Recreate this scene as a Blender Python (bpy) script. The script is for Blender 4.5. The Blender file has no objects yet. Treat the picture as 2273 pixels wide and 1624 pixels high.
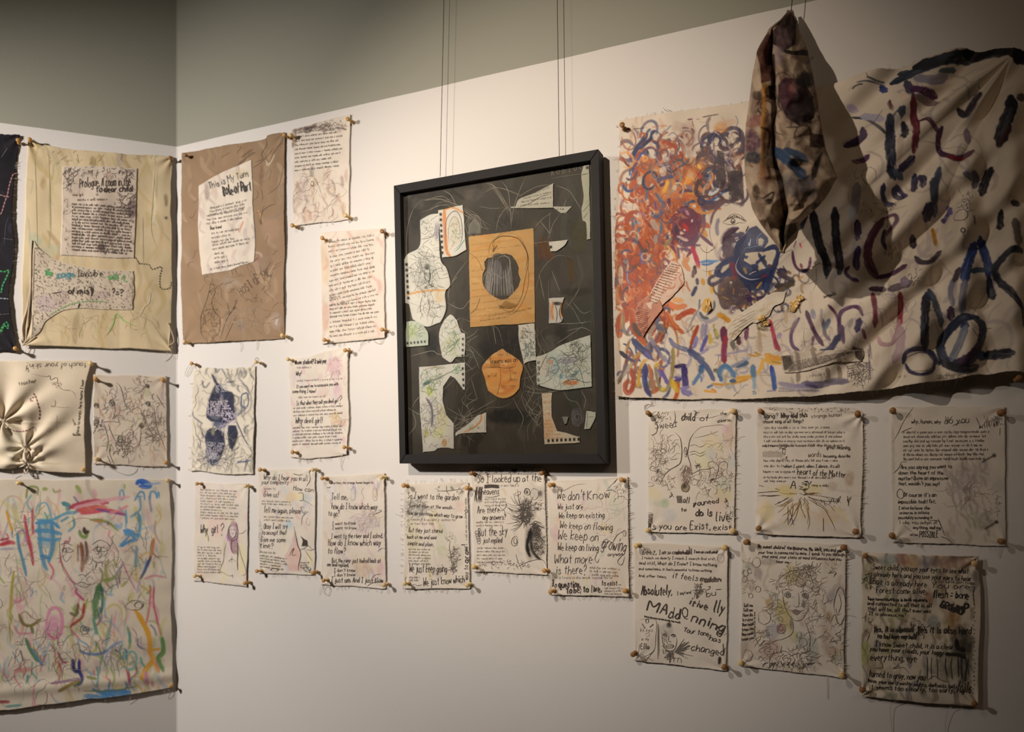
import bpy, math, random
import numpy as np
random.seed(7)
SC = bpy.context.scene
COL = SC.collection
# ------------------------------------------------------------------ camera
FP, PW, PH, HZ = 1690.0, 2273.0, 1624.0, 1020.0      # focal length in pixels, picture size, horizon row
CAMZ = 1.5
cd = bpy.data.cameras.new('camera')
cam = bpy.data.objects.new('camera', cd); COL.objects.link(cam)
cam.location = (0, 0, CAMZ); cam.rotation_euler = (math.pi / 2, 0, 0)
cd.sensor_width = 36; cd.lens = 36 * FP / PW
cd.shift_y = (HZ - PH / 2) / PW
cd.clip_start = 0.05
cd.dof.use_dof = True; cd.dof.focus_distance = 1.86; cd.dof.aperture_fstop = 2.6
SC.camera = cam
SC.view_settings.view_transform = 'Standard'; SC.view_settings.look = 'None'
SC.view_settings.gamma = 1; SC.view_settings.use_curve_mapping = False
SC.view_settings.exposure = 0.0
SC.cycles.transparent_max_bounces = 24
SC.cycles.max_bounces = 6
# ------------------------------------------------------------------ world: dim room air
wd = bpy.data.worlds.new('world'); SC.world = wd; wd.use_nodes = True
wd.node_tree.nodes['Background'].inputs[0].default_value = (1.0, 0.80, 0.62, 1)
wd.node_tree.nodes['Background'].inputs[1].default_value = 0.02
# ------------------------------------------------------------------ the two walls as planes
class Wall:
    def __init__(s, ang_u, ang_n):
        s.C = np.array([-1.1232, 2.553]); s.u = np.array(ang_u); s.n = np.array(ang_n)
    def aw(s, px, py, d=0.0):
        """photo pixel -> (a, z) on the plane d metres in front of the wall"""
        px = np.asarray(px, float); py = np.asarray(py, float)
        rx = (px - PW / 2) / FP; rz = (HZ - py) / FP
        t = (s.C @ s.n + d) / (rx * s.n[0] + s.n[1])
        return (rx * t - s.C[0]) * s.u[0] + (t - s.C[1]) * s.u[1], rz * t + CAMZ
    def P(s, a, z, d):
        a = np.asarray(a, float); z = np.asarray(z, float) + 0 * a; d = np.asarray(d, float) + 0 * a
        return np.stack([s.C[0] + a * s.u[0] + d * s.n[0], s.C[1] + a * s.u[1] + d * s.n[1], z], -1)
    def sc(s, px):
        """metres per pixel seen at picture column px"""
        rx = (px - PW / 2) / FP
        return (s.C @ s.n) / (rx * s.n[0] + s.n[1]) / FP
r1, r2 = math.radians(24.06), math.radians(20.99)
WR = Wall((math.cos(r1), -math.sin(r1)), (-math.sin(r1), -math.cos(r1)))
WL = Wall((-math.cos(r2), -math.sin(r2)), (math.sin(r2), -math.cos(r2)))
# ------------------------------------------------------------------ the gallery spotlight
def spot(name, loc, target, watt, size, blend, rad, col):
    ld = bpy.data.lights.new(name, 'SPOT'); ld.energy = watt; ld.spot_size = math.radians(size); ld.spot_blend = blend
    ld.shadow_soft_size = rad; ld.color = col
    o = bpy.data.objects.new(name, ld); COL.objects.link(o); o.location = loc
    import mathutils
    o.rotation_euler = (mathutils.Vector(target) - mathutils.Vector(loc)).to_track_quat('-Z', 'Y').to_euler()
    return o
_a, _z = WR.aw(905, 95)
_u = np.r_[WR.u, 0]
LAMP = WR.P(_a + .07, _z, 1.85)
LAMP2 = WR.P(_a - 1.58, _z - .1, 2.284)
_t1 = WR.P(*WR.aw(1215, 590), 0); _t2 = WR.P(*WR.aw(450, 960), 0)
spot('spot_light', tuple(LAMP), tuple(_t1), 130, 60, 1.0, 0.016, (1.0, 0.85, 0.70))
spot('corner_spot_light', tuple(LAMP2), tuple(_t2), 308, 75, 1.0, 0.08, (1.0, 0.92, 0.85))
def area(name, loc, target, watt, sx, sy, col):
    import mathutils
    ld = bpy.data.lights.new(name, 'AREA'); ld.energy = watt; ld.shape = 'RECTANGLE'; ld.size = sx; ld.size_y = sy; ld.color = col
    o = bpy.data.objects.new(name, ld); COL.objects.link(o); o.location = loc
    o.rotation_euler = (mathutils.Vector(target) - mathutils.Vector(loc)).to_track_quat('-Z', 'Y').to_euler()
area('ambient_fill', (0.6, -0.6, 3.05), (0.1, 2.0, 1.3), 3, 1.2, 0.6, (1.0, 0.74, 0.52))  # added area lamp, a dim warm ambient fill with no fixture
# ------------------------------------------------------------------ helpers
def lin(c):
    c = np.asarray(c, float)
    return np.where(c <= 0.04045, c / 12.92, ((np.clip(c, 0, 1) + 0.055) / 1.055) ** 2.4)
def hx(h):
    return np.array([int(h[i:i + 2], 16) / 255 for i in (0, 2, 4)])
def mk(name, V, Q, mat, parent=None, colr=None, smooth=True, T=None):
    """one mesh object from numpy arrays: V verts, Q quads, T triangles"""
    V = np.asarray(V, np.float32).reshape(-1, 3)
    me = bpy.data.meshes.new(name)
    nq = 0 if Q is None else len(Q); nt = 0 if T is None else len(T)
    me.vertices.add(len(V)); me.vertices.foreach_set('co', V.ravel())
    li = []
    if nq: li.append(np.asarray(Q, np.int32).ravel())
    if nt: li.append(np.asarray(T, np.int32).ravel())
    li = np.concatenate(li)
    me.loops.add(len(li)); me.loops.foreach_set('vertex_index', li)
    st = np.concatenate([np.arange(nq) * 4, nq * 4 + np.arange(nt) * 3]).astype(np.int32)
    me.polygons.add(nq + nt); me.polygons.foreach_set('loop_start', st)
    me.polygons.foreach_set('use_smooth', np.full(nq + nt, smooth))
    if colr is not None:
        ca = me.color_attributes.new('paint', 'FLOAT_COLOR', 'POINT')
        ca.data.foreach_set('color', np.asarray(colr, np.float32).ravel())
    me.update(calc_edges=True); me.validate()
    if mat: me.materials.append(mat)
    o = bpy.data.objects.new(name, me); COL.objects.link(o)
    if parent: o.parent = parent
    return o
def empty(name, loc=(0, 0, 0)):
    o = bpy.data.objects.new(name, None); COL.objects.link(o); o.location = loc; o.empty_display_size = 0.03
    return o
def tag(o, label=None, cat=None, group=None, kind=None):
    for k, v in (('label', label), ('category', cat), ('group', group), ('kind', kind)):
        if v: o[k] = v
    return o
def put(o, parent):
    """parent keeping the world position of vertices that were made in world space"""
    o.parent = parent
    o.matrix_parent_inverse.identity(); o.location = [-x for x in parent.location]
_tabs = {}
def vn(x, y, seed=0):
    """smooth value noise, -1..1"""
    if seed not in _tabs: _tabs[seed] = np.random.RandomState(seed).uniform(-1, 1, (64, 64))
    t = _tabs[seed]; x = np.asarray(x, float); y = np.asarray(y, float) + 0 * x
    xi = np.floor(x).astype(int); yi = np.floor(y).astype(int); fx = x - xi; fy = y - yi
    fx = fx * fx * (3 - 2 * fx); fy = fy * fy * (3 - 2 * fy)
    x0, x1, y0, y1 = xi & 63, (xi + 1) & 63, yi & 63, (yi + 1) & 63
    return (t[y0, x0] * (1 - fx) + t[y0, x1] * fx) * (1 - fy) + (t[y1, x0] * (1 - fx) + t[y1, x1] * fx) * fy
def fbm(x, y, seed=0, o=3):
    r = 0; a = 1
    for k in range(o): r = r + a * vn(x * 2 ** k + 17 * k, y * 2 ** k + 5 * k, seed + k); a *= .5
    return r / 1.75
def crv(P, n=4, closed=False):
    """Catmull-Rom through points"""
    P = np.asarray(P, float)
    if len(P) < 3: 
        t = np.linspace(0, 1, n + 1)[:, None]; return P[0] * (1 - t) + P[-1] * t if len(P) == 2 else P
    Q = np.vstack([2 * P[0] - P[1], P, 2 * P[-1] - P[-2]])
    t = np.linspace(0, 1, n, endpoint=False)[:, None]; out = []
    for i in range(len(P) - 1):
        a, b, c, d = Q[i], Q[i + 1], Q[i + 2], Q[i + 3]
        out.append(.5 * ((2 * b) + (c - a) * t + (2 * a - 5 * b + 4 * c - d) * t ** 2 + (3 * b - a - 3 * c + d) * t ** 3))
    return np.vstack(out + [P[-1:]])
def resam(P, step=None, n=None):
    P = np.asarray(P, float); L = np.r_[0, np.cumsum(np.hypot(*np.diff(P, axis=0).T))]
    if L[-1] < 1e-9: return P[:1].repeat(2, 0)
    if n is None: n = max(2, int(L[-1] / step) + 1)
    t = np.linspace(0, L[-1], n)
    return np.stack([np.interp(t, L, P[:, k]) for k in range(P.shape[1])], -1)
def pts(s):
    return np.array([[float(v) for v in p.split(',')] for p in s.split()])
# ------------------------------------------------------------------ materials
def newmat(name):
    m = bpy.data.materials.new(name); m.use_nodes = True
    return m, m.node_tree, m.node_tree.nodes['Principled BSDF']
def flat(name, rgb, rough=.6, metal=0, noise=0, nscale=40, bump=0, spec=.5, bscale=None):
    m, nt, b = newmat(name)
    c = tuple(lin(rgb)) + (1,)
    b.inputs['Base Color'].default_value = c; b.inputs['Roughness'].default_value = rough; b.inputs['Metallic'].default_value = metal
    b.inputs['Specular IOR Level'].default_value = spec
    if noise or bump:
        tc = nt.nodes.new('ShaderNodeTexCoord'); nz = nt.nodes.new('ShaderNodeTexNoise'); nz.inputs['Scale'].default_value = nscale; nz.inputs['Detail'].default_value = 5
        nt.links.new(tc.outputs['Object'], nz.inputs['Vector'])
        if noise:
            mx = nt.nodes.new('ShaderNodeMix'); mx.data_type = 'RGBA'
            mx.inputs['A'].default_value = tuple(np.clip(np.array(c[:3]) * (1 - noise), 0, 1)) + (1,)
            mx.inputs['B'].default_value = tuple(np.clip(np.array(c[:3]) * (1 + noise), 0, 1)) + (1,)
            nt.links.new(nz.outputs['Fac'], mx.inputs['Factor']); nt.links.new(mx.outputs['Result'], b.inputs['Base Color'])
        if bump:
            n2 = nt.nodes.new('ShaderNodeTexNoise'); n2.inputs['Scale'].default_value = bscale or nscale * 3; n2.inputs['Detail'].default_value = 6
            nt.links.new(tc.outputs['Object'], n2.inputs['Vector'])
            bp = nt.nodes.new('ShaderNodeBump'); bp.inputs['Strength'].default_value = bump; bp.inputs['Distance'].default_value = .002
            nt.links.new(n2.outputs['Fac'], bp.inputs['Height']); nt.links.new(bp.outputs['Normal'], b.inputs['Normal'])
    return m
def paintmat(name, rough_dry=.85, rough_wet=.3, bump=.35, scale=900, spec=.35):
    """surface coloured by the painted 'paint' attribute; its alpha is how glossy the paint is"""
    m, nt, b = newmat(name)
    at = nt.nodes.new('ShaderNodeAttribute'); at.attribute_name = 'paint'
    tc = nt.nodes.new('ShaderNodeTexCoord'); nz = nt.nodes.new('ShaderNodeTexNoise'); nz.inputs['Scale'].default_value = scale; nz.inputs['Detail'].default_value = 3
    nt.links.new(tc.outputs['Object'], nz.inputs['Vector'])
    mp = nt.nodes.new('ShaderNodeMapRange'); mp.inputs['To Min'].default_value = .88; mp.inputs['To Max'].default_value = 1.08
    nt.links.new(nz.outputs['Fac'], mp.inputs['Value'])
    mu = nt.nodes.new('ShaderNodeVectorMath'); mu.operation = 'SCALE'
    nt.links.new(at.outputs['Color'], mu.inputs[0]); nt.links.new(mp.outputs['Result'], mu.inputs['Scale'])
    nt.links.new(mu.outputs[0], b.inputs['Base Color'])
    mr = nt.nodes.new('ShaderNodeMapRange'); mr.inputs['To Min'].default_value = rough_dry; mr.inputs['To Max'].default_value = rough_wet
    nt.links.new(at.outputs['Alpha'], mr.inputs['Value']); nt.links.new(mr.outputs['Result'], b.inputs['Roughness'])
    n2 = nt.nodes.new('ShaderNodeTexNoise'); n2.inputs['Scale'].default_value = 260; n2.inputs['Detail'].default_value = 5
    nt.links.new(tc.outputs['Object'], n2.inputs['Vector'])
    bp = nt.nodes.new('ShaderNodeBump'); bp.inputs['Strength'].default_value = bump; bp.inputs['Distance'].default_value = .001
    nt.links.new(n2.outputs['Fac'], bp.inputs['Height']); nt.links.new(bp.outputs['Normal'], b.inputs['Normal'])
    b.inputs['Specular IOR Level'].default_value = spec
    return m
M_CLOTH = paintmat('painted_canvas')
M_PAPER = paintmat('drawn_paper', .6, .3, .12, 500)
M_INK = paintmat('pen_ink', .7, .4, .0, 300, .2)
M_THREAD = flat('cotton_thread', (.80, .74, .66), .9, noise=.2)
# ------------------------------------------------------------------ painting into a colour grid, in photograph pixels
class Art:
    def __init__(s, x0, y0, x1, y1, base, res=1.5, seed=1):
        s.x0, s.y0, s.res = x0, y0, res
        s.w = int((x1 - x0) / res) + 2; s.h = int((y1 - y0) / res) + 2
        s.rgb = np.ones((s.h, s.w, 3)) * np.asarray(base); s.g = np.zeros((s.h, s.w)); s.seed = seed; s.k = 0
    def win(s, xa, ya, xb, yb):
        i0 = max(0, int((xa - s.x0) / s.res)); i1 = min(s.w, int((xb - s.x0) / s.res) + 2)
        j0 = max(0, int((ya - s.y0) / s.res)); j1 = min(s.h, int((yb - s.y0) / s.res) + 2)
        if i1 <= i0 or j1 <= j0: return None
        X, Y = np.meshgrid(s.x0 + np.arange(i0, i1) * s.res, s.y0 + np.arange(j0, j1) * s.res)
        return (slice(j0, j1), slice(i0, i1)), X, Y
    def mix(s, sl, a, col, gl):
        s.rgb[sl] = s.rgb[sl] * (1 - a[..., None]) + col * a[..., None]
        s.g[sl] = s.g[sl] * (1 - a) + gl * a
    def stroke(s, P, w, col, a=.85, dry=.5, col2=None, gl=.3, taper=.25, soft=1.6, smooth=True):
        """a brush stroke along P (pixels) of width w with bristle streaks"""
        s.k += 1; sd = (s.seed * 31 + s.k * 7) % 97
        P = crv(P, 6) if smooth and len(P) > 2 else np.asarray(P, float)
        P = resam(P, max(2.0, w * .25))
        n = len(P); wn = s.win(P[:, 0].min() - w, P[:, 1].min() - w, P[:, 0].max() + w, P[:, 1].max() + w)
        if wn is None: return
        sl, X, Y = wn
        D = np.full(X.shape, 1e9); U = np.zeros(X.shape); Vv = np.zeros(X.shape); Ltot = 0
        for i in range(n - 1):
            a0, b0 = P[i], P[i + 1]; dd = b0 - a0; L = math.hypot(*dd)
            if L < 1e-6: continue
            t = np.clip(((X - a0[0]) * dd[0] + (Y - a0[1]) * dd[1]) / L ** 2, 0, 1)
            ex = X - a0[0] - t * dd[0]; ey = Y - a0[1] - t * dd[1]
            d2 = np.hypot(ex, ey); m = d2 < D
            D[m] = d2[m]; U[m] = (Ltot + t * L)[m]; Vv[m] = ((ex * dd[1] - ey * dd[0]) / L)[m]
            Ltot += L
        u = U / max(Ltot, 1e-6)
        prof = np.minimum(1, np.minimum(u, 1 - u) / max(taper * .35, 1e-3) * .45 + .55) if taper else 1.0
        hw = w * .5 * prof * (1 + .12 * vn(U * .15, Vv * 0 + sd, sd))
        e = np.clip((hw - D) / soft + .5, 0, 1)
        br = vn(Vv * (1.1 + 3.0 / max(w, 2)) + sd, U * .035 + sd, sd + 3) * .6 + vn(Vv * .9, U * .12, sd + 5) * .4
        al = min(1., a * 1.12) * e * np.clip(1.08 - dry * (.22 + 1.15 * br) * (.25 + .95 * u), 0, 1)
        c = np.asarray(col)
        if col2 is not None:
            k = np.clip(.5 + .9 * vn(Vv * .35 + 3, U * .05, sd + 9), 0, 1)[..., None]
            c = c * (1 - k) + np.asarray(col2) * k
        s.mix(sl, al, c, gl)
    def blob(s, x, y, rx, ry, col, a=.5, soft=.5, rot=0, gl=.0, rag=.35):
        s.k += 1; sd = (s.seed * 13 + s.k * 11) % 97; R = max(rx, ry) * 1.5
        wn = s.win(x - R, y - R, x + R, y + R)
        if wn is None: return
        sl, X, Y = wn; c, q = math.cos(rot), math.sin(rot)
        dx = ((X - x) * c + (Y - y) * q) / rx; dy = (-(X - x) * q + (Y - y) * c) / ry
        r = np.hypot(dx, dy) + rag * fbm(X * .06 + sd, Y * .06, sd)
        al = a * np.clip((1 + soft * .5 - r) / soft, 0, 1)
        s.mix(sl, al * np.clip(.85 + .3 * vn(X * .2, Y * .2, sd + 2), 0, 1), np.asarray(col), gl)
    def poly(s, P, col, a=1., gl=.1, soft=1.2, tex=.0, col2=None):
        P = np.asarray(P, float); wn = s.win(P[:, 0].min() - 2, P[:, 1].min() - 2, P[:, 0].max() + 2, P[:, 1].max() + 2)
        if wn is None: return
        s.k += 1; sl, X, Y = wn; ins = np.zeros(X.shape, bool); D = np.full(X.shape, 1e9)
        for i in range(len(P)):
            (xa, ya), (xb, yb) = P[i], P[(i + 1) % len(P)]
            m = ((ya > Y) != (yb > Y)) & (X < (xb - xa) * (Y - ya) / (yb - ya + 1e-12) + xa); ins ^= m
            dd = (xb - xa) ** 2 + (yb - ya) ** 2 + 1e-9
            t = np.clip(((X - xa) * (xb - xa) + (Y - ya) * (yb - ya)) / dd, 0, 1)
            D = np.minimum(D, np.hypot(X - xa - t * (xb - xa), Y - ya - t * (yb - ya)))
        sg = np.where(ins, D, -D); al = a * np.clip(sg / soft + .5, 0, 1)
        if tex: al = al * np.clip(1 - tex * (.5 + .8 * fbm(X * .12, Y * .12, s.k)), 0, 1)
        c = np.asarray(col)
        if col2 is not None:
            k = np.clip(.5 + .9 * fbm(X * .05, Y * .05, s.k + 3), 0, 1)[..., None]; c = c * (1 - k) + np.asarray(col2) * k
        s.mix(sl, al, c, gl)
    def mottle(s, amp=.04, sc=.03, col=None, a=.3, seed=3):
        X, Y = np.meshgrid(np.arange(s.w) * s.res, np.arange(s.h) * s.res)
        n = fbm(X * sc, Y * sc, seed)
        if col is None: s.rgb *= (1 + amp * n)[..., None]
        else:
            al = a * np.clip(n * 1.6, 0, 1); s.rgb = s.rgb * (1 - al[..., None]) + np.asarray(col) * al[..., None]
    def sample(s, px, py):
        x = np.clip((px - s.x0) / s.res, 0, s.w - 1.001); y = np.clip((py - s.y0) / s.res, 0, s.h - 1.001)
        i = x.astype(int); j = y.astype(int); fx = (x - i)[..., None]; fy = (y - j)[..., None]
        A = np.dstack([lin(s.rgb), s.g])
        return (A[j, i] * (1 - fx) + A[j, i + 1] * fx) * (1 - fy) + (A[j + 1, i] * (1 - fx) + A[j + 1, i + 1] * fx) * fy
# ------------------------------------------------------------------ stroke alphabet (baseline row 2, x-height row 6, capitals row 9)
G = {}
for ln in '''a 45 26 05 03 12 33 45 42|b 09 02/04 26 45 43 22 03|c 45 26 04 03 22 43|d 45 26 04 03 22 44/49 42|e 04 44 35 16 04 03 22 42|f 39 28 12/06 36|g 45 26 04 03 22 44/46 41 20 01|h 09 02/04 26 45 42|i 16 12/18 17|j 26 21 00/28 27|k 09 02/46 04 42|l 19 13 22|m 06 02/05 26 35 32/35 56 65 62|n 06 02/05 26 45 42|o 26 04 03 22 43 45 26|p 06 00/05 26 45 43 22 03|q 45 26 04 03 22 44/46 40 51|r 06 02/04 26 36|s 45 26 15 34 43 22 03|t 28 23 32/06 46|u 06 03 22 43/46 42|v 06 22 46|w 06 12 25 42 56|x 06 42/46 02|y 06 23/46 00|z 06 46 02 42|A 02 29 42/15 35|B 09 02/09 38 26 06/26 43 22 02|C 58 29 06 03 22 53|D 09 02/09 38 45 33 02|E 49 09 02 42/06 36|F 49 09 02/06 36|G 58 29 05 03 22 43 45 25|H 09 02/49 42/06 46|I 09 49/29 22/02 42|J 19 59/49 43 22 03|K 09 02/49 05 42|L 09 02 42|M 02 09 35 69 62|N 02 09 42 49|O 29 06 04 22 44 47 29|P 09 02/09 48 46 05|Q 29 06 04 22 44 47 29/33 51|R 09 02/09 48 46 05/25 42|S 48 29 07 26 44 22 03|T 09 49/29 22|U 09 03 22 43 49|V 09 22 49|W 09 12 36 52 69|X 09 42/49 02|Y 09 26 49/26 22|Z 09 49 02 42|. 12 13|, 13 01|' 19 17|? 07 29 47 25 24/22 21|! 19 14/12 13|- 05 35|: 12 13/15 16|; 13 01/15 16|" 09 07/29 27|= 04 44/06 46|( 29 05 22|) 09 25 02|/ 02 49'''.split('|'):
    ch, rest = ln[0], ln[2:]
    G[ch] = [np.array([[int(p[0]), int(p[1])] for p in st.split()], float) for st in rest.split('/')]
GW = {c: max(s[:, 0].max() for s in g) for c, g in G.items()}
# ------------------------------------------------------------------ a sheet hanging on a wall
def scl(s, d):
    return d
IW, IL = .68, .2
class Sheet:
    """a cloth or paper on a wall; edges and drawing are given in photograph pixels and carried onto the wall"""
    def __init__(s, wall, top, right, bottom, left, base, d0=.0026, wav=.0024, res=2.0, rough_edge=1.2, seed=1, dfun=None, ares=1.5, thick=.0012, plane=None):
        s.w = wall; s.seed = seed; s.rs = np.random.RandomState(seed + 50); s.res = res; s.d0 = d0; s.wav = wav; s.thick = thick
        E = [pts(e) if isinstance(e, str) else np.asarray(e, float) for e in (top, right, bottom, left)]
        L = [np.hypot(*np.diff(e, axis=0).T).sum() for e in E]
        s.nx = max(4, int(max(L[0], L[2]) / res)); s.ny = max(4, int(max(L[1], L[3]) / res))
        R = []
        for k, e in enumerate(E):
            n = (s.nx if k in (0, 2) else s.ny) + 1
            q = resam(crv(e, 8) if len(e) > 2 else e, n=n)
            t = np.arange(n) * res; env = np.minimum(1, np.minimum(np.arange(n), n - 1 - np.arange(n)) / 6.0)
            dev = (vn(t * .03, t * 0 + k, seed) * rough_edge + vn(t * .22, t * 0 + k + 9, seed + 1) * rough_edge * .35) * env
            q = q.copy(); q[:, 1 if k in (0, 2) else 0] += dev; R.append(q)
        s.R = R; T, Rr, B, Lf = R
        u = np.linspace(0, 1, s.nx + 1)[None, :, None]; v = np.linspace(0, 1, s.ny + 1)[:, None, None]
        s.G = ((1 - v) * T[None] + v * B[None] + (1 - u) * Lf[:, None] + u * Rr[:, None]
               - ((1 - u) * (1 - v) * T[0] + u * (1 - v) * T[-1] + (1 - u) * v * B[0] + u * v * B[-1]))
        x0, y0 = s.G.reshape(-1, 2).min(0); x1, y1 = s.G.reshape(-1, 2).max(0)
        s.art = Art(x0 - 4, y0 - 4, x1 + 4, y1 + 4, base, ares, seed)
        s.ink = []; s.base = np.asarray(base, float); s.dp = plane if plane is not None else d0
        s.cor = [wall.aw(*c, s.dp) for c in (T[0], T[-1], B[-1], B[0])]
        s.dfun = dfun; s.cx, s.cy = (x0 + x1) / 2, (y0 + y1) / 2
        s.view = (0, 0, 1)
    def d(s, a, z):
        if s.dfun: return s.dfun(a, z)
        r = s.d0 + s.wav * (.55 * (1 + vn(a * 9 + s.seed, z * 9, s.seed)) + .4 * (1 + vn(a * 22, z * 14 + s.seed, s.seed + 2)))
        for k, (ca, cz) in enumerate(s.cor):
            rr = np.hypot(a - ca, z - cz); th = np.arctan2(z - cz, a - ca)
            r = r + s.wav * .7 * np.exp(-rr / .045) * np.sin(9 * th + k + s.seed) * np.clip(rr / .01, 0, 1)
        return r
    # drawing, in the coordinates of a zoomed view of the photograph
    def V(s, x0, y0, k): s.view = (x0, y0, k); return s
    def m(s, P):
        P = pts(P) if isinstance(P, str) else np.asarray(P, float)
        return P / s.view[2] + np.array(s.view[:2])
    def S(s, P, w, col, **k): s.art.stroke(s.m(P), w / s.view[2], hx(col) if isinstance(col, str) else col, **{q: (hx(v) if q == 'col2' and v else v) for q, v in k.items()})
    def B(s, x, y, rx, ry, col, a=.5, **k):
        (X, Y), = s.m([[x, y]]); s.art.blob(X, Y, rx / s.view[2], ry / s.view[2], hx(col), a, **k)
    def F(s, P, col, **k): s.art.poly(s.m(P), hx(col), **{q: (hx(v) if q == 'col2' and v else v) for q, v in k.items()})
    def L(s, P, w=1.6, col='2a221f', raw=False, n=5, taper=True):
        """a pen line, width w in photograph pixels"""
        P = s.m(P)
        if len(P) > 2 and not raw: P = crv(P, n)
        s.ink.append((P, w, hx(col) if isinstance(col, str) else col, taper))
    def O(s, x, y, rx, ry, w=1.4, col='2a221f', rot=0, turns=1, wob=.06):
        n = int(14 * turns); t = np.linspace(0, 2 * math.pi * turns, n) + s.rs.uniform(0, 6)
        k = 1 + wob * s.rs.normal(size=n) - (turns - 1) * .15 * np.linspace(0, 1, n)
        c, q = math.cos(rot), math.sin(rot); X = rx * k * np.cos(t); Y = ry * k * np.sin(t)
        s.L(np.stack([x + X * c - Y * q, y + X * q + Y * c], -1), w, col)
    def T(s, x0, y0, x1, y1, h, text, w=1.3, col='2b2321', slant=.08, jit=.22, fixed=False, arc=0, bold=0):
        """handwritten text along a baseline, capital height h (view units)"""
        A = s.m([[x0, y0], [x1, y1]]); h = h / s.view[2]; dx, dy = A[1] - A[0]; L = math.hypot(dx, dy); e = np.array([dx, dy]) / L; up = np.array([e[1], -e[0]])
        adv = []; x = 0
        for c in text: adv.append(x); x += (3.2 if c == ' ' else GW.get(c, 4) + 1.9)
        kx = L / max(x - 1.9, 1); ky = h / 7.0
        if fixed: kx = ky * .9
        for c, ax in zip(text, adv):
            if c not in G: continue
            by = s.rs.uniform(-.35, .35); zs = s.rs.uniform(.9, 1.12)
            for st in G[c]:
                q = st + s.rs.uniform(-jit, jit, st.shape) * (1 if len(st) > 1 else 0)
                if len(q) > 2: q = crv(q, 3 if h < 9 else 5)
                X = (ax + q[:, 0]) * kx; Yv = ((q[:, 1] - 2) * zs + by) * ky; X = X + Yv * slant
                t = X / L; Yv = Yv + arc / s.view[2] * 4 * t * (1 - t)
                P = A[0] + X[:, None] * e + Yv[:, None] * up
                s.ink.append((P, w, hx(col), False))
                for b in range(bold):
                    s.ink.append((P + s.rs.uniform(-1, 1, 2) * w * .7, w * .8, hx(col), False))
    def Q(s, x0, y0, x1, y1, h, w=1.0, col='3a302c', gap=.25):
        """one line of small writing too small to read: word-like wiggles"""
        A = s.m([[x0, y0], [x1, y1]]); h = h / s.view[2]; e = A[1] - A[0]; L = math.hypot(*e); e = e / L; up = np.array([e[1], -e[0]]); x = 0
        kx = h / 5.2; w = w * .85; c = hx(col) * .82 + s.base * .18
        while x < L - h:
            for _ in range(s.rs.choice([1, 2, 3, 3, 4, 5, 6])):
                g = 'aceimnorstuhldvwy'[s.rs.randint(17)]
                if x + GW[g] * kx > L: break
                for st in G[g]:
                    q = st + s.rs.uniform(-.4, .4, st.shape); X = x + q[:, 0] * kx * .85; Y = (q[:, 1] - 2) * h / 4.6
                    s.ink.append((A[0] + X[:, None] * e + Y[:, None] * up, w * s.rs.uniform(.8, 1.2), c, False))
                x += (GW[g] + 1.3) * kx * .85
            x += h * s.rs.uniform(.5, .9)
    def QB(s, x0, y0, x1, y1, n, dy, h, w=1.0, col='3a302c', rag=.15):
        """n lines of small writing under the line (x0,y0)-(x1,y1)"""
        for i in range(n):
            f = 1 - s.rs.uniform(0, rag) if i % 4 != 3 else 1 - s.rs.uniform(0, rag * 3)
            s.Q(x0, y0 + i * dy, x0 + (x1 - x0) * f, y0 + i * dy + (y1 - y0) * f, h, w, col)
    def scr(s, x, y, rx, ry, n, w=1.1, col='3a302c', ln=.35, cols=None, curl=1.0):
        """n random curly sketch lines inside an ellipse"""
        for i in range(n):
            a = s.rs.uniform(0, 6.28); r = math.sqrt(s.rs.rand()); p = np.array([x + rx * r * math.cos(a), y + ry * r * math.sin(a)]); q = [p]; h = s.rs.uniform(0, 6.28); st = min(min(rx, ry) * ln * .4, 7.0 * s.view[2] * s.rs.uniform(.4, 1.4))
            for k in range(s.rs.randint(4, 9)):
                h += s.rs.uniform(-.75, .75) * curl; p = p + st * np.array([math.cos(h), math.sin(h)]); q.append(p)
            s.L(q, w * s.rs.uniform(.5, 1.15), hx(cols[i % len(cols)] if cols else col) * .86 + s.base * .14)
    def smear(s, x0, y0, x1, y1, n, cols, a=.3, w=(3, 10), l=(10, 40), ang=None, dry=.7, spread=.5, gl=.1):
        """n faint random brush dashes in a rectangle"""
        for i in range(n):
            x = s.rs.uniform(x0, x1); y = s.rs.uniform(y0, y1); h = (ang if ang is not None else s.rs.uniform(0, 3.14)) + s.rs.uniform(-spread, spread); L = s.rs.uniform(*l)
            c, q = math.cos(h), math.sin(h); bx = s.rs.uniform(-.3, .3) * L
            s.S([[x - c * L / 2, y - q * L / 2], [x - q * bx, y + c * bx], [x + c * L / 2, y + q * L / 2]], s.rs.uniform(*w), cols[i % len(cols)], a=min(.9, a * s.rs.uniform(.8, 2.0)), dry=dry * .8, soft=2.5, gl=gl)
    # building
    def grid(s, extra=0):
        a, z = s.w.aw(s.G[..., 0], s.G[..., 1], s.dp); d = s.d(a, z) + extra
        return a, z, d
    def build(s, name, mat, parent, hole=None):
        a, z, d = s.grid(); V = s.w.P(a, z, d).reshape(-1, 3); ny, nx = s.ny + 1, s.nx + 1
        C = s.art.sample(s.G[..., 0], s.G[..., 1]).reshape(-1, 4)
        I = np.arange(ny * nx).reshape(ny, nx)
        Q = np.stack([I[:-1, :-1], I[1:, :-1], I[1:, 1:], I[:-1, 1:]], -1).reshape(-1, 4)
        if s.w is WL: Q = Q[:, ::1]
        ring = np.concatenate([I[0, :], I[1:, -1], I[-1, -2::-1], I[-2:0:-1, 0]])
        Vb = V[ring] - np.r_[s.w.n, 0][None] * s.thick; k = len(V); r = np.arange(len(ring)); r2_ = (r + 1) % len(ring)
        Q2 = np.stack([ring[r], ring[r2_], k + r2_, k + r], -1)
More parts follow.
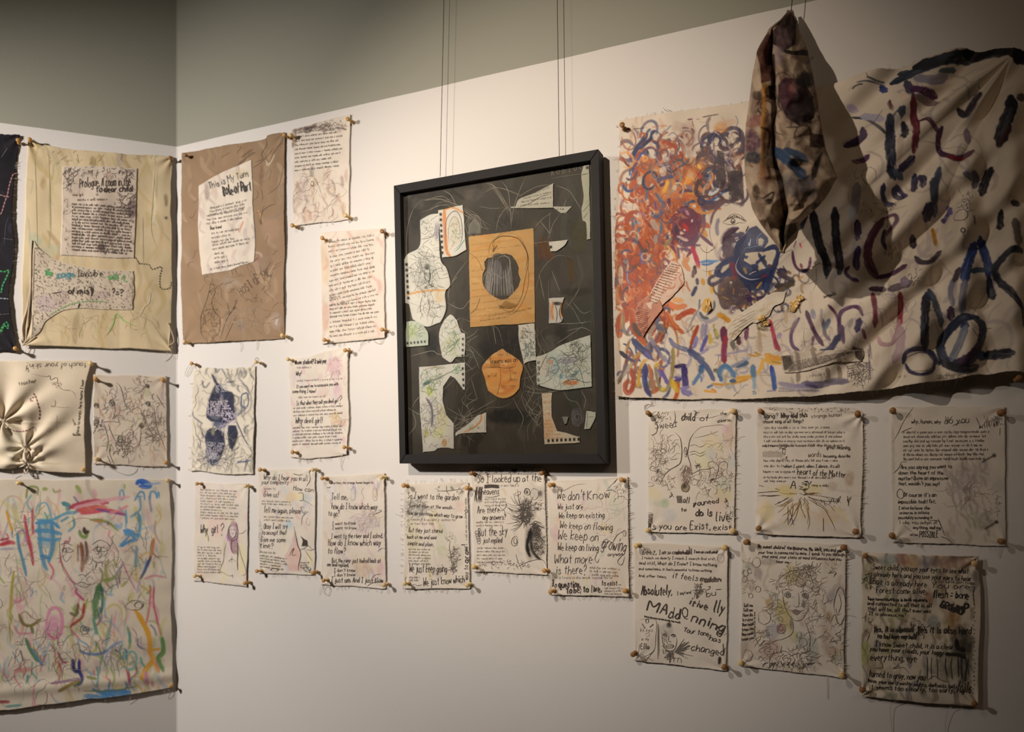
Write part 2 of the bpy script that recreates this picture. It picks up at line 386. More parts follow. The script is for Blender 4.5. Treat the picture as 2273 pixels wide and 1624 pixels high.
        if hole is not None:
            hm = hole(s.G[..., 0], s.G[..., 1]); qm = hm[:-1, :-1] | hm[1:, 1:]; Q = Q[~qm.reshape(-1)]
        o = mk(name, np.vstack([V, Vb]), np.vstack([Q, Q2]), mat, parent, np.vstack([C, C[ring]]))
        return o
    def build_ink(s, name, parent, mat=None, eps=.0004):
        if not s.ink: return None
        if getattr(s, 'R', None) is not None:
            mk_ = Art(s.art.x0, s.art.y0, s.art.x0 + s.art.w * 1.5 * s.art.res, s.art.y0 + s.art.h * 1.5 * s.art.res, (0, 0, 0), 1.5)
            mk_.poly(np.vstack([s.R[0][::4], s.R[1][::4], s.R[2][::-4], s.R[3][::-4]]), (1, 1, 1), soft=.5); out = []
            for P, w, c, tp in s.ink:
                if len(P) > 1 and np.hypot(*np.diff(P, axis=0).T).max() > 6: P = resam(P, 4.0)
                i = ((P[:, 0] - s.art.x0) / 1.5).astype(int); j = ((P[:, 1] - s.art.y0) / 1.5).astype(int)
                ok = (i > 0) & (j > 0) & (i < mk_.w) & (j < mk_.h); ok[ok] = mk_.rgb[j[ok], i[ok], 0] > .5
                if ok.all(): out.append((P, w, c, tp)); continue
                r = np.flatnonzero(np.diff(np.r_[0, ok.astype(int), 0]))
                for a_, b_ in zip(r[::2], r[1::2]):
                    if b_ - a_ > 1: out.append((P[a_:b_], w, c, tp))
            s.ink = out
        VV, QQ, CC = [], [], []; k = 0; N = len(s.ink)
        for i, (P, w, c, tp) in enumerate(s.ink):
            P = resam(P, n=max(2, min(len(P), 400))) if len(P) < 3 else P
            if np.hypot(*np.diff(P, axis=0).T).sum() < .5: P = np.array([P[0], P[0] + [w, w * .2]])
            L = np.hypot(*np.diff(P, axis=0).T)
            if L.max() > 5: P = resam(P, 3.0)
            w = w * IW * getattr(s, 'iw', 1); c = c * (1 - IL) + s.base * IL
            a, z = s.w.aw(P[:, 0], P[:, 1], s.dp); sc = s.w.sc(P[:, 0])
            t = np.stack([np.gradient(a), np.gradient(z)], -1); t /= np.linalg.norm(t, axis=1)[:, None] + 1e-12
            hw = .5 * w * sc * (1 + .18 * vn(np.arange(len(a)) * .6, 0 * a + i, 5))
            if tp: hw = hw * np.clip(np.minimum(np.arange(len(a)) + 1, len(a) - np.arange(len(a))) / max(1, len(a) * .22), .3, 1)
            a1, z1, a2, z2 = a - t[:, 1] * hw, z + t[:, 0] * hw, a + t[:, 1] * hw, z - t[:, 0] * hw
            e = eps + .0004 * i / N
            v = np.concatenate([s.w.P(a1, z1, s.d(a1, z1) + e), s.w.P(a2, z2, s.d(a2, z2) + e)]); n = len(a); j = np.arange(n - 1)
            VV.append(v); QQ.append(np.stack([k + j, k + n + j, k + n + j + 1, k + j + 1], -1)); CC.append(np.tile(np.r_[lin(c), .1], (2 * n, 1))); k += 2 * n
        o = mk(name, np.vstack(VV), np.vstack(QQ), mat or M_INK, parent, np.vstack(CC)); o['kind'] = 'stuff'
        return o
    def fray(s, parent, sides, dens=.12, ln=(3, 11), extra=(), name='frayed_threads', col=None):
        """loose threads along edges; sides e.g. 'B' or 'RB'; extra = long hanging threads given as pixel polylines"""
        T = []
        for sd in sides:
            k = 'TRBL'.index(sd); e = s.R[k]; out = {'T': (0, -1), 'R': (1, 0), 'B': (0, 1), 'L': (-1, 0)}[sd]
            n = int(len(e) * s.res * dens)
            for i in range(n):
                p = e[s.rs.randint(len(e))]; l = s.rs.uniform(*ln) * (2.2 if s.rs.rand() < .06 else 1); a = s.rs.uniform(-.9, .9); b = a + s.rs.uniform(-.8, .8)
                o = np.array(out); q = np.array([-o[1], o[0]])
                T.append(np.array([p - o * 2, p + o * l * .5 + q * math.sin(a) * l * .3, p + o * l + q * math.sin(b) * l * .5]))
        T = [crv(t, 4) for t in T] + [crv(pts(x) if isinstance(x, str) else x, 5) for x in extra]
        if not T: return
        VV, QQ = [], []; k = 0
        for i, P in enumerate(T):
            a, z = s.w.aw(P[:, 0], P[:, 1], s.dp); n = len(a); r = .5 * s.w.sc(P[0, 0]) * (.65 if i < len(T) - len(extra) else 1.0)
            dd = np.linspace(float(s.d(a[:1], z[:1])[0]), .003, n); t = np.stack([np.gradient(a), np.gradient(z)], -1); t /= np.linalg.norm(t, axis=1)[:, None] + 1e-12
            for c in range(3):
                ph = c * 2.0944; VV.append(s.w.P(a - t[:, 1] * r * math.cos(ph), z + t[:, 0] * r * math.cos(ph), dd + r * math.sin(ph)))
            j = np.arange(n - 1)
            for c in range(3):
                c2 = (c + 1) % 3; QQ.append(np.stack([k + c * n + j, k + c * n + j + 1, k + c2 * n + j + 1, k + c2 * n + j], -1))
            k += 3 * n
        o = mk(name, np.vstack(VV), np.vstack(QQ), col or M_THREAD, parent); o['kind'] = 'stuff'
        return o
    def root(s, name):
        a, z = s.w.aw(s.cx, s.art.y0 + s.art.h * s.art.res, s.dp)
        return empty(name, (0, 0, 0))
def swirls(s, x0, y0, x1, y1, n, cols, r=(8, 26), w=(3, 8), a=.85, turn=(1.5, 6.2), asp=1.35, dry=.5, gl=.6, tilt=.4):
    """n looping brush arcs in a rectangle"""
    k = s.view[2]
    for i in range(n):
        x, y = s.rs.uniform(x0, x1), s.rs.uniform(y0, y1); R = s.rs.uniform(*r) * k; t = np.linspace(0, s.rs.uniform(*turn), 9) + s.rs.uniform(0, 6.28); th = s.rs.uniform(-tilt, tilt); q = asp ** s.rs.uniform(.3, 1.3)
        g = 1 + .25 * np.linspace(-1, 1, 9) * s.rs.uniform(-1, 1); X = R * g * np.cos(t); Y = R * q * g * np.sin(t)
        s.S(np.stack([x + X * math.cos(th) - Y * math.sin(th), y + X * math.sin(th) + Y * math.cos(th)], -1), s.rs.uniform(*w) * k, cols[s.rs.randint(len(cols))], a=a * s.rs.uniform(.75, 1.1), dry=dry, gl=gl, col2=cols[s.rs.randint(len(cols))] if s.rs.rand() < .5 else None)
def simple(wall, tl, tr, br, bl, base, **k):
    P = [np.array(p, float) for p in (tl, tr, br, bl)]
    return Sheet(wall, [P[0], P[1]], [P[1], P[2]], [P[3], P[2]], [P[0], P[3]], base, **k)
# ------------------------------------------------------------------ room shell
M_WHITE, nt, b = newmat('wall_paint')
g = nt.nodes.new('ShaderNodeNewGeometry'); sx = nt.nodes.new('ShaderNodeSeparateXYZ'); nt.links.new(g.outputs['Position'], sx.inputs[0])
nz = nt.nodes.new('ShaderNodeTexNoise'); nz.inputs['Scale'].default_value = 3; nz.inputs['Detail'].default_value = 4
nt.links.new(g.outputs['Position'], nz.inputs['Vector'])
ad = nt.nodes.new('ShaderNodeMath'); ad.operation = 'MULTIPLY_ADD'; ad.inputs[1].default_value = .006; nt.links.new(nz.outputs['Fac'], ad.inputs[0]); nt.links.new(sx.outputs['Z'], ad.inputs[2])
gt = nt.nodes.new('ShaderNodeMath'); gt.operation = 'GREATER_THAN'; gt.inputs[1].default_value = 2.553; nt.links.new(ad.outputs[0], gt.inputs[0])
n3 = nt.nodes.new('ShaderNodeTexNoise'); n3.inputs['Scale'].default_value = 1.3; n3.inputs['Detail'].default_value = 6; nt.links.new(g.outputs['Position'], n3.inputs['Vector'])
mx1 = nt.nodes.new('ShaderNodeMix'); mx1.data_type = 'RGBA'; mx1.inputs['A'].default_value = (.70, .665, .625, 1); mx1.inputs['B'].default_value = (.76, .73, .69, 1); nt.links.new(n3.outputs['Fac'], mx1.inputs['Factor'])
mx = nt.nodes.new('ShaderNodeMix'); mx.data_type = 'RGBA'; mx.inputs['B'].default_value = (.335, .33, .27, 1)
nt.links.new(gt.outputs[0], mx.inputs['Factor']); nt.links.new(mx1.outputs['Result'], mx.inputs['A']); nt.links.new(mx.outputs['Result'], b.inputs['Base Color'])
b.inputs['Roughness'].default_value = .75; b.inputs['Specular IOR Level'].default_value = .25
n2 = nt.nodes.new('ShaderNodeTexNoise'); n2.inputs['Scale'].default_value = 110; n2.inputs['Detail'].default_value = 4; nt.links.new(g.outputs['Position'], n2.inputs['Vector'])
bp = nt.nodes.new('ShaderNodeBump'); bp.inputs['Strength'].default_value = .12; bp.inputs['Distance'].default_value = .002; nt.links.new(n2.outputs['Fac'], bp.inputs['Height']); nt.links.new(bp.outputs['Normal'], b.inputs['Normal'])
M_CEIL = flat('ceiling_paint', (.30, .29, .27), .9, bump=.1)
M_FLOOR = flat('floor_wood', (.34, .26, .20), .5, noise=.25, nscale=5, bump=.1)
M_DARKW = flat('far_wall_paint', (.42, .38, .34), .9, bump=.1)
def slab(name, pts2, z0, z1, th, mat):
    """a wall of thickness th standing behind the line pts2[0]-pts2[1]"""
    p, q = np.array(pts2[0], float), np.array(pts2[1], float); t = (q - p) / np.linalg.norm(q - p); nn = np.array([-t[1], t[0]]) * th
    c = [p, q, q + nn, p + nn]
    V = [(x[0], x[1], z) for z in (z0, z1) for x in c]
    o = mk(name, V, [(0, 1, 5, 4), (1, 2, 6, 5), (2, 3, 7, 6), (3, 0, 4, 7), (0, 3, 2, 1), (4, 5, 6, 7)], mat, smooth=False); o['kind'] = 'structure'
    return o
CN = np.array([-1.1232, 2.553])
RE = CN + WR.u * 4.6; LE = CN + WL.u * 2.6
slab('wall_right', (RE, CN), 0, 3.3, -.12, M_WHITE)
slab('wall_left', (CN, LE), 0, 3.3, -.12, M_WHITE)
BL = (LE[0], -2.6); BR = (RE[0], -2.6)
slab('wall_west', (LE, BL), 0, 3.3, -.12, M_DARKW)
slab('wall_back', (BL, BR), 0, 3.3, -.12, M_DARKW)
slab('wall_east', (BR, RE), 0, 3.3, -.12, M_DARKW)
xs0, xs1 = BL[0] - .2, BR[0] + .2
for nm, z0, z1, mt in (('floor', -.1, 0, M_FLOOR), ('ceiling', 3.3, 3.4, M_CEIL)):
    V = [(x, y, z) for z in (z0, z1) for x, y in ((xs0, -2.8), (xs1, -2.8), (xs1, 3.0), (xs0, 3.0))]
    mk(nm, V, [(0, 1, 5, 4), (1, 2, 6, 5), (2, 3, 7, 6), (3, 0, 4, 7), (0, 3, 2, 1), (4, 5, 6, 7)], mt, smooth=False)['kind'] = 'structure'
# pale corner bead where the two walls meet
bx = [CN + WR.n * .0 + WR.u * .003, CN + (WR.n + WL.n) / 2 * .0012, CN + WL.u * .003]
V = [(p[0] - .0, p[1], z) for z in (0, 3.3) for p in bx]
mk('trim_1', V, [(0, 1, 4, 3), (1, 2, 5, 4)], M_WHITE)['kind'] = 'structure'
# ------------------------------------------------------------------ push pins
WOODS = [flat('pale_pin_wood', (.84, .72, .48), .5, noise=.15, nscale=200), flat('amber_pin_wood', (.74, .56, .30), .5, noise=.2, nscale=200), flat('brown_pin_wood', (.56, .39, .20), .5, noise=.2, nscale=200)]
WN = ['pale', 'amber', 'brown']
import mathutils
PIN = {}
def lathe(prof, n=14):
    V = []; Q = []
    for r, h in prof:
        for i in range(n): t = 2 * math.pi * i / n; V.append((r * math.cos(t), r * math.sin(t), h))
    for j in range(len(prof) - 1):
        for i in range(n): i2 = (i + 1) % n; Q.append((j * n + i, j * n + i2, (j + 1) * n + i2, (j + 1) * n + i))
    return V, Q
PP = [(.0001, .0), (.0046, .0), (.0050, .0010), (.0046, .0022), (.0027, .0034), (.0022, .0062), (.0023, .0095), (.0030, .0125), (.0042, .0150), (.0050, .0166), (.0053, .0182), (.0050, .0197), (.0038, .0206), (.0001, .0209)]
def pin_mesh(k):
    if k not in PIN:
        V, Q = lathe(PP); me = mk('push_pin', V, Q, WOODS[k]); PIN[k] = me.data; me.data.transform(mathutils.Matrix.Diagonal((1.2, 1.2, 1.2, 1))); bpy.data.objects.remove(me)
    return PIN[k]
def pin(wall, px, py, k, where, short, tilt=.14, dbase=.006, head=.0216, grp='wooden push pins holding up the cloths', rs=np.random.RandomState(4)):
    a, z = wall.aw(px, py, dbase + head); b0 = wall.P(a, z, dbase)
    n = np.array([wall.n[0] + rs.uniform(-tilt, tilt) * .7, wall.n[1], rs.uniform(-.2, 1) * tilt])
    n /= np.linalg.norm(n); head_p = wall.P(a, z, dbase + head); base = head_p - n * head / max(.5, n[:2] @ wall.n)
    o = bpy.data.objects.new('push_pin', pin_mesh(k)); COL.objects.link(o); o.location = tuple(base)
    o.rotation_euler = mathutils.Vector(n).to_track_quat('Z', 'Y').to_euler()
    s_ = rs.uniform(.93, 1.07); o.scale = (s_, s_, 1)
    return tag(o, f'{WN[k]} push pin, {where} corner of {short}', 'push pin', grp)
def pins4(wall, spec, short, dbase=.006):
    """spec: 'x,y,k;...' for upper left, upper right, lower right, lower left; '-' skips"""
    for q, wn in zip(spec.split(';'), ('upper left', 'upper right', 'lower right', 'lower left')):
        if q.strip() == '-': continue
        x, y, k = q.split(','); pin(wall, float(x), float(y), int(k), wn, short, dbase=dbase)
# ------------------------------------------------------------------ pinned sheets
CRM = hx('e0d6c8')
def finish(s, name, label, cat, short, pinspec, sides='B', dens=.12, grp=None, extra=(), parts=None, ln=(3, 11), mat=None):
    a, z = s.w.aw(s.cx, s.art.y0 + s.art.h * s.art.res, s.dp)
    r = empty(name, tuple(s.w.P(a, z, 0))); tag(r, label, cat, grp)
    ch = [s.build('cloth_sheet', mat or M_CLOTH, r)]
    if s.ink: ch.append(tag(s.build_ink('handwriting', r), 'pen drawing and handwriting'))
    if sides or extra: ch.append(s.fray(r, sides, dens, ln, extra))
    for c in ch + list(parts or []):
        if c is None: continue
        c.parent = r; c.location = tuple(-x for x in r.location)
    if pinspec: pins4(s.w, pinspec, short)
    return r
GRP = 'small written cloths pinned to the wall'
def sheet(tl, tr, br, bl, base=CRM, wall=WR, **k):
    s = simple(wall, tl, tr, br, bl, base, **k); s.art.mottle(.04, .03, seed=k.get('seed', 1)); s.art.mottle(col=hx('b9a48c'), a=.13, sc=.012, seed=k.get('seed', 1) + 5)
    return s
PAST = ['d9a9b4', 'b9c4d6', 'e3cf8f', 'b9c79c', 'cfa9c6', 'e0b48e', '9fb7b0']
# ---- So I went to the garden
s = sheet((896, 1073), (1040, 1070), (1044, 1306), (897, 1306), seed=9); s.V(870, 1020, 4.209)
s.B(230, 440, 110, 90, '8a8f8c', .35); s.B(200, 720, 60, 160, 'b8b06a', .25); s.B(470, 760, 50, 170, 'a9b59a', .3); s.B(600, 900, 70, 110, '9a9a86', .25); s.B(640, 440, 40, 50, 'd39a8a', .3)
s.smear(140, 380, 640, 1120, 26, ['aab07a', 'c9b25e', '9fb0a8', 'c79a9a'], .22, (8, 30), (40, 120), 1.5)
s.T(150, 358, 625, 378, 56, 'So I went to the garden', 2.0); s.T(165, 440, 590, 462, 34, 'looked down at the weeds...', 1.7); s.T(148, 510, 660, 545, 38, 'How do you know which way to grow', 1.7); s.T(668, 530, 700, 535, 70, '?', 2)
s.Q(155, 568, 600, 572, 18, 1.1); s.Q(180, 605, 410, 607, 16, 1.1)
s.T(160, 675, 470, 683, 44, 'But they just stared', 1.7); s.T(145, 735, 415, 740, 34, 'back at me and said', 1.7); s.T(148, 795, 392, 808, 40, 'simple and plain,', 1.7)
s.QB(160, 840, 380, 845, 6, 27, 13, 1.0); s.T(165, 1050, 515, 1050, 78, 'We just keep going', 2); s.QB(165, 1105, 290, 1108, 2, 26, 14, 1.0)
s.T(300, 1178, 680, 1140, 70, 'We just know which', 2.1); s.T(715, 1120, 712, 985, 40, 'way to', 1.9); s.T(722, 960, 705, 790, 46, 'grow!', 2.1, bold=1); s.Q(706, 750, 700, 350, 14, 1.0)
s.scr(240, 450, 100, 85, 60, 1.0, '5a5650'); s.L('545,760 540,820 552,880 560,940 570,990', 1.8); s.scr(590, 895, 42, 75, 70, 1.1); s.scr(580, 1015, 40, 38, 50, 1.3); s.scr(540, 720, 40, 50, 22, .9, '6b6355')
s.L('430,290 520,290 600,280 665,275', 1.6); s.L('515,240 516,290 540,330', 1.4); s.B(565, 265, 22, 10, '3f5a44', .7, rot=.9); s.scr(430, 270, 26, 22, 12, .9); s.scr(640, 285, 30, 28, 18, 1)
s.L('170,1175 215,1160 240,1172 290,1165', 1.4); s.L('140,1090 128,1120 150,1160', 1.3); s.scr(430, 1075, 80, 14, 12, 1.0); s.scr(150, 620, 30, 120, 20, .8, '7d776b')
finish(s, 'written_cloth', 'cream cloth reading So I went to the garden, with a small bush drawn', 'cloth sheet', 'the garden cloth', '896,1077,1;1036,1083,1;1037,1299,0;898,1295,0', 'TLB', .14, GRP)
# ---- heavens
s = sheet((1046, 1042), (1210, 1039), (1216, 1276), (1052, 1268), seed=10); s.V(870, 1020, 4.209)
s.smear(800, 120, 1400, 1000, 24, ['b7b0a0', 'cfa9a0', 'c8b27c', 'a9a79c'], .2, (8, 26), (40, 110), 1.4)
s.B(1280, 480, 70, 110, '6b655c', .45); s.B(1290, 780, 40, 140, '4a443c', .55); s.B(1370, 780, 60, 130, '5a5248', .4); s.B(1370, 310, 60, 60, '8a857a', .3)
for i in range(9): s.scr(830 + i * 68, 108, 26, 18, 10, 1.7)
s.B(1145, 100, 26, 20, '1d1816', .9); s.T(800, 215, 1395, 200, 74, 'So I looked up at the', 2.2); s.O(905, 145, 18, 16, 1.5)
for k in range(9): s.L([[860 + s.rs.uniform(0, 8), 235 + k * 4], [930, 228 + k * 4 + s.rs.uniform(-5, 5)], [1010 + s.rs.uniform(-10, 0), 238 + k * 3.4]], 2)
s.Q(1020, 250, 1200, 250, 18, 1.2); s.T(840, 325, 1000, 325, 62, 'heavens', 2.0); s.L('870,345 930,350 1000,335 998,325', 1.5); s.QB(870, 375, 1110, 370, 3, 30, 14, 1.0)
s.T(800, 500, 1010, 490, 66, 'Are there', 2.0); s.T(850, 560, 1065, 556, 50, 'any answers?', 1.9); s.L('1010,480 1050,470 1060,500 1075,515', 1.5); s.QB(790, 592, 1060, 588, 2, 30, 14, 1.0)
s.T(810, 715, 1080, 700, 84, 'But the sky', 2.1); s.T(855, 775, 1030, 775, 52, 'just replied', 1.9); s.QB(800, 830, 1090, 830, 5, 33, 13, 1.0)
for k in range(5): s.O(800 + k * 4, 680 + k * 22, 22 - 2 * k, 18, 1.3, turns=1.3)
for r in range(46):
    a = 3.0 + s.rs.uniform(-1.1, 1.2); L = s.rs.uniform(60, 190); x, y = 1240, 430 + s.rs.uniform(-30, 120)
    s.L([[x, y], [x + L * .5 * math.cos(a), y + L * .5 * math.sin(a) + 10], [x + L * math.cos(a + .25), y + L * math.sin(a + .3) + 16]], 1.0, '2c2622')
s.scr(1260, 480, 48, 110, 120, 1.6, '1d1815', .5); s.L('1225,400 1205,470 1215,560 1245,600 1290,560 1285,470 1265,400', 1.6); s.O(1243, 470, 12, 6, 1.6); s.L('1262,440 1272,510 1255,540', 2.2); s.O(1255, 575, 16, 6, 1.5)
for r in range(40):
    x, y = 1300 + s.rs.uniform(-20, 20), 600 + s.rs.uniform(-20, 60); a = s.rs.uniform(-.5, .8); L = s.rs.uniform(50, 130)
    s.L([[x, y], [x + L * .5 * math.cos(a), y + L * .5 * math.sin(a) - 10], [x + L * math.cos(a), y + L * math.sin(a) + 20]], 1.3)
s.S('1300,650 1280,720 1265,800 1275,860 1290,900', 30, '15110f', a=.9, dry=.3, gl=.1); s.S('1330,650 1300,740 1310,830 1350,900 1390,930', 22, '1b1613', a=.85, dry=.4); s.O(1355, 705, 26, 22, 3.2, turns=2); s.B(1352, 705, 14, 12, '15110f', .95); s.scr(1360, 780, 55, 120, 90, 1.7, '1d1815')
s.O(1268, 300, 26, 32, 2.6); s.B(1265, 302, 12, 20, '151210', .9); s.O(1335, 320, 40, 50, 1.2); s.O(1180, 315, 28, 16, 1.2, rot=-.5); s.O(1040, 420, 32, 40, 1, turns=1.1); s.B(1390, 315, 18, 30, '241f1b', .7); s.B(1365, 455, 14, 14, '1d1815', .8); s.scr(1370, 440, 40, 60, 30, 1.1)
s.O(1150, 760, 28, 48, 1.6, rot=.2); s.O(1155, 758, 14, 28, 1.6); s.scr(1060, 980, 240, 34, 70, 1.1); s.L('1160,880 1180,950 1220,1030', 1.3); s.L('1170,1000 1280,950 1400,930 1450,990', 1.5)
for r in range(22): x = 790 + s.rs.uniform(0, 60); s.L([[x, 250], [x - 10, 300], [x - 25 + s.rs.uniform(0, 30), 350 + s.rs.uniform(0, 60)]], 1.1)
finish(s, 'written_cloth', 'cream cloth reading So I looked up at the heavens, with a dark inked hairy figure', 'cloth sheet', 'the heavens cloth', '1046,1050,2;1202,1050,2;1208,1266,1;1051,1258,0', 'BR', .2, GRP)
# ---- we don't know
s = sheet((1216, 1068), (1394, 1057), (1397, 1325), (1219, 1318), seed=11); s.V(870, 1020, 4.209)
s.smear(1480, 240, 2180, 1240, 44, PAST, .22, (8, 34), (40, 150), 1.2); s.scr(1950, 600, 220, 330, 46, .9, cols=['c99a9a', 'b9a07a', 'a8b0b8', 'c9a9b9'])
s.B(2080, 430, 50, 120, 'b9c9b0', .3); s.B(1540, 690, 40, 90, 'd3a0a0', .35); s.B(2000, 640, 70, 60, 'e0cf90', .35)
s.T(1545, 370, 1800, 375, 92, "We don't", 2.1); s.T(1830, 375, 2035, 355, 84, 'Know', 2.2); s.T(1550, 460, 1785, 460, 56, 'We just are', 1.9); s.T(1560, 545, 1985, 540, 58, 'We keep on existing', 1.9)
s.T(1570, 635, 2060, 660, 66, 'We keep on flowing', 1.9); s.T(1550, 740, 1925, 760, 86, 'We keep on', 2.1); s.T(1960, 820, 2180, 860, 120, 'growing', 2.2); s.T(1550, 845, 1930, 850, 72, 'We keep on living', 2.0)
s.T(2020, 900, 2160, 895, 36, 'anyway', 1.7); s.T(1520, 965, 1870, 965, 86, 'What more', 2.1); s.T(1535, 1065, 1815, 1065, 84, 'is there?', 2.0)
s.QB(1850, 1015, 2150, 1030, 3, 32, 17, 1.1); s.QB(1500, 1110, 2170, 1110, 1, 20, 18, 1.1); s.T(1495, 1190, 1760, 1190, 66, 'To question,', 2.2, bold=1); s.T(1630, 1245, 1960, 1230, 66, 'to be; to live,', 2.3, bold=1); s.T(1960, 1175, 2140, 1170, 52, 'to exist...', 2.0); s.QB(1990, 1205, 2170, 1205, 3, 26, 14, 1)
s.L('2000,290 2060,280 2085,300', 1.5); s.L('2180,660 2110,700 2060,770 2000,740 1950,800', 1.5); s.O(2175, 685, 16, 26, 1.3); s.L('2160,880 2110,950 2150,980 2180,900', 1.5); s.L('1930,850 1900,920 1920,960 1940,920', 1.5); s.L('1540,250 1600,290 1700,240 1820,220', 1, 'a58a7a'); s.scr(2130, 300, 60, 60, 20, .9); s.L('2070,230 2110,175 2010,280', 1)
finish(s, 'written_cloth', "cream cloth reading We don't know, We just are, What more is there", 'cloth sheet', "the We don't know cloth", '1221,1076,1;1379,1064,1;1387,1311,1;1222,1313,1', 'BR', .16, GRP)
# ---- tell me
s = sheet((716, 1056), (855, 1049), (857, 1306), (714, 1297), seed=8); s.V(390, 1020, 4.735)
s.B(1640, 340, 70, 90, 'f0ebe4', .5); s.smear(1570, 220, 2180, 1280, 60, ['cfa8ac', 'b3abc4', 'd3b89a', 'b5b8c6', 'c9a7bd', 'd8c79a'], .26, (10, 40), (50, 150), 1.3); s.B(1760, 820, 60, 130, 'a79a92', .25, rot=-.4)
s.B(1990, 660, 130, 110, 'b5a2ae', .35); s.B(1960, 1140, 100, 100, 'c4a27e', .4); s.B(2160, 1130, 40, 80, 'd79aa0', .4); s.scr(2000, 640, 170, 120, 60, 1, cols=['a9887a', 'a593ab', 'b9a084']); 
for x in (1870, 2100): s.O(x, 360, 26, 70, 1.6, '9d94a8')
s.O(2100, 350, 14, 45, 2, 'd8a868'); s.L('1985,290 1960,340 1990,410', 1.2, '9a8a96')
s.T(1640, 255, 2080, 250, 26, 'And then, the strange human began to', 1.2); s.Q(1590, 300, 1660, 300, 20, 1.1); s.T(1640, 420, 1810, 420, 66, 'Tell me,', 2.0); s.T(1640, 520, 2125, 520, 66, 'how do I know which way', 1.9); s.T(1605, 590, 1720, 590, 60, 'to go?', 1.9)
s.T(1650, 685, 1895, 680, 34, 'I want to know', 1.5); s.T(1650, 730, 1905, 730, 34, 'I want to know', 1.5); s.T(1640, 825, 2180, 820, 54, 'I went to the river and I asked,', 1.7); s.T(1610, 900, 2160, 900, 66, 'How do I know which way', 1.9); s.T(1605, 985, 1790, 985, 66, 'to flow?', 2.0)
s.T(1650, 1080, 2160, 1080, 50, 'But the river just looked back at', 1.7); s.T(1600, 1115, 1825, 1125, 42, 'me and replied,', 1.7); s.T(1670, 1175, 1890, 1175, 38, "I don't know", 1.5); s.T(1670, 1225, 1890, 1222, 38, "I don't know", 1.5); s.T(1640, 1285, 2180, 1290, 58, 'I just am. And I just flow', 2.0)
s.L('2130,530 2180,535 2080,580 2100,600', 1.5); s.L('2060,1250 2100,1210 2160,1200', 1.4); s.L('2010,1330 2080,1290 2200,1275', 1.5); s.L('2130,960 2170,930 2205,935', 1.3)
finish(s, 'written_cloth', 'pinkish cloth reading Tell me, how do I know which way to go', 'cloth sheet', 'the Tell me cloth', '715,1061,1;847,1059,0;852,1298,0;718,1288,1', 'B', .12, GRP, extra=['722,1300 718,1312 728,1320 733,1308 728,1300'])
# ---- why do I hear you
s = sheet((573, 1042), (701, 1037), (699, 1275), (574, 1272), seed=7); s.V(390, 1020, 4.735)
s.smear(880, 110, 1450, 1180, 50, ['dcb2ac', 'c4cfd2', 'e6d79a', 'c3cda8', 'e0c0a0', 'b9b9c9'], .28, (12, 40), (50, 150), 1.4)
s.F('1255,740 1310,940 1320,1170 1200,1170 1150,1010 1220,900', 'd8a398', a=.65, tex=.5); s.B(1200, 680, 40, 50, 'a8c6d6', .6); s.B(1210, 400, 60, 60, 'dcb26a', .35); s.B(1380, 400, 60, 50, '9fb4cc', .35); s.B(890, 800, 20, 160, 'a8a6a6', .4); s.B(1300, 380, 60, 40, 'e9dc9a', .5)
s.T(930, 205, 1390, 225, 58, 'Why do I hear you in all', 1.9); s.T(910, 255, 1190, 255, 46, 'your complexity', 1.8); s.T(1190, 315, 1450, 340, 50, '& How can', 2.0); s.Q(930, 315, 1060, 315, 18, 1.1); s.T(930, 385, 1080, 395, 56, 'Give us!', 1.9); s.QB(910, 440, 1270, 455, 2, 28, 14, 1.1)
s.T(930, 555, 1320, 565, 62, 'Tell me again, please', 2.0); s.QB(930, 605, 1270, 620, 2, 34, 15, 1.1); s.T(930, 725, 1180, 725, 58, 'Okay I will try', 1.9); s.T(910, 785, 1170, 785, 50, 'to accept that', 1.9); s.T(900, 860, 1160, 865, 54, 'Give me some', 1.9); s.T(890, 925, 1030, 925, 58, 'time?', 2.0)
s.QB(890, 975, 1090, 990, 1, 28, 15, 1.2); s.QB(890, 1010, 1190, 1050, 5, 29, 14, 1.3); s.L('1250,700 1270,800 1290,900 1310,945 1320,1000 1300,1100 1290,1160', 3); s.L('1310,945 1360,930 1400,900 1440,940', 1.5); s.L('1360,935 1400,1000 1440,1060', 1.3); s.L('1380,940 1430,950 1470,930', 1.2)
for k in range(12): s.L([[1320 + k * 5, 800 + k * 4], [1345 + k * 4, 850], [1330 + k * 6, 910]], 1.3)
s.L('1380,280 1420,210 1410,130 1440,100', 2); s.L('1240,145 1290,160 1340,155', 2.2); s.L('1290,350 1340,350 1345,420 1300,430', 1.6); s.L('1340,420 1400,450 1450,490', 1.4); s.L('1360,500 1320,500 1350,560 1380,530', 1.5); s.L('1400,540 1340,600 1330,690', 1.5); s.QB(1320, 1090, 1420, 1085, 3, 25, 18, 1.3); s.O(1045, 1155, 40, 14, 2.4); s.L('1200,1010 1230,950 1250,930 1230,1000 1275,995', 1.8); s.O(1400, 650, 20, 40, 1, 'c98f7a'); s.scr(1390, 1150, 50, 25, 24, 2)
s.scr(895, 800, 18, 180, 50, .9, '6a6460')
finish(s, 'written_cloth', 'narrow cloth reading Why do I hear you, with a pale pink tree figure', 'cloth sheet', 'the Why do I hear you cloth', '577,1042,1;694,1042,0;694,1271,1;570,1267,1', 'B', .1, GRP)
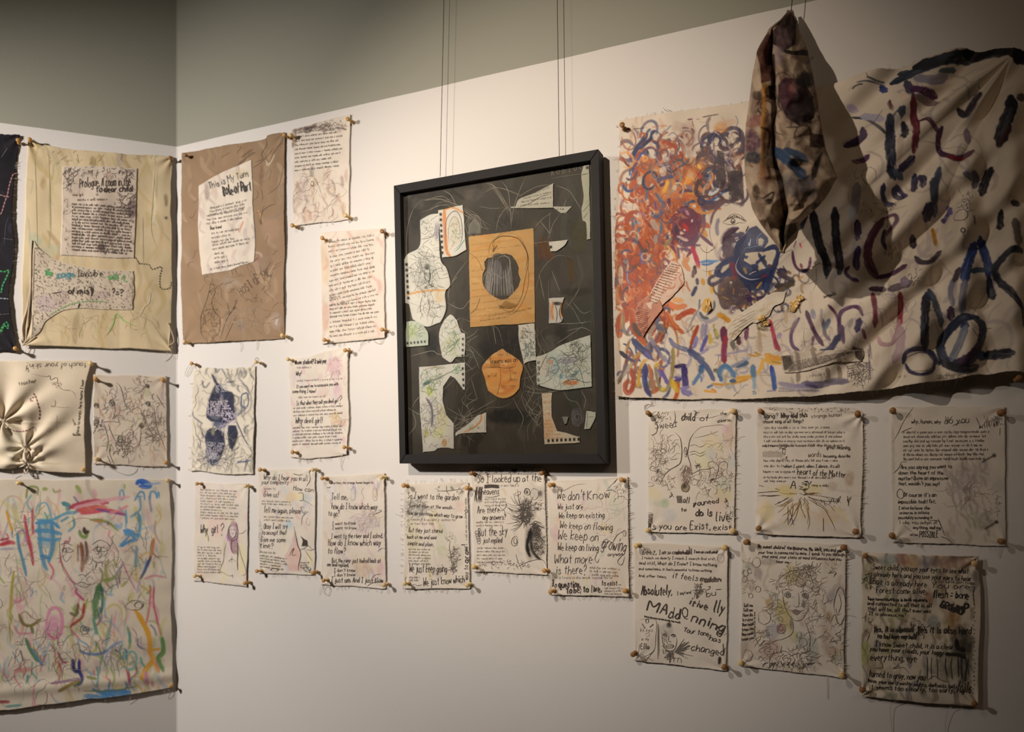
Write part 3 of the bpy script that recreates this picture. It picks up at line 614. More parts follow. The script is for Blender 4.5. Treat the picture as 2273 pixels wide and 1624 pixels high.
# ---- why girl
s = sheet((434, 1070), (552, 1073), (549, 1302), (430, 1289), seed=6); s.V(390, 1020, 4.735)
s.smear(230, 280, 740, 1260, 40, ['e3c2b8', 'e4d8a6', 'd9c3c9', 'e6cfc0'], .3, (14, 40), (60, 160), 1.4); s.B(440, 700, 90, 120, 'e2b7b0', .45); s.B(700, 1050, 40, 180, 'e4dc9a', .5)
s.QB(262, 322, 690, 340, 11, 29.5, 15, 1.15); s.T(265, 770, 340, 770, 96, 'Why', 2.4); s.T(385, 775, 450, 770, 96, 'girl', 2.4); s.T(475, 780, 510, 780, 110, '?', 2.2); s.L('320,740 345,800 350,860', 2)
s.QB(235, 925, 500, 930, 10, 29, 14, 1.15, rag=.1)
s.F('560,740 590,650 620,635 655,680 665,800 660,1000 600,960 570,860 545,800', 'a4708a', a=.75, tex=.4, col2='6b4a52'); s.F('575,720 600,690 635,720 640,790 605,825 575,790', 'd8cbc4', a=.9); s.F('545,770 570,840 560,860 540,820', '9b6fb0', a=.6)
s.L('570,720 575,790 605,825 638,790 640,720', 1.8); s.L('590,680 565,720 560,800 600,850 640,830', 2.2, '4a2f3a'); s.L('640,660 660,760 640,850', 2.2, '4a2f3a'); s.B(590, 735, 7, 7, '221a1a', .9); s.B(620, 732, 7, 7, '221a1a', .9); s.L('595,775 615,775', 1.3); s.L('600,830 590,900 600,960 630,990', 3, '5a3350')
s.L('545,860 520,960 510,1060 480,1130 470,1180', 1.4); s.L('655,870 660,960 655,1060 660,1160', 3.5, '3a3038'); s.L('670,900 690,1000 740,1140 745,1200 700,1215', 1.4); s.L('600,1010 595,1080', 1.2); s.L('560,1070 600,1040 640,1070', 1.2); s.L('475,1165 560,1215 610,1215', 1.2); s.L('600,1200 610,1240', 1.2); s.L('665,775 710,770 745,735', 1.2); s.B(520, 930, 18, 80, 'a9b77c', .4)
finish(s, 'written_cloth', 'narrow cloth reading Why girl? with a purple haired girl drawn at lower right', 'cloth sheet', 'the Why girl cloth', '437,1073,1;545,1078,0;543,1294,1;432,1278,0', '', .1, GRP)
# ---- devil girl
s = Sheet(WR, '640,796 690,790 735,776 775,771', '775,771 774,850 776,930 771,1008', '645,1014 690,1018 735,1014 771,1008', '640,796 645,900 645,1014', CRM, seed=5); s.V(390, 760, 4.735)
s.art.mottle(.04, .03); s.smear(1220, 100, 1800, 1150, 50, ['dccac2', 'd9b9bf', 'c9c3cc', 'e3d7c6'], .35, (14, 44), (60, 160), 1.4); s.B(1680, 260, 80, 100, 'd49fae', .45); s.B(1550, 520, 60, 60, 'c9a5a0', .4); s.B(1710, 520, 50, 80, 'c995b0', .4); s.B(1690, 810, 50, 80, 'd9b070', .5); s.B(1760, 850, 40, 40, 'cf9a80', .45); s.scr(1690, 260, 90, 120, 30, 1, cols=['a88a94', 'b99aa0', '8f8494']); s.scr(1700, 830, 90, 90, 26, 1, cols=['a98a60', '9a948e'])
s.T(1265, 230, 1585, 215, 46, 'A new student? I said yes', 2, bold=1); s.Q(1280, 275, 1450, 270, 18, 1.3); s.T(1270, 345, 1325, 345, 46, 'Why!', 2); s.Q(1280, 412, 1770, 388, 16, 1.2); s.T(1275, 480, 1715, 450, 34, 'If you want me to associate you with', 1.7); s.T(1230, 530, 1475, 528, 38, 'something I have!', 1.8); s.Q(1290, 585, 1580, 572, 15, 1.2)
s.T(1275, 660, 1715, 630, 44, 'Is that what they call you devil girl', 1.8); s.T(1720, 640, 1750, 640, 80, '?', 2); s.QB(1240, 700, 1775, 672, 3, 38, 15, 1.3); s.T(1265, 850, 1545, 845, 64, 'Why devil girl!', 2.1); s.L('1310,830 1330,880 1300,870', 1.5)
s.QB(1235, 905, 1775, 885, 6, 35, 15, 1.35, rag=.06)
finish(s, 'written_cloth', 'cloth reading Why devil girl! hanging left of the black frame', 'cloth sheet', 'the devil girl cloth', '639,797,0;766,777,1;764,992,1;649,1003,1', 'B', .16, GRP, extra=['764,1006 760,1020 757,1032 760,1043'])
# ---- upper letters
s = sheet((713, 516), (854, 506), (855, 750), (716, 764), seed=4, base=hx('dfd4c6')); s.V(390, 240, 2.9)
s.smear(945, 790, 1340, 1500, 60, ['d3b39c', 'cfa898', 'd9c9a8', 'c9b5a6', 'd5a9a0'], .3, (6, 24), (30, 110), 1.4); s.B(965, 1000, 26, 140, 'd9b280', .3); s.B(965, 1350, 26, 90, 'c98f7c', .4)
s.QB(990, 870, 1310, 818, 3, 30, 11, 1.3, '2b3030'); s.QB(1000, 965, 1310, 900, 5, 30, 11, 1.4, '252c2c'); s.QB(995, 1120, 1315, 1045, 6, 31, 11, 1.4, '252c2c'); s.Q(995, 1228, 1070, 1215, 11, 1.4); s.QB(995, 1275, 1320, 1240, 4, 25, 10, 1.4, '2a2a2a'); s.QB(995, 1385, 1330, 1345, 4, 30, 11, 1.3)
finish(s, 'written_cloth', 'pinkish written letter on cloth, upper right beside the black frame', 'cloth sheet', 'the letter cloth left of the frame', '715,528,1;848,513,2;848,731,1;720,754,1', 'B', .14, GRP, extra=['828,753 835,760 846,762 852,752'])
s = sheet((648, 288), (779, 254), (775, 487), (652, 503), seed=3, base=hx('e0d5c6')); s.V(390, 240, 2.9)
s.smear(760, 400, 1110, 720, 60, ['c9a58e', 'b98f80', 'd9c6a4', 'c9b0a0', 'b09a90'], .35, (5, 20), (30, 100), 1.5); s.B(880, 410, 16, 40, '6a5e58', .5); s.B(800, 560, 20, 60, 'a98a86', .35); s.smear(750, 100, 1110, 150, 40, ['5a4a44', '8a6a5c', '3a302c'], .5, (4, 12), (16, 60), -.1); s.smear(745, 140, 775, 260, 14, ['6a5650', '9a7a6a'], .4, (5, 14), (20, 60), 1.5)
s.scr(930, 108, 180, 26, 80, 1.2, '2c2421'); s.QB(770, 165, 1080, 130, 10, 27, 9, 1.4, '2c2926', rag=.12); s.scr(930, 560, 170, 160, 44, .8, '6a564c'); s.O(882, 488, 10, 16, 2)
finish(s, 'written_cloth', 'written cloth with a blackened top edge, highest on the wall', 'cloth sheet', 'the highest written cloth', '645,300,0;772,264,1;767,478,0;649,500,1', 'B', .07, GRP)
# ---- dark blue figure
s = Sheet(WR, '432,822 450,817 500,818 548,815 568,812', '568,812 566,930 564,1052', '424,1046 450,1046 500,1053 564,1052', '432,822 427,930 424,1046', hx('ddd4c2'), seed=2, wav=.004); s.V(390, 760, 4.735); s.art.mottle(.05, .03)
s.smear(200, 270, 830, 1340, 150, ['6b6660', '8f887c', '4e4e54', 'a59c8c'], .42, (5, 18), (40, 130), 1.5, dry=1.0, spread=.6); s.S('700,290 670,370 720,430 800,560 790,700 700,780', 16, '8d8a86', a=.7); s.O(735, 610, 45, 85, 5, '5a6478'); s.O(735, 610, 38, 70, 3, '4a5878')
for P in ('440,420 400,480 355,600 335,700 330,790 380,830 450,835 560,850 640,800 620,700 625,560 600,520 520,500 470,440', '370,900 330,930 315,1010 330,1100 320,1200 350,1260 400,1300 450,1270 500,1180 530,1080 520,960 470,900', '560,870 640,870 665,950 640,1060 600,1140 565,1080 555,960'):
    s.F(P, '10142c', a=.98, gl=.25, col2='1c2244', tex=.15)
s.B(470, 860, 70, 40, '3c4668', .8); s.S('390,340 430,420 460,470', 24, '1c2440', a=.9); s.S('440,320 480,270 520,320 545,380', 8, '252c50', a=.95, dry=.2); s.S('550,415 600,415 630,405', 10, '1d2140', a=.9); s.S('290,400 300,460 330,470 365,420', 12, '3a3f50', a=.8); s.S('190,720 200,780 290,850', 9, '2a3050', a=.8); s.S('640,830 690,930 740,1020 790,1090', 8, '26304a', a=.9); s.S('720,1010 780,930 830,890', 5, '3a4050', a=.6); s.S('660,1255 740,1250 800,1235', 18, '36447a', a=.85); s.S('700,430 760,470 770,520', 10, '4a5068', a=.7); s.S('690,660 740,690 660,760', 16, '55617e', a=.6)
s.B(490, 600, 20, 55, 'cfc6c0', .8); s.B(440, 780, 60, 30, '9fa29c', .5); s.B(400, 930, 22, 50, 'cdc88e', .6)
for r in range(7): s.Q(345 + s.rs.uniform(-5, 10), 640 + r * 21, 590 + s.rs.uniform(-40, 20), 625 + r * 26, 20, 1.9, 'cfc2dc', .1)
for r in range(4): s.Q(430, 470 + r * 20, 560, 440 + r * 24, 20, 1.6, 'aab0c8', .1)
for r in range(7): s.Q(335, 1060 + r * 28, 520 - r * 8, 1075 + r * 26, 22, 1.7, 'b5b2cc', .15)
s.scr(400, 1210, 70, 80, 44, 1.5, 'a9acbe'); s.scr(590, 780, 60, 70, 40, 1.8, 'bfb4d6'); s.scr(500, 900, 60, 40, 20, 1.8, 'c4bcd4'); s.L('640,800 700,940 770,1080', 1.6, '2a3050'); s.scr(500, 500, 300, 180, 24, 1.2, '4a4a50', .9); s.scr(520, 1150, 310, 180, 50, 1.3, '4a4a50', .6)
finish(s, 'painted_cloth', 'small cloth with a dark blue painted figure near the corner', 'cloth sheet', 'the dark blue figure cloth', '425,806,1;568,803,0;-;-', 'L', .05, GRP, extra=['425,806 415,822 413,834 420,830 430,812 436,820', '568,803 566,796 570,793 573,798 568,803 556,815'])
# ---- right group
s = sheet((1438, 912), (1634, 906), (1630, 1186), (1437, 1180), seed=12); s.V(1400, 880, 4.921)
for x, y, a, b, c in ((1080, 430, 60, 160, 'e0b7a0'), (1040, 350, 50, 40, 'd9a8c4'), (900, 540, 110, 120, 'e3d29a'), (800, 680, 90, 120, 'dfdca0'), (870, 620, 60, 70, 'b9bfd2'), (250, 1060, 90, 70, 'e4d89c'), (330, 1160, 110, 40, 'aebfa0'), (380, 1170, 40, 60, '8fb08a'), (420, 1290, 90, 70, 'b5bccb'), (1010, 960, 90, 90, 'b5c4b0'), (1000, 1080, 110, 80, 'd9c98c'), (600, 860, 80, 110, 'b9a294'), (1110, 700, 50, 90, 'b7c3cf'), (960, 1200, 110, 80, 'e0c0b4'), (600, 990, 60, 60, 'd9be8c')): s.B(x, y, a, b, c, .42)
s.T(270, 350, 510, 330, 76, 'Sweet', 2.0); s.L('250,240 290,300 285,390 240,420 240,430', 2.2); s.T(555, 260, 700, 260, 84, 'child', 2.6, bold=1); s.T(760, 265, 850, 262, 64, 'of', 2.2); s.L('700,230 850,235 980,200', 1.1); s.T(980, 205, 1050, 200, 40, 'the', 1.7); s.T(950, 285, 1100, 265, 38, 'universe,', 1.7)
s.L('480,160 490,240 460,330 500,320', 2); s.L('485,390 540,450 558,540 560,640 545,720 500,760 430,800 370,860 330,950', 3, '4a3832'); s.L('690,400 650,470 632,560 625,640 655,740 665,850', 2.8, '4a3832'); s.L('690,400 760,340 860,320 1010,310 1060,350', 1.4, '6a5048'); s.L('690,450 800,430 900,400 965,375', 1.3, '6a5048'); s.L('430,800 380,780', 1.5); s.O(600, 605, 17, 50, 2.0); s.O(602, 610, 8, 22, 1.6)
for r in range(60):
    a = s.rs.uniform(.6, 2.5); L = s.rs.uniform(30, 90); x, y = 600 + s.rs.uniform(-30, 50), 740 + s.rs.uniform(0, 180); s.L([[x, y], [x + L * math.cos(a) * .5 + 8, y + L * math.sin(a) * .5], [x + L * math.cos(a), y + L * math.sin(a)]], 1.0, '6a5348')
s.B(600, 990, 42, 46, '5c4c3c', .6); s.O(600, 990, 42, 48, 2.2); s.B(590, 975, 20, 26, '2a211c', .7)
for cx, cy in ((300, 800), (730, 750), (875, 915), (455, 1080), (1055, 1130), (720, 170)):
    for r in range(12): a = s.rs.uniform(0, 6.28); L = s.rs.uniform(14, 46); s.L([[cx, cy], [cx + L * math.cos(a), cy + L * math.sin(a)]], 1.2)
s.scr(330, 600, 140, 200, 60, 1.0, '5b4a40'); s.scr(330, 200, 110, 60, 34, 1.3, '4a3b34'); s.scr(430, 950, 60, 70, 26, 1.2, '7a6650'); s.scr(830, 900, 140, 140, 50, 1.0, '6b584c'); s.scr(1030, 900, 100, 140, 34, 1.1, '6b4f44'); s.scr(980, 600, 130, 190, 36, 1.0, cols=['a98070', 'b09a60', '8a8a94']); s.scr(1090, 1260, 50, 80, 24, 1.1)
for r in range(26): s.O(210 + s.rs.uniform(0, 160), 560 + s.rs.uniform(0, 400), 20 + s.rs.uniform(0, 16), 24, .9, '6a5a4c')
for yy in (540, 610, 640): s.L(f'640,{yy} 700,{yy - 15} 760,{yy + 10} 820,{yy - 20}', 1.1)
s.L('660,850 760,800 850,790 900,770', 1.2); s.L('850,790 850,720 915,715 960,770 940,860 920,930', 1.2); s.L('960,770 980,720 1050,715 1055,800', 1.2)
for k in range(7): s.L([[505 + k * 9, 1080], [515 + k * 8, 1160]], 1.4)
s.T(575, 1160, 640, 1165, 74, 'all', 2.2); s.T(690, 1190, 800, 1185, 62, 'you', 2.5, bold=1); s.T(810, 1170, 960, 1160, 56, 'need', 2.2); s.T(550, 1250, 605, 1250, 44, 'to', 2.2); s.T(710, 1305, 890, 1300, 80, 'do is', 2.5, bold=1); s.T(925, 1360, 1085, 1360, 110, 'live', 2.6); s.T(190, 1450, 440, 1450, 76, 'As you', 2.2); s.T(490, 1455, 610, 1455, 62, 'are', 2.2); s.T(650, 1450, 870, 1450, 90, 'Exist,', 2.5); s.T(905, 1455, 1100, 1455, 66, 'exist', 2.3)
for k in range(9): s.O(215, 1280 + k * 14, 28 - k, 12, 1.2)
finish(s, 'written_cloth', 'cloth reading Sweet child of the universe, with a tree shaped figure drawn', 'cloth sheet', 'the child of the universe cloth', '1438,916,2;1627,912,0;1626,1178,0;1437,1177,0', 'R', .1, GRP, extra=['1441,895 1430,900 1432,912', '1447,888 1445,897 1434,897 1430,906'])
s = Sheet(WR, '1678,903 1760,903 1850,902 1900,906 1916,918', '1916,918 1916,1000 1912,1100 1910,1192', '1676,1183 1790,1190 1910,1192', '1678,903 1680,1040 1676,1183', CRM, seed=13, wav=.004); s.V(1660, 880, 4.92); s.art.mottle(.04, .03)
for x, y, a, b, c, al in ((430, 1030, 110, 70, 'd8c060', .5), (700, 1010, 120, 60, 'd9c878', .45), (200, 1250, 80, 120, 'e0cb80', .5), (560, 1230, 140, 80, 'e3d3a0', .4), (860, 1300, 140, 70, 'dcb98a', .4), (920, 980, 60, 50, 'a8957c', .45), (1110, 900, 50, 80, 'a38468', .5), (130, 250, 40, 100, 'a89a98', .4), (1100, 330, 60, 60, 'a99a98', .35), (280, 130, 150, 24, 'b9a9a0', .4)): s.B(x, y, a, b, c, al)
s.smear(120, 1000, 1180, 1480, 30, ['e0cd90', 'd9c3a8', 'cdbfb0'], .3, (14, 40), (80, 200), .3)
s.T(170, 235, 330, 230, 50, 'song?', 2.0); s.T(365, 235, 650, 225, 52, 'Why did this', 2.3, bold=1); s.T(690, 235, 1020, 215, 44, 'strange human', 1.6, '6b5448'); s.T(170, 290, 605, 285, 40, 'choose song, of all things?', 1.8); s.Q(180, 352, 930, 348, 22, 1.4); s.QB(175, 400, 1080, 398, 4, 48, 18, 1.5, rag=.04)
s.T(160, 550, 300, 550, 34, 'matter', 1.4); s.Q(310, 548, 830, 545, 22, 1.5); s.T(860, 570, 1120, 575, 44, 'great meaning,', 1.7); s.T(660, 660, 800, 655, 60, 'words', 1.6, '6b5448'); s.T(825, 665, 1115, 662, 36, 'becoming, describe', 1.5); s.QB(170, 710, 1010, 708, 1, 40, 20, 1.6); s.Q(175, 770, 400, 768, 20, 1.5); s.T(400, 775, 1000, 775, 36, 'when I paint, when I dance, its all', 1.6); s.Q(170, 830, 520, 830, 20, 1.6); s.T(540, 855, 690, 850, 70, 'heart', 1.9); s.T(710, 860, 1060, 880, 66, 'of the Matter', 2.0); s.QB(175, 890, 940, 895, 1, 40, 18, 1.5); s.Q(180, 930, 440, 930, 17, 1.4); s.Q(700, 975, 880, 985, 20, 1.6)
for k in range(16): s.L([[165 + k * 14, 595 + s.rs.uniform(-8, 8)], [168 + k * 14, 660]], 1, '7d6d60')
s.scr(380, 540, 60, 30, 24, 1.4); s.L('385,560 380,600 400,635 410,580', 1.4); s.scr(400, 670, 50, 16, 16, 1.6, '5a302c')
for r in range(34):
    a = s.rs.uniform(-.1, 3.3); L = s.rs.uniform(120, 420); L0 = s.rs.uniform(.25, .5) * L; x, y = 540 + s.rs.uniform(-40, 100), 1060
    s.L([[x + L0 * math.cos(a), y + L0 * math.sin(a) * .8], [x + L * .8 * math.cos(a), y + L * .7 * math.sin(a)], [x + L * math.cos(a + .08), y + L * .95 * math.sin(a + .08)]], 1.5, ['4a3a30', '8a5a40', 'a58a50'][r % 3])
for P in ('100,960 175,980', '105,1048 340,1030', '120,1082 340,1075', '300,1000 345,1018', '660,1100 850,1140 1000,1135', '650,1110 760,1180 840,1230 930,1390 955,1460', '440,1190 440,1400', '460,1240 500,1400', '575,1200 630,1320', '825,1320 825,1470', '560,1050 620,1070 730,1060'): s.L(P, 1.7, '3d2e28')
s.T(465, 1010, 520, 1010, 90, 'A', 2.2); s.T(640, 1000, 690, 1000, 70, 'Y', 2)
for k in range(40): x = s.rs.uniform(780, 1180); s.L([[x, 1130 + s.rs.uniform(-50, 70)], [x + 12, 1130 + s.rs.uniform(-50, 70)]], 1.6) if k % 2 else s.L([[555 + s.rs.uniform(0, 110), 920 + k * 4], [560 + s.rs.uniform(0, 110), 926 + k * 4]], 1.8)
for x, y in ((270, 135), (470, 140), (600, 135), (740, 130), (860, 145), (980, 140), (1060, 150)): s.scr(x, y, 70, 28, 12, 1.2, '5d4a44')
finish(s, 'written_cloth', 'cloth about a song, with a yellow sunburst of pen lines at its foot', 'cloth sheet', 'the sunburst cloth', '1688,912,2;1904,917,2;1899,1180,2;1683,1173,2', 'R', .5, GRP, ln=(2, 6))
s = sheet((1976, 901), (2230, 902), (2233, 1212), (1981, 1203), seed=14); s.V(1950, 880, 4.641)
s.smear(720, 640, 1180, 1480, 50, ['b39c96', 'b9a7a0', 'a99f9c', 'bda690', 'aaa890'], .35, (14, 44), (60, 200), 1.4)
for x, y, a, b, c, al in ((880, 840, 120, 160, 'a3938f', .4), (1080, 760, 80, 130, 'ab9a92', .35), (950, 930, 60, 60, 'cbbcb6', .5), (895, 960, 26, 40, '806a64', .5), (915, 1050, 40, 30, '7a5e50', .5), (1080, 1280, 110, 90, '9a9a84', .4), (150, 700, 20, 400, 'a5958a', .35), (1230, 930, 60, 60, 'ada9a0', .3)): s.B(x, y, a, b, c, al)
s.T(340, 275, 640, 275, 42, 'why, human, why', 1.8); s.T(680, 280, 930, 270, 70, 'do you', 2.0); s.T(1040, 330, 1230, 300, 60, 'will it', 1.9); s.L('370,95 330,150 275,230 240,290 200,380 150,460', 1.6); s.L('230,370 290,340 345,320', 2)
s.QB(255, 380, 1150, 372, 7, 46, 20, 1.9, '352a26', rag=.08); s.T(230, 745, 750, 735, 40, 'Are you saying you want to', 1.9); s.T(205, 800, 665, 800, 38, 'down the heart of the', 1.8); s.T(205, 860, 715, 855, 40, 'matter! Quite an impressive', 1.8); s.T(205, 910, 620, 915, 40, "feat, wouldn't you say!", 1.8)
s.O(225, 1000, 36, 50, 1.5, turns=1.5); s.T(255, 1030, 590, 1030, 46, "Of course it's an", 1.9); s.T(200, 1100, 585, 1095, 40, 'impossible task! Yet,', 1.8); s.T(205, 1160, 525, 1160, 34, 'I also believe the', 1.7); s.T(215, 1208, 520, 1208, 32, 'universe in infinite', 1.6); s.T(205, 1258, 550, 1258, 32, 'possibility extending it', 1.6); s.Q(215, 1312, 630, 1310, 26, 1.8); s.T(355, 1360, 635, 1362, 34, 'anything, making', 1.6); s.T(325, 1430, 400, 1430, 30, 'also', 1.5); s.T(420, 1445, 610, 1445, 62, 'POSSIBLE', 1.9)
s.L('510,1275 610,1275 640,1330', 1.4); s.L('610,1250 640,1320 680,1430', 1.6); s.L('640,1440 700,1460 765,1515', 1.8); s.L('255,1320 350,1395', 1); s.L('240,670 290,672', 1.3); s.L('235,670 210,730 155,790', 1.5); s.L('690,200 700,260 760,200', 1.4)
for x, y, x2, y2 in ((1190, 605, 1065, 675), (1215, 1290, 1100, 1360)): s.S([[x, y], [(x + x2) / 2, (y + y2) / 2], [x2, y2]], 16, '3c312c', a=.85, dry=.1); s.B(x, y, 22, 22, '3c312c', .9)
s.scr(1180, 260, 90, 60, 30, 1.3, '54463e'); s.L('1000,210 1040,300 1030,330', 1.5); s.L('760,300 830,270 900,265', 1.4); s.L('1250,320 1245,400', 1.3); s.scr(1180, 1150, 60, 200, 26, 1, '6d5f55'); s.scr(900, 1000, 200, 200, 26, .9, '8a7a70')
finish(s, 'written_cloth', 'cloth reading why, human, why, rightmost of the middle row', 'cloth sheet', 'the why human cloth', '1982,910,2;2225,914,2;2225,1201,2;1980,1188,2', 'B', .06, GRP, extra=['2222,1212 2219,1222 2217,1238'])
s = sheet((1408, 1203), (1616, 1212), (1613, 1488), (1408, 1465), seed=15); s.V(1390, 1190, 4.923)
s.T(185, 195, 330, 195, 64, 'Geez,', 2.0); s.T(360, 195, 680, 190, 46, 'I am so confused!!', 1.9, bold=0); s.T(540, 190, 690, 195, 44, 'confuse', 2.2, bold=1); s.T(740, 180, 1000, 185, 32, 'I am so confused!', 1.6, bold=1); s.T(170, 245, 980, 258, 30, 'I reach so dearly I reach I search And still,', 1.4); s.T(145, 305, 990, 325, 38, 'and still, What do I Know? I know nothing', 1.7); s.T(140, 365, 940, 385, 30, 'and sometimes, it feels peaceful to know nothing.', 1.5); s.T(140, 440, 440, 455, 32, 'And, other times,', 1.5); s.T(505, 450, 780, 490, 70, 'it feels', 2.1); s.T(815, 490, 1030, 495, 60, 'madden', 2.4, bold=2, col='4a403a')
s.L('690,110 700,190', 3); s.L('712,130 715,195', 3); s.T(165, 635, 500, 640, 100, 'Absolutely,', 2.6, bold=1); s.T(560, 640, 710, 620, 34, 'I say! and', 1.6); s.scr(795, 590, 50, 66, 60, 1.8); s.L('850,580 900,580 920,545 890,550', 1.7); s.T(880, 660, 980, 640, 60, 'bu', 2); s.L('980,580 1040,575', 1.8)
s.T(225, 800, 440, 850, 110, 'MA', 2.6, bold=2); s.T(465, 890, 580, 900, 120, 'dd', 2.6, bold=2); s.O(645, 830, 32, 56, 2.4, turns=2); s.L('610,830 640,890 680,900', 2.6); s.T(710, 930, 1060, 1040, 110, 'nning', 3.0, bold=2); s.T(690, 740, 880, 800, 76, 'itive', 2.6, bold=1); s.T(950, 820, 1060, 840, 130, 'lly', 2.8, bold=2); s.O(1020, 1060, 30, 34, 2.2, turns=2)
s.T(205, 880, 590, 945, 20, 'have become is one being too much', 1.5, bold=1); s.T(630, 1040, 900, 1090, 56, 'Your tone', 2.1); s.T(905, 1130, 1025, 1160, 60, 'has', 2.3); s.T(710, 1240, 1060, 1300, 80, 'changed', 2.4); s.L('1060,1170 1062,1290', 2.5); s.S('1025,1320 1020,1390', 34, '2a1d18', a=.85, dry=.5); s.T(1050, 1060, 1075, 1080, 50, ':', 3)
s.L('350,950 350,1340', 2.6, '5a524c'); s.L('360,960 362,1300', 1.6, '6a625c'); s.B(472, 965, 26, 28, '1d1815', .9); s.B(440, 1010, 90, 60, '8f8d84', .35); s.L('390,1040 400,1140 430,1230 475,1250 530,1230 555,1150 545,1080', 1.7); s.O(425, 1075, 22, 14, 2.2); s.O(515, 1080, 22, 14, 2.2); s.B(425, 1075, 14, 10, '221c19', .8); s.B(517, 1080, 14, 10, '221c19', .8); s.L('470,1060 465,1130 480,1150 495,1140', 1.5); s.O(478, 1195, 44, 20, 1.8); s.L('435,1195 520,1193', 1.6); s.scr(475, 1290, 46, 46, 60, 1.8, '3d3733'); s.L('480,1260 480,1400', 3)
for r in range(34): a = s.rs.uniform(-1.0, .5); L = s.rs.uniform(80, 210); s.L([[530, 1260], [530 + L * math.cos(a), 1260 + L * math.sin(a)]], 1.6, '5a534d')
for r in range(20): s.L([[380 + s.rs.uniform(0, 60), 1020 + r * 12], [400 + s.rs.uniform(0, 60), 1050 + r * 12]], 1.4, '7d766e')
s.L('150,905 230,900 330,915 325,1100 300,1250 150,1330', 1.3, '6a5c52'); s.L('175,950 210,1000', 2.6); s.L('300,955 260,990', 2.4); s.O(232, 922, 16, 22, 2); s.Q(160, 1040, 310, 1040, 30, 1.2); s.O(235, 1070, 22, 18, 1.1, '9a6a60'); s.Q(170, 1135, 260, 1130, 20, 1.3); s.T(160, 1225, 250, 1230, 60, 'Ella', 1.9); s.L('160,1280 300,1355', 1.5); s.L('310,1240 220,1350', 1.5); s.L('150,1170 130,1330', 1.2); s.O(1035, 235, 40, 50, 1, 'a9a59a', turns=2); s.Q(520, 1370, 610, 1375, 60, 1.6)
finish(s, 'written_cloth', 'cloth reading Geez, Absolutely maddening, with a gaunt face at lower left', 'cloth sheet', 'the maddening cloth', '1412,1211,0;1608,1216,0;1607,1481,2;1405,1452,2', '', .1, GRP)
s = sheet((1645, 1197), (1878, 1207), (1873, 1504), (1643, 1477), seed=16); s.V(1630, 1180, 4.389)
for x, y, a, b, c, al in ((560, 420, 70, 90, 'c6b56a', .5), (640, 470, 60, 60, 'a5936e', .4), (350, 700, 40, 60, 'b98a4a', .6), (400, 740, 60, 120, '9aa0a0', .4), (460, 760, 60, 120, 'c0ab58', .55), (530, 880, 40, 120, 'b8a860', .5), (380, 960, 80, 70, '8f94a8', .5), (455, 935, 40, 44, 'a06058', .6), (575, 1010, 40, 60, 'b9b26a', .5), (650, 1050, 60, 70, '93a08c', .5), (760, 1140, 60, 120, '8f9c90', .5), (350, 1150, 90, 100, 'a47a72', .45), (230, 400, 40, 60, '8d8690', .5), (150, 330, 50, 40, '9aa49c', .5), (120, 450, 60, 90, 'b5aca0', .3), (940, 640, 40, 60, '84788c', .5), (930, 820, 40, 60, 'a98a5c', .5), (1030, 560, 80, 60, 'a09498', .4), (960, 1180, 60, 60, 'b08868', .5), (1010, 1240, 50, 50, '8d9a86', .5), (130, 1120, 80, 110, 'b7a698', .5), (340, 290, 90, 34, '8f857c', .5), (900, 1000, 60, 180, 'b39c92', .4)): s.B(x, y, a, b, c, al)
s.smear(80, 260, 1070, 1400, 50, ['b09a8c', 'bfa994', 'a8a49a', 'c0ad80'], .25, (14, 40), (60, 180), 1.4)
s.T(230, 155, 1050, 195, 34, 'No sweet child of the Universe. No. Wolf, you and you', 1.9, bold=1); s.T(235, 210, 1070, 235, 34, 'your tree is connected to mine. I speak to you through', 1.8); s.T(270, 250, 1040, 280, 32, 'your mind, your state of mind influences how you', 1.8); s.T(410, 300, 530, 305, 28, 'hear me', 1.7)
for i, t in enumerate(('Tell me', 'Tell me', 'How do I', 'know?', 'How could I', 'know you?', 'How could I', 'know you?')): s.T(90 - i * 2, 730 + i * 47, 205 if i > 1 else 180, 728 + i * 44, 32, t, 1.9)
F2 = '3b3330'
s.L('470,560 480,680 510,770 560,840 620,865 680,830 700,770', 1.8, F2); s.L('460,560 430,480 480,420 560,380 660,370 740,430 770,520 740,600', 1.5, F2); s.O(520, 613, 30, 24, 2.0, F2); s.O(690, 620, 30, 26, 2.0, F2); s.B(520, 613, 24, 20, '6d6a68', .6); s.B(690, 620, 26, 24, '6d6a68', .6); s.O(520, 613, 13, 13, 2.2, F2); s.O(692, 620, 13, 13, 2.2, F2); s.L('475,570 520,555 560,575', 1.5, F2); s.L('640,590 690,570 725,590', 1.5, F2); s.L('625,590 630,660 625,720 600,730 575,710', 1.4, F2); s.L('530,760 570,765 600,755 640,770 690,755', 1.7, F2); s.F('560,775 600,758 650,775 605,805', '6d5550', a=.7); s.L('560,775 605,805 650,775', 1.6, F2); s.B(675, 700, 16, 40, '4a4040', .6)
s.L('550,820 575,900 560,990 480,1040 400,1060 330,1100', 1.5, F2); s.L('680,860 720,950 740,1050 730,1150', 1.5, F2); s.B(555, 900, 18, 50, '4a4038', .5)
s.scr(640, 430, 150, 110, 90, 1.1, '5c5148'); s.scr(800, 720, 90, 330, 80, 1.1, '6b5f55', .5); s.scr(420, 700, 90, 260, 70, 1.1, '5f564c'); s.scr(120, 430, 60, 160, 30, 1.1, '8a8078'); s.scr(560, 1240, 260, 100, 90, 1.4, '4a3d36'); s.scr(990, 1050, 80, 260, 56, 1.3, '5b4b42'); s.scr(300, 1080, 90, 160, 40, 1.2, '5f5048'); s.scr(720, 370, 110, 60, 40, 1.5, '4a413a'); s.scr(960, 370, 70, 60, 12, 1.4)
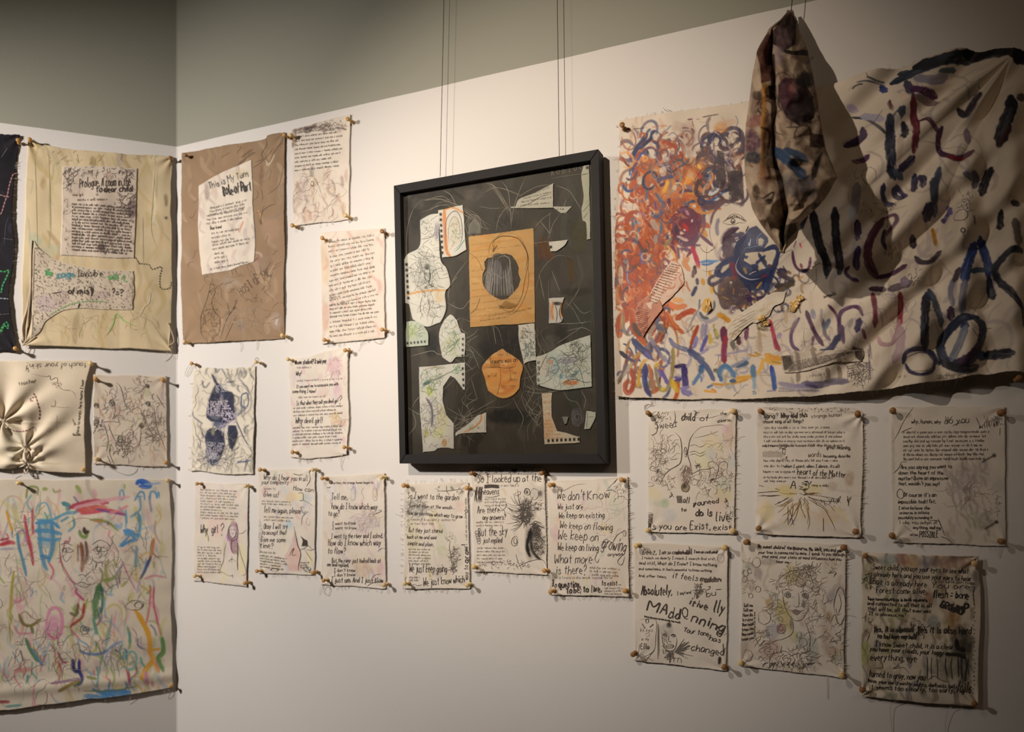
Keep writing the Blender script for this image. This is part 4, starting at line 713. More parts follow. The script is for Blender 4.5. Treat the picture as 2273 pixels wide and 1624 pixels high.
for x, y, r in ((130, 1200, 46), (110, 400, 26), (150, 380, 22), (100, 460, 24), (215, 295, 40), (230, 555, 26), (160, 620, 20), (630, 1000, 24), (670, 1070, 36), (290, 830, 60), (455, 940, 40), (455, 935, 20)): s.O(x, y, r, r * 1.15, 1.8, '7a7066')
s.O(1030, 720, 56, 170, 2.0, '5e524c'); s.L('1020,600 1040,700 1010,800', 1.4); s.L('230,1120 300,1050 240,1100 200,1000', 1.2)
for k in range(24): a = s.rs.uniform(.2, 2.9); x = 300 + k * 22; s.L([[x, 1270], [x + 40 * math.cos(a), 1270 + 50 * math.sin(a)]], 1.6)
finish(s, 'drawn_cloth', 'cloth with a wide eyed girl drawn in the middle, under the sunburst cloth', 'cloth sheet', 'the wide eyed girl cloth', '1656,1203,2;1873,1214,2;1868,1500,0;1644,1472,0', 'R', .1, GRP, extra=['1835,1502 1836,1530 1836,1550'])
s = Sheet(WR, '1913,1225 2040,1230 2171,1233', '2171,1233 2176,1330 2172,1450 2170,1566', '1912,1543 2040,1556 2170,1566', '1913,1225 1911,1390 1912,1543', hx('d3c6b2'), seed=17, wav=.006, d0=.006); s.V(1890, 1200, 3.831)
s.art.mottle(.06, .03)
s.smear(90, 110, 1060, 1380, 150, ['8a8062', '6d7468', '93887a', '7d6a58', 'a09a70', '6f6a72', '8b6b54'], .32, (14, 50), (60, 200), 1.5, dry=.8)
for x, y, a, b, c, al in ((430, 150, 60, 60, '9c5a48', .6), (530, 170, 60, 50, 'b38a5c', .6), (310, 160, 90, 40, '7d929c', .5), (860, 180, 170, 60, '8a5f50', .5), (650, 180, 80, 50, '7a747c', .5), (660, 480, 40, 60, '8f5a40', .6), (110, 960, 40, 120, '93a050', .6), (140, 300, 40, 120, '7d7a50', .5), (400, 600, 110, 60, '97a060', .4), (860, 680, 60, 120, '8a5a30', .6), (930, 850, 90, 120, '2f2c24', .6), (700, 690, 60, 60, '5c6b70', .5), (850, 1040, 150, 130, '4c4a3a', .4), (170, 1060, 40, 120, '8a7a5c', .5), (960, 1000, 60, 220, '2f2e28', .5)): s.B(x, y, a, b, c, al)
DK = '15120f'
s.T(180, 240, 990, 275, 48, 'Sweet child, you use your eyes to see what', 2.0, DK); s.T(145, 295, 1010, 340, 44, 'is already here and you use your ears to hear', 2.0, DK); s.T(150, 365, 650, 395, 56, 'what is already here.', 2.1, DK); s.T(680, 400, 1000, 405, 50, 'You are', 2.0, DK); s.Q(700, 350, 1050, 370, 22, 1.6, DK); s.T(210, 440, 640, 450, 56, 'Forest come alive,', 2.1, DK); s.T(690, 480, 990, 490, 66, 'flesh = bone', 2.4, DK, bold=1)
s.T(135, 500, 640, 515, 28, 'Your consciousness is both separate', 1.9, DK, bold=1); s.T(135, 540, 680, 565, 34, 'and connected to all that is, all', 2.0, DK); s.T(135, 585, 670, 610, 34, 'that will be, all that ever was', 2.0, DK); s.T(145, 625, 460, 640, 30, 'It is obvious, no?', 1.9, DK); s.T(750, 560, 900, 610, 60, 'GROWN', 3.0, DK, bold=2); s.T(905, 610, 985, 610, 72, 'UP', 3.4, DK, bold=2)
s.T(185, 765, 525, 770, 48, 'Yes, it is obvious', 2.3, DK, bold=1); s.T(560, 780, 1010, 785, 62, 'Yes it is also hard', 2.4, DK, bold=1); s.T(215, 820, 550, 830, 44, 'to believe myself', 2.2, DK, bold=1); s.T(200, 890, 960, 920, 44, 'I know Sweet child, it is a clear sign', 2.1, DK); s.T(155, 930, 960, 975, 42, 'you have your clouds, your foggy mornings', 2.2, DK); s.T(160, 1010, 550, 1020, 60, 'everything, eye', 2.1, DK); s.L('240,1010 265,1070 200,1080', 1.7); s.L('380,1010 400,1050 350,1080 440,1070 490,1120', 1.7)
s.T(145, 1150, 620, 1175, 58, 'turned to gray, now you', 2.1, DK); s.T(140, 1200, 890, 1245, 36, 'have your early winter nights, darkness falls', 2.0, DK); s.T(150, 1255, 1000, 1285, 44, 'it seems too clearly, too early, right', 2.0, DK); s.T(890, 1270, 1010, 1280, 90, 'falls', 2.3, DK)
s.S('890,830 900,900 960,930', 34, '15130f', a=.9); s.S('800,960 900,965 970,990', 26, '15130f', a=.9)
for x in (640, 680, 720, 800, 850, 900, 930, 965, 990): s.L([[x, 980], [x + s.rs.uniform(-8, 8), 1060], [x + s.rs.uniform(-10, 10), 1130 + s.rs.uniform(0, 70)]], s.rs.uniform(1.2, 4), '1f1c18')
s.scr(560, 740, 60, 70, 30, 1.8, DK); s.scr(150, 340, 50, 70, 30, 1.5, DK); s.L('1045,380 1030,450 1045,560', 1.8); s.L('100,750 150,780 130,850', 1.5); s.L('640,1180 700,1140 760,1175 830,1190', 1.7); s.scr(150, 640, 40, 60, 20, 1.4)
for k in range(26): s.L([[1030 + s.rs.uniform(-6, 16), 380 + k * 36], [1034 + s.rs.uniform(-6, 16), 392 + k * 36]], 1.8)
finish(s, 'written_cloth', 'darkly stained cloth reading GROWN UP, lowest at the right', 'cloth sheet', 'the stained lowest cloth', '1921,1233,2;2163,1250,0;2163,1561,2;1914,1531,2', 'B', .06, GRP, extra=['2112,1565 2104,1572 2100,1590 2098,1612 2100,1640', '2112,1565 2118,1575', '1990,1552 1976,1570 1980,1624'])
# ------------------------------------------------------------------ black framed collage behind glass, hung on two wires
def topx(w, a, z, d):
    P = w.P(a, z, d); return PW / 2 + FP * P[..., 0] / P[..., 1], HZ - FP * (P[..., 2] - CAMZ) / P[..., 1]
M_FRAME = flat('black_frame_wood', (.11, .10, .095), .6, noise=.2, nscale=30, bump=.05, spec=.2)
M_WIRE = flat('steel_wire', (.22, .20, .17), .45, metal=.6)
M_BACK = flat('backing_board', (.35, .28, .2), .8, noise=.1)
DF, DB = .050, .008
fo = [WR.aw(x, y, DF) for x, y in ((874, 412), (1328, 331), (1344.5, 1028.5), (887, 1028.5))]
fo = np.array([[float(a), float(z)] for a, z in fo])
def inset(Q, m):
    """inset a quad by margins m = top, right, bottom, left"""
    R = []; n = len(Q)
    ln = []
    for i in range(4):
        p, q = Q[i], Q[(i + 1) % 4]; t = (q - p) / np.linalg.norm(q - p); nn = np.array([t[1], -t[0]]); ln.append((p + nn * m[i], t))
    for i in range(4):
        (p, t), (q, s_) = ln[i - 1], ln[i]; k = np.linalg.solve(np.array([t, -s_]).T, q - p); R.append(p + t * k[0])
    return np.array(R)
fi = inset(fo, (.0235, .0205, .0250, .0195))
a0, z0 = fo[2:].mean(0)
FR = empty('framed_collage', tuple(WR.P(a0, z0, 0)))
tag(FR, 'black framed collage of torn papers on black under glass, hung on wires', 'framed artwork')
FCH = []
for i in range(4):
    j = (i + 1) % 4; c = [fo[i], fo[j], fi[j], fi[i]]; V = []; bv = .0015
    mid = sum(c) / 4
    for d, sh in ((DB, 0), (DF - bv, 0), (DF, bv)):
        for p in c:
            q = p + (mid - p) / np.linalg.norm(mid - p) * sh; V.append(WR.P(q[0], q[1], d))
    Q = [(0, 1, 2, 3)]
    for L_ in (0, 4):
        for k in range(4): k2 = (k + 1) % 4; Q.append((L_ + k, L_ + k2, L_ + 4 + k2, L_ + 4 + k))
    Q.append((8, 9, 10, 11)); FCH.append(mk('frame_rail', V, Q, M_FRAME, FR, smooth=False))
V = [WR.P(a, z, d) for d in (DB + .001, DB + .004) for a, z in fi * 1.0]
bi = inset(fo, (.01, .01, .01, .01)); V = [WR.P(a, z, d) for d in (DB + .001, DB + .004) for a, z in bi]
FCH.append(mk('backing_board', V, [(0, 3, 2, 1), (4, 5, 6, 7)] + [(k, (k + 1) % 4, 4 + (k + 1) % 4, 4 + k) for k in range(4)], M_BACK, FR, smooth=False))
DP = .031
pi_ = inset(fo, (.016, .014, .016, .014)); pq = [topx(WR, a, z, DP) for a, z in pi_]
s = simple(WR, *[(float(x), float(y)) for x, y in pq], hx('453e37'), plane=DP, dfun=lambda a, z: DP + .0006 * vn(a * 14, z * 14, 3), res=2.2, rough_edge=0, seed=21, ares=1.3)
s.V(860, 320, 4.273); s.iw = 1.1
s.art.mottle(.22, .02); s.smear(150, 250, 1950, 2950, 150, ['4d453d', '2a2521', '5a5147', '463d3d', '4a4a40'], .35, (20, 90), (80, 400), 1.5, dry=.9)
for x, y, a, b, c, al in ((1100, 1960, 190, 340, '1a1716', .8), (1150, 2580, 230, 70, '141211', .8), (1800, 1400, 160, 40, '1a1613', .6), (250, 640, 60, 190, '1c1918', .6), (420, 1880, 60, 120, '141212', .8), (1850, 820, 70, 130, '5d5a3a', .5), (1640, 1880, 60, 150, '1b1613', .7), (1820, 1650, 130, 200, '33403a', .45), (1750, 2400, 90, 160, '2b3530', .5), (1900, 500, 60, 100, '6a6058', .3), (280, 560, 60, 60, 'b0aaa0', .25), (1560, 1900, 90, 90, '8a8480', .35), (820, 480, 90, 60, '8a8278', .3)): s.B(x, y, a, b, c, al)
CH = ['b5ada0', 'a39a8d', 'c6beb2']
def arcs(n, x0, y0, x1, y1, hh, w=1.0, j=40):
    for i in range(n):
        a = s.rs.uniform(-j, j, 6); s.L([[x0 + a[0], y0 + a[1]], [(x0 * .6 + x1 * .4) + a[2], min(y0, y1) - hh + a[3]], [x1 + a[4], y1 + a[5]]], w * s.rs.uniform(.7, 1.3), CH[i % 3])
arcs(4, 330, 670, 950, 800, 120); arcs(3, 360, 540, 640, 560, 20); arcs(5, 960, 370, 1160, 640, -60, 1, 24); arcs(2, 890, 460, 1290, 500, 30, .9, 20)
for P in ('535,440 600,480 650,570', '1075,345 1140,430 1165,600 1175,800', '1315,310 1250,450 1200,600 1170,800', '1030,830 1060,700 1140,600 1185,690', '960,370 1040,420 1120,560 1150,680', '1600,390 1720,440 1790,540 1840,620', '1240,500 1400,410 1540,380', '1400,790 1470,710 1560,650', '1540,640 1540,850 1570,760 1640,660', '1520,900 1540,850 1450,730', '1700,520 1660,640 1700,660', '1390,940 1530,920', '870,590 1000,610 1110,600', '740,600 860,680 940,790 960,840', '700,660 800,700 900,790 980,800', '1400,1400 1460,1200 1600,1060 1740,1070', '1530,1270 1525,1500', '1440,1230 1470,1380 1490,1480', '1560,1200 1610,1330 1640,1400', '1700,1550 1780,1440 1830,1350', '1690,1500 1760,1560 1840,1700 1880,1660', '1760,1500 1850,1600 1930,1580', '760,1100 640,1260 580,1400 590,1500', '620,1300 660,1260', '200,1400 180,900 230,650 330,520', '1860,1720 1700,1830 1600,1890', '1560,1700 1760,1700 1940,1680', '1700,1770 1850,1740 1940,1780', '560,1500 700,1560 780,1480 860,1400', '700,1640 640,1700 760,1800'): s.L(P, 1.3, CH[len(P) % 3])
for k in range(190):
    x = s.rs.uniform(560, 1930); y = s.rs.uniform(700, 2700); L = s.rs.uniform(60, 300); s.L([[x, y], [x + s.rs.uniform(-30, 30), y + L * .5], [x + s.rs.uniform(-50, 50), y + L]], s.rs.uniform(.4, .9), ['6e675d', '8a8276', '7a6a50', '6a6a58'][k % 4])
for k in range(90):
    y = 2000 + s.rs.uniform(-300, 700); x0, x1 = (s.rs.uniform(560, 900), s.rs.uniform(600, 880)) if k % 2 else (s.rs.uniform(1290, 1560), s.rs.uniform(1300, 1500))
    s.L([[x0, y], [(x0 + x1) / 2 + s.rs.uniform(-60, 60), y + 60], [x1 + s.rs.uniform(-90, 90), y + s.rs.uniform(80, 220)]], s.rs.uniform(.6, 1.3), CH[k % 3])
for P in ('200,2500 300,2560 330,2540', '220,2010 420,1960 480,1990 600,2000', '700,2600 850,2520 1030,2420', '640,2620 760,2580 850,2560 960,2500 1100,2490 1190,2440', '1190,2400 1240,2500 1290,2600 1250,2720', '1280,2380 1350,2500 1400,2560 1470,2560', '1300,2340 1450,2360 1640,2330', '1660,2320 1720,2420 1800,2450 1850,2540', '1840,2340 1880,2420 1860,2520', '700,1650 900,1720 1040,1740 1100,1920', '500,2280 300,2400 230,2500', '240,2530 270,2660 200,2760', '1000,1720 1020,1830 1030,1900', '1400,1750 1440,1900 1500,2000 1440,2100 1330,2160'): s.L(P, 1.4, CH[len(P) % 3])
for r in range(3): s.O(820, 780, 50 + r * 12, 90 + r * 8, 1.0, CH[r])
for r in range(26): s.L([[780 + r * 4, 690 + abs(r - 13) * 5], [770 + r * 4.6, 850]], .9, 'b5b0a8')
for r in range(6): s.O(1150, 700, 40 + r * 18, 60 + r * 16, .8, '857d70')
for r in range(9): s.O(1800, 2590, 16 + r * 5, 18 + r * 9, 1.1, '8a86a0' if r % 2 else 'a5a0a0')
s.T(1555, 300, 1850, 235, 44, 'A O D I O O', 1.3, 'b5ada0'); s.L('1560,325 1700,300 1850,280', 1.0, 'b5ada0')
for k in range(16): s.L([[1420 + k * 9, 900 + s.rs.uniform(-60, 60)], [1440 + k * 9, 1100]], 1.0, 'a5602c')
for k in range(10): s.L([[1700 + k * 6, 1060 + k * 4], [1730 + k * 6, 1350 - k * 10]], .9, '8a6a3c')
for k in range(22): s.L([[1740, 740 + k * 14], [1880, 735 + k * 14]], .8, '7a744a')
s.O(1000 + 80, 1150, 90, 110, 1.5, 'c5bfb8'); 
for k in range(60): x = 1060 + s.rs.uniform(-110, 110); s.L([[x, 1200 + s.rs.uniform(-140, 80)], [x + (x - 1060) * .4, 1440]], 1.1, 'b9b4b4')
s.F('1000,1120 1050,1095 1085,1160 1080,1260 1060,1330 1010,1320 995,1200', '77737e', a=.7); s.L('920,1240 945,1210 990,1240 1000,1310', 1.3, 'c5bfb8'); s.L('905,1310 930,1230 970,1400', 1.2, 'c5bfb8')
s.L('1020,1110 1090,1060 1160,1090 1155,1250 1170,1380', 1.6, 'd0cac4'); s.Q(420, 2990, 900, 2990, 18, .9, '7a746a')
FCH.append(s.build('black_paper', M_PAPER, FR)); FCH.append(tag(s.build_ink('chalk_lines', FR), 'pale chalk lines'))
NPAP = [0]
def paper(top, right, bottom, left, base, draw, label=None, dd=.0012, hole=None, seed=1, y0=320):
    NPAP[0] += 1; off = DP + .0022 + .0004 * (NPAP[0] % 4); k = 4.273
    C = [np.array(pts(e)) / k + [860, y0] for e in (top, right, bottom, left)]
    q = Sheet(WR, *C, hx(base), plane=off, dfun=lambda a, z: off + .0007 * vn(a * 25, z * 25, seed), res=(.8 if hole else 1.6), rough_edge=.8, seed=seed + 30, ares=1.1, thick=.0008)
    q.V(860, y0, k); q.art.mottle(.03, .05); draw(q)
    hf = None
    if hole:
        H = pts(hole) / k + [860, y0]
        def hf(X, Y):
            ins = np.zeros(X.shape, bool)
            for i in range(len(H)):
                (xa, ya), (xb, yb) = H[i], H[(i + 1) % len(H)]
                ins ^= ((ya > Y) != (yb > Y)) & (X < (xb - xa) * (Y - ya) / (yb - ya + 1e-12) + xa)
            return ins
    o = q.build('torn_paper', M_PAPER, FR, hole=hf)
    if label: o['label'] = label
    FCH.append(o)
    if q.ink:
        H2 = []
        if hole:
            for it in q.ink:
                if not hf(it[0][:, 0], it[0][:, 1]).any(): H2.append(it)
            q.ink = H2
        i_ = q.build_ink('pencil_drawing', o, eps=.0002)
def sq(q, x, y, a=11, b=13): q.F([[x - a, y - b], [x + a, y - b], [x + a, y + b], [x - a, y + b]], '17141a')
PW_ = 'ddd9d2'
def d1(q):
    q.B(370, 1230, 120, 190, 'a9a8a2', .35); q.S('190,1425 300,1400 450,1385 560,1385', 18, 'd99a4c', a=.8); q.B(470, 820, 24, 90, '8d86a0', .6); q.scr(370, 1230, 160, 260, 110, 1.1, '55524e'); q.scr(400, 820, 90, 110, 34, 1.0, '75706a')
    q.L('350,1200 355,1270 385,1300 410,1260 405,1200', 1.5, '2c2926'); q.B(378, 1165, 24, 26, '2a2724', .8); q.L('400,1180 405,1260 395,1320 430,1350', 3, '3c4640'); q.O(368, 1225, 8, 6, 1.5); q.O(395, 1225, 8, 6, 1.5); q.O(425, 1335, 10, 14, 2); q.O(366, 1360, 9, 12, 1.6); q.L('330,1440 310,1560 340,1640', 1.4); q.L('380,1440 400,1540 380,1620', 1.3); q.scr(430, 1560, 100, 90, 30, 1.0, '6a6660'); q.L('300,905 420,880 450,830', 1.1, '4a4038')
    for k in range(7): sq(q, 180 + k * 3, 1140 + k * 53)
    q.B(490, 1440, 40, 60, 'd9a868', .4)
paper('310,720 400,665 485,655', '485,655 500,1070 560,1180 595,1330 550,1400 560,1540 540,1620 500,1690', '240,1660 370,1730 500,1690', '310,720 305,970 160,1090 165,1480 200,1500 240,1660', PW_, d1, seed=1)
def d2(q):
    q.S('540,620 545,800 560,1000 590,1060', 34, 'd98e54', a=.85); q.S('530,620 620,600 715,650', 22, 'dc9658', a=.8); q.B(640, 830, 50, 150, 'c9b89c', .4); q.L('560,1000 548,850 560,720 610,645 660,640 700,720 710,860 690,950 620,1010', 2.6, '6a5f78'); q.L('585,960 580,800 620,690 670,720 690,850', 1.6, '8a7f70'); q.scr(640, 850, 50, 130, 36, 1.2, cols=['6a9a8a', '3f9a98', '8a8a60', 'c98a50']); q.L('640,1020 690,970 745,880', 2, '3a9aa8')
    for k in range(8): sq(q, 505 + k * 2, 665 + k * 52)
paper('480,625 715,575', '715,575 735,850 750,1000', '520,1075 640,1060 750,1000', '480,625 500,850 520,1075', PW_, d2, seed=2)
def d3(q): q.QB(1240, 590, 1560, 560, 1, 20, 14, 1.0); q.Q(1290, 520, 1560, 460, 14, 1.0); q.Q(1340, 490, 1560, 410, 14, 1.0); q.Q(1270, 555, 1560, 510, 14, 1.0); q.L('1240,600 1350,560 1450,500 1560,470', 1.1)
paper('1212,600 1250,520 1400,460 1575,370', '1575,370 1570,603', '1215,606 1570,603', '1212,600 1215,606', 'c9c4b8', d3, seed=3)
paper('1560,592 1752,588', '1752,588 1695,650', '1650,655 1695,650', '1560,592 1650,655', 'cac5bb', lambda q: q.Q(1590, 625, 1700, 620, 14, 1.0), seed=4)
paper('1170,590 1560,590', '1560,590 1560,603', '1170,606 1560,603', '1170,590 1170,606', 'b9b4aa', lambda q: None, seed=5)
def d4(q): sq(q, 1895, 222); q.S('1880,560 1920,520', 3, '6a6a50'); q.L('1850,640 1890,600 1920,560', 1.2); q.L('1860,700 1900,650', 1.2); q.B(1890, 500, 30, 200, 'a9ad8c', .3); q.L('1845,290 1900,280', 1.4)
paper('1858,205 1912,195', '1912,195 1918,550 1925,900', '1890,905 1925,900', '1858,205 1840,300 1862,500 1840,620 1852,720 1885,750 1890,905', 'c6c3b4', d4, seed=6)
paper('1530,925 1712,905', '1712,905 1680,960 1600,1015', '1545,1015 1600,1018', '1530,925 1545,1015', 'e0dbd4', lambda q: sq(q, 1551, 975, 12, 13), seed=7)
TAN = 'cfa66c'
def d6(q):
    q.smear(780, 850, 1390, 1720, 60, ['e2b778', 'cc9448', 'd8a86a', 'dc9a58'], .3, (16, 50), (60, 160), 0); q.QB(800, 960, 1370, 890, 12, 62, 13, .8, 'b8925c', rag=.5)
    q.L('1010,1000 1000,930 1060,880 1120,870 1230,890 1290,960 1330,1060 1310,1200', 2.4, '4a3a28'); q.L('1170,840 1250,880 1300,960 1340,1100 1300,1300 1270,1450 1180,1580 1090,1560 1040,1500', 1.6, '5a4630'); q.L('1100,1620 1200,1600 1290,1480 1340,1300 1330,1100', 1.1, '5a4630'); q.L('780,1030 860,1100 900,1200', 1.2, '7a6040'); q.L('770,1620 840,1560 880,1450', 1.6, '6a5238'); q.L('960,1040 980,940 1080,850 1170,840', 1.0, '6a5238'); q.L('1010,1000 1040,960 1000,1020 1020,950', 2, '5a4630')
    q.Q(960, 1640, 1370, 1560, 13, .8, '8a6a3c'); q.Q(880, 1680, 1160, 1640, 13, .8, '8a6a3c')
    for r in range(16): q.L([[1050 + r * 8, 1560], [1120 + r * 8, 1480 + r * 3]], .9, '8a6838')
    q.S('1060,1530 1100,1550', 10, '3a3026')
HP = '1010,1045 1060,1035 1090,1045 1120,1038 1180,1055 1215,1100 1245,1170 1240,1220 1262,1280 1240,1350 1190,1410 1130,1465 1075,1475 1020,1450 960,1410 915,1350 900,1290 905,1230 930,1180 920,1120 950,1080 995,1075'
paper('770,875 1385,795', '1385,795 1395,1400 1398,1690', '785,1735 1398,1690', '770,875 785,1735', TAN, d6, 'tan page with a dark cut-out hole', hole=HP, seed=8)
Y2 = 680
def d7(q):
    q.smear(910, 420, 1270, 850, 50, ['d98f4a', 'e8c48c', 'c9804a', 'e0b070'], .4, (14, 40), (60, 140), 0); q.Q(1050, 470, 1200, 465, 22, 1.2, '4a3a2c'); q.T(970, 540, 1230, 525, 46, 'Trauma was on', 1.5, '3c2f26'); q.L('920,580 1050,575 1120,585 1210,570 1220,540', 1.3, '4a3a2c'); q.L('1070,590 1075,680 1050,800 1030,850', 1.4, '6a4e3c'); q.L('1160,590 1170,660 1150,720', 1.2, '6a4e3c'); q.Q(1180, 640, 1240, 640, 24, 1.3); q.Q(1170, 705, 1250, 700, 26, 1.4); q.Q(1080, 765, 1230, 760, 20, 1.1, '8a6040'); q.Q(950, 670, 1040, 665, 22, 1.2, '6a4a30')
    for r in range(9): q.L([[975 + r * 11, 520], [978 + r * 11, 580]], 1.1, '6a4e3c')
paper('935,515 1000,450 1045,425 1090,400 1130,430 1185,462 1250,510', '1250,510 1285,580 1258,690 1250,780', '955,800 1050,862 1120,870 1190,840 1250,780', '935,515 893,580 925,690 955,800', 'dda35c', d7, 'orange head shaped cut-out', seed=9, y0=Y2)
GRN = ['5a8a6a', '6a6a64', '7a9a50', 'a9a860', '5f7f90']
def d8(q):
    q.B(620, 350, 60, 110, 'b5c08a', .3); q.scr(600, 300, 90, 190, 70, 1.1, cols=GRN); q.L('560,440 620,400 650,340 690,300', 1.6, '4a8a50')
    for k in range(5): sq(q, 716 - k * 1, 308 + k * 53, 9, 11)
paper('540,130 600,80 660,130', '660,130 705,255 738,268 730,480', '520,480 600,532 650,482 730,480', '540,130 500,220 495,350 520,480', PW_, d8, seed=10, y0=Y2)
def d9(q):
    q.B(230, 230, 50, 70, 'b9c87c', .4); q.scr(270, 220, 80, 60, 26, 1.0, cols=GRN)
    for k in range(6): sq(q, 190 + k * 33, 348 - k * 3, 8, 11)
paper('180,145 250,140 330,165', '330,165 385,250 388,368', '180,385 388,368', '180,145 176,270 180,385', 'c9cdc0', d9, seed=11, y0=Y2)
def d10(q):
    q.B(380, 720, 50, 16, '3f5a5c', .9, rot=-.5); q.B(400, 800, 30, 50, 'c9cf50', .7); q.B(520, 1060, 60, 120, 'd9cf9c', .5); q.B(370, 1200, 24, 40, 'b9b25c', .7); q.B(540, 1290, 28, 40, 'c98c50', .7); q.B(480, 1200, 50, 50, 'dcdc90', .5); q.S('370,870 415,950 425,1040 420,1130', 20, '6f5f7c', a=.85, dry=.3); q.scr(420, 700, 120, 130, 90, 1.0, cols=['5a8a5a', '6a7a70', '8a9a60', '4a5a5a']); q.scr(420, 1020, 110, 200, 80, 1.0, cols=['6a6a60', '5a6a8a', '8a7a5a']); q.scr(450, 1240, 150, 80, 26, 1.0, '7a7468'); q.L('440,700 560,640 690,570', 1.2, '4a463f'); q.scr(650, 600, 60, 40, 26, 1.4, '4a9a58')
    for k in range(5): sq(q, 713 + k * 3, 588 + k * 53, 9, 12)
    q.L('350,600 450,570 540,590', 1.2, 'c98a70'); q.L('470,980 560,1120 610,1130', 1.2, 'b0904c')
paper('297,575 735,530', '735,530 740,1350', '335,1383 440,1370 480,1345 560,1340 628,1350 740,1350', '297,575 310,980 335,1383', PW_, d10, hole='600,658 640,680 700,760 742,825 790,825 790,1420 632,1420 628,1110 560,1030 525,900 530,760', seed=12, y0=Y2)
def d11(q): q.S('890,1020 885,1080 830,1140 720,1195', 14, 'd98a48', a=.8); q.scr(830, 1140, 70, 40, 24, 1.1, cols=['5a9a8a', 'd08a50', '7a8a60']); q.L('920,1040 925,1180', 1.4, 'd08040')
paper('850,1035 935,1005', '935,1005 938,1195', '645,1232 700,1208 938,1195', '850,1035 760,1120 655,1190 645,1232', PW_, d11, seed=13, y0=Y2)
def d12(q): q.scr(1330, 330, 70, 150, 90, 1.3, '46504c'); q.S('1280,230 1290,300', 14, 'c98a50', a=.6); q.B(1330, 420, 40, 60, 'a9c0c0', .4)
paper('1240,175 1395,160', '1395,160 1410,510', '1295,545 1340,522 1410,510', '1240,175 1250,330 1295,545', PW_, d12, seed=14, y0=Y2)
def d13(q):
    q.B(1600, 520, 100, 90, 'aebdc4', .35); q.B(1720, 510, 50, 18, '8a789c', .6); q.B(1550, 525, 22, 26, 'e08a58', .8); q.B(1740, 725, 80, 22, 'e07c34', .95); q.B(1770, 645, 60, 14, '5a96b0', .8, rot=-.6); q.B(1650, 665, 14, 22, '5a9ab8', .8); q.B(1600, 590, 30, 70, '9ab5c0', .5); q.B(1490, 560, 40, 100, 'ddb5a0', .35); q.B(1840, 560, 80, 100, 'c0c0b0', .3)
    q.L('1620,510 1700,480 1790,490 1780,520 1700,535 1620,520', 2.0, '7a6a90'); q.L('1760,530 1820,590 1850,680 1870,760', 1.8, '3a3632'); q.scr(1700, 600, 210, 150, 110, 1.1, cols=['5a6468', '4a6a80', '6a6660', '4a4a48']); q.scr(1820, 420, 110, 110, 60, 1.1, '4a4844'); q.L('1640,740 1750,690 1880,720 1930,710', 1.5, '2a2624'); q.O(1705, 605, 24, 8, 1.4); q.O(1700, 550, 10, 16, 1.4, '3a6a98'); q.L('1640,410 1700,460 1760,440 1740,350', 1.2); q.L('1430,640 1460,560 1530,430', 1.2); q.L('1560,460 1620,560 1600,640', 1.5, '4a7a90')
    for k in range(5): q.O(1432 + k * 1, 530 + k * 55, 9, 11, 3, '4a4650')
paper('1412,475 1480,455 1560,420 1640,370 1750,330 1925,270', '1925,270 1935,520 1940,760', '1420,745 1600,790 1750,782 1940,760', '1412,475 1412,600 1420,745', 'd0d2ca', d13, seed=15, y0=Y2)
def d14(q):
    q.B(1520, 1150, 60, 110, 'dca878', .5)
    for i, t in enumerate(('OF', 'NE W', 'LOS', 'UMB')): q.T(1480, 865 + i * 56, 1545, 862 + i * 56, 26, t, 1.2, 'd9905c')
    for i in range(6): q.Q(1480, 1090 + i * 33, 1560 + i * 24, 1090 + i * 33, 20, 1.2, 'd98a50')
    for k in range(8): sq(q, 1527 + k * 41, 1272 - k * 2, 10, 14)
paper('1465,825 1825,790', '1825,790 1825,1290', '1490,1308 1825,1290', '1465,825 1490,1308', 'dccfbc', d14, hole='1568,770 1555,900 1560,1050 1610,1180 1700,1197 1780,1225 1815,1232 1860,1240 1860,770', seed=16, y0=Y2)
paper('1888,990 1975,1003', '1975,1003 1968,1060 1920,1160', '1865,1165 1920,1168', '1888,990 1865,1165', 'cfcfc4', lambda q: (q.L('1880,1050 1960,1045', 1), q.L('1900,1000 1890,1150', 1)), seed=17, y0=Y2)
def d16(q): q.S('1575,1490 1560,1580 1570,1660', 24, 'dc8a4c', a=.9); q.S('1660,1500 1640,1600 1670,1640', 20, 'dc8a4c', a=.8); q.B(1620, 1510, 40, 16, '17141a', .9); q.L('1590,1520 1610,1600 1600,1690', 2.2, '2c2a2c'); q.L('1650,1520 1630,1600 1660,1690', 2.2, '2c2a2c'); q.L('1540,1500 1545,1680', 1.6, 'a58ab0'); q.B(1655, 1590, 10, 20, '3a7a98', .7)
paper('1530,1462 1680,1450', '1680,1450 1650,1570 1665,1650', '1530,1700 1640,1690 1665,1650', '1530,1462 1530,1700', 'd5d2cc', d16, seed=18)
paper('1655,1045 1720,1045', '1720,1045 1700,1110', '1680,1118 1700,1110', '1655,1045 1680,1118', '8e8a84', lambda q: None, seed=19, y0=Y2)
# glass
M_GLASS = bpy.data.materials.new('picture_glass'); M_GLASS.use_nodes = True; nt = M_GLASS.node_tree; nt.nodes.clear()
o_ = nt.nodes.new('ShaderNodeOutputMaterial'); mxs = nt.nodes.new('ShaderNodeMixShader'); tr = nt.nodes.new('ShaderNodeBsdfTransparent'); gl = nt.nodes.new('ShaderNodeBsdfGlossy'); fr = nt.nodes.new('ShaderNodeFresnel')
gl.inputs['Roughness'].default_value = .02; fr.inputs['IOR'].default_value = 1.5; tr.inputs[0].default_value = (.97, .98, .97, 1)
nt.links.new(fr.outputs[0], mxs.inputs[0]); nt.links.new(tr.outputs[0], mxs.inputs[1]); nt.links.new(gl.outputs[0], mxs.inputs[2]); nt.links.new(mxs.outputs[0], o_.inputs[0])
gi = inset(fo, (.019, .016, .020, .016)); V = [WR.P(a, z, d) for d in (.0395, .0415) for a, z in gi]
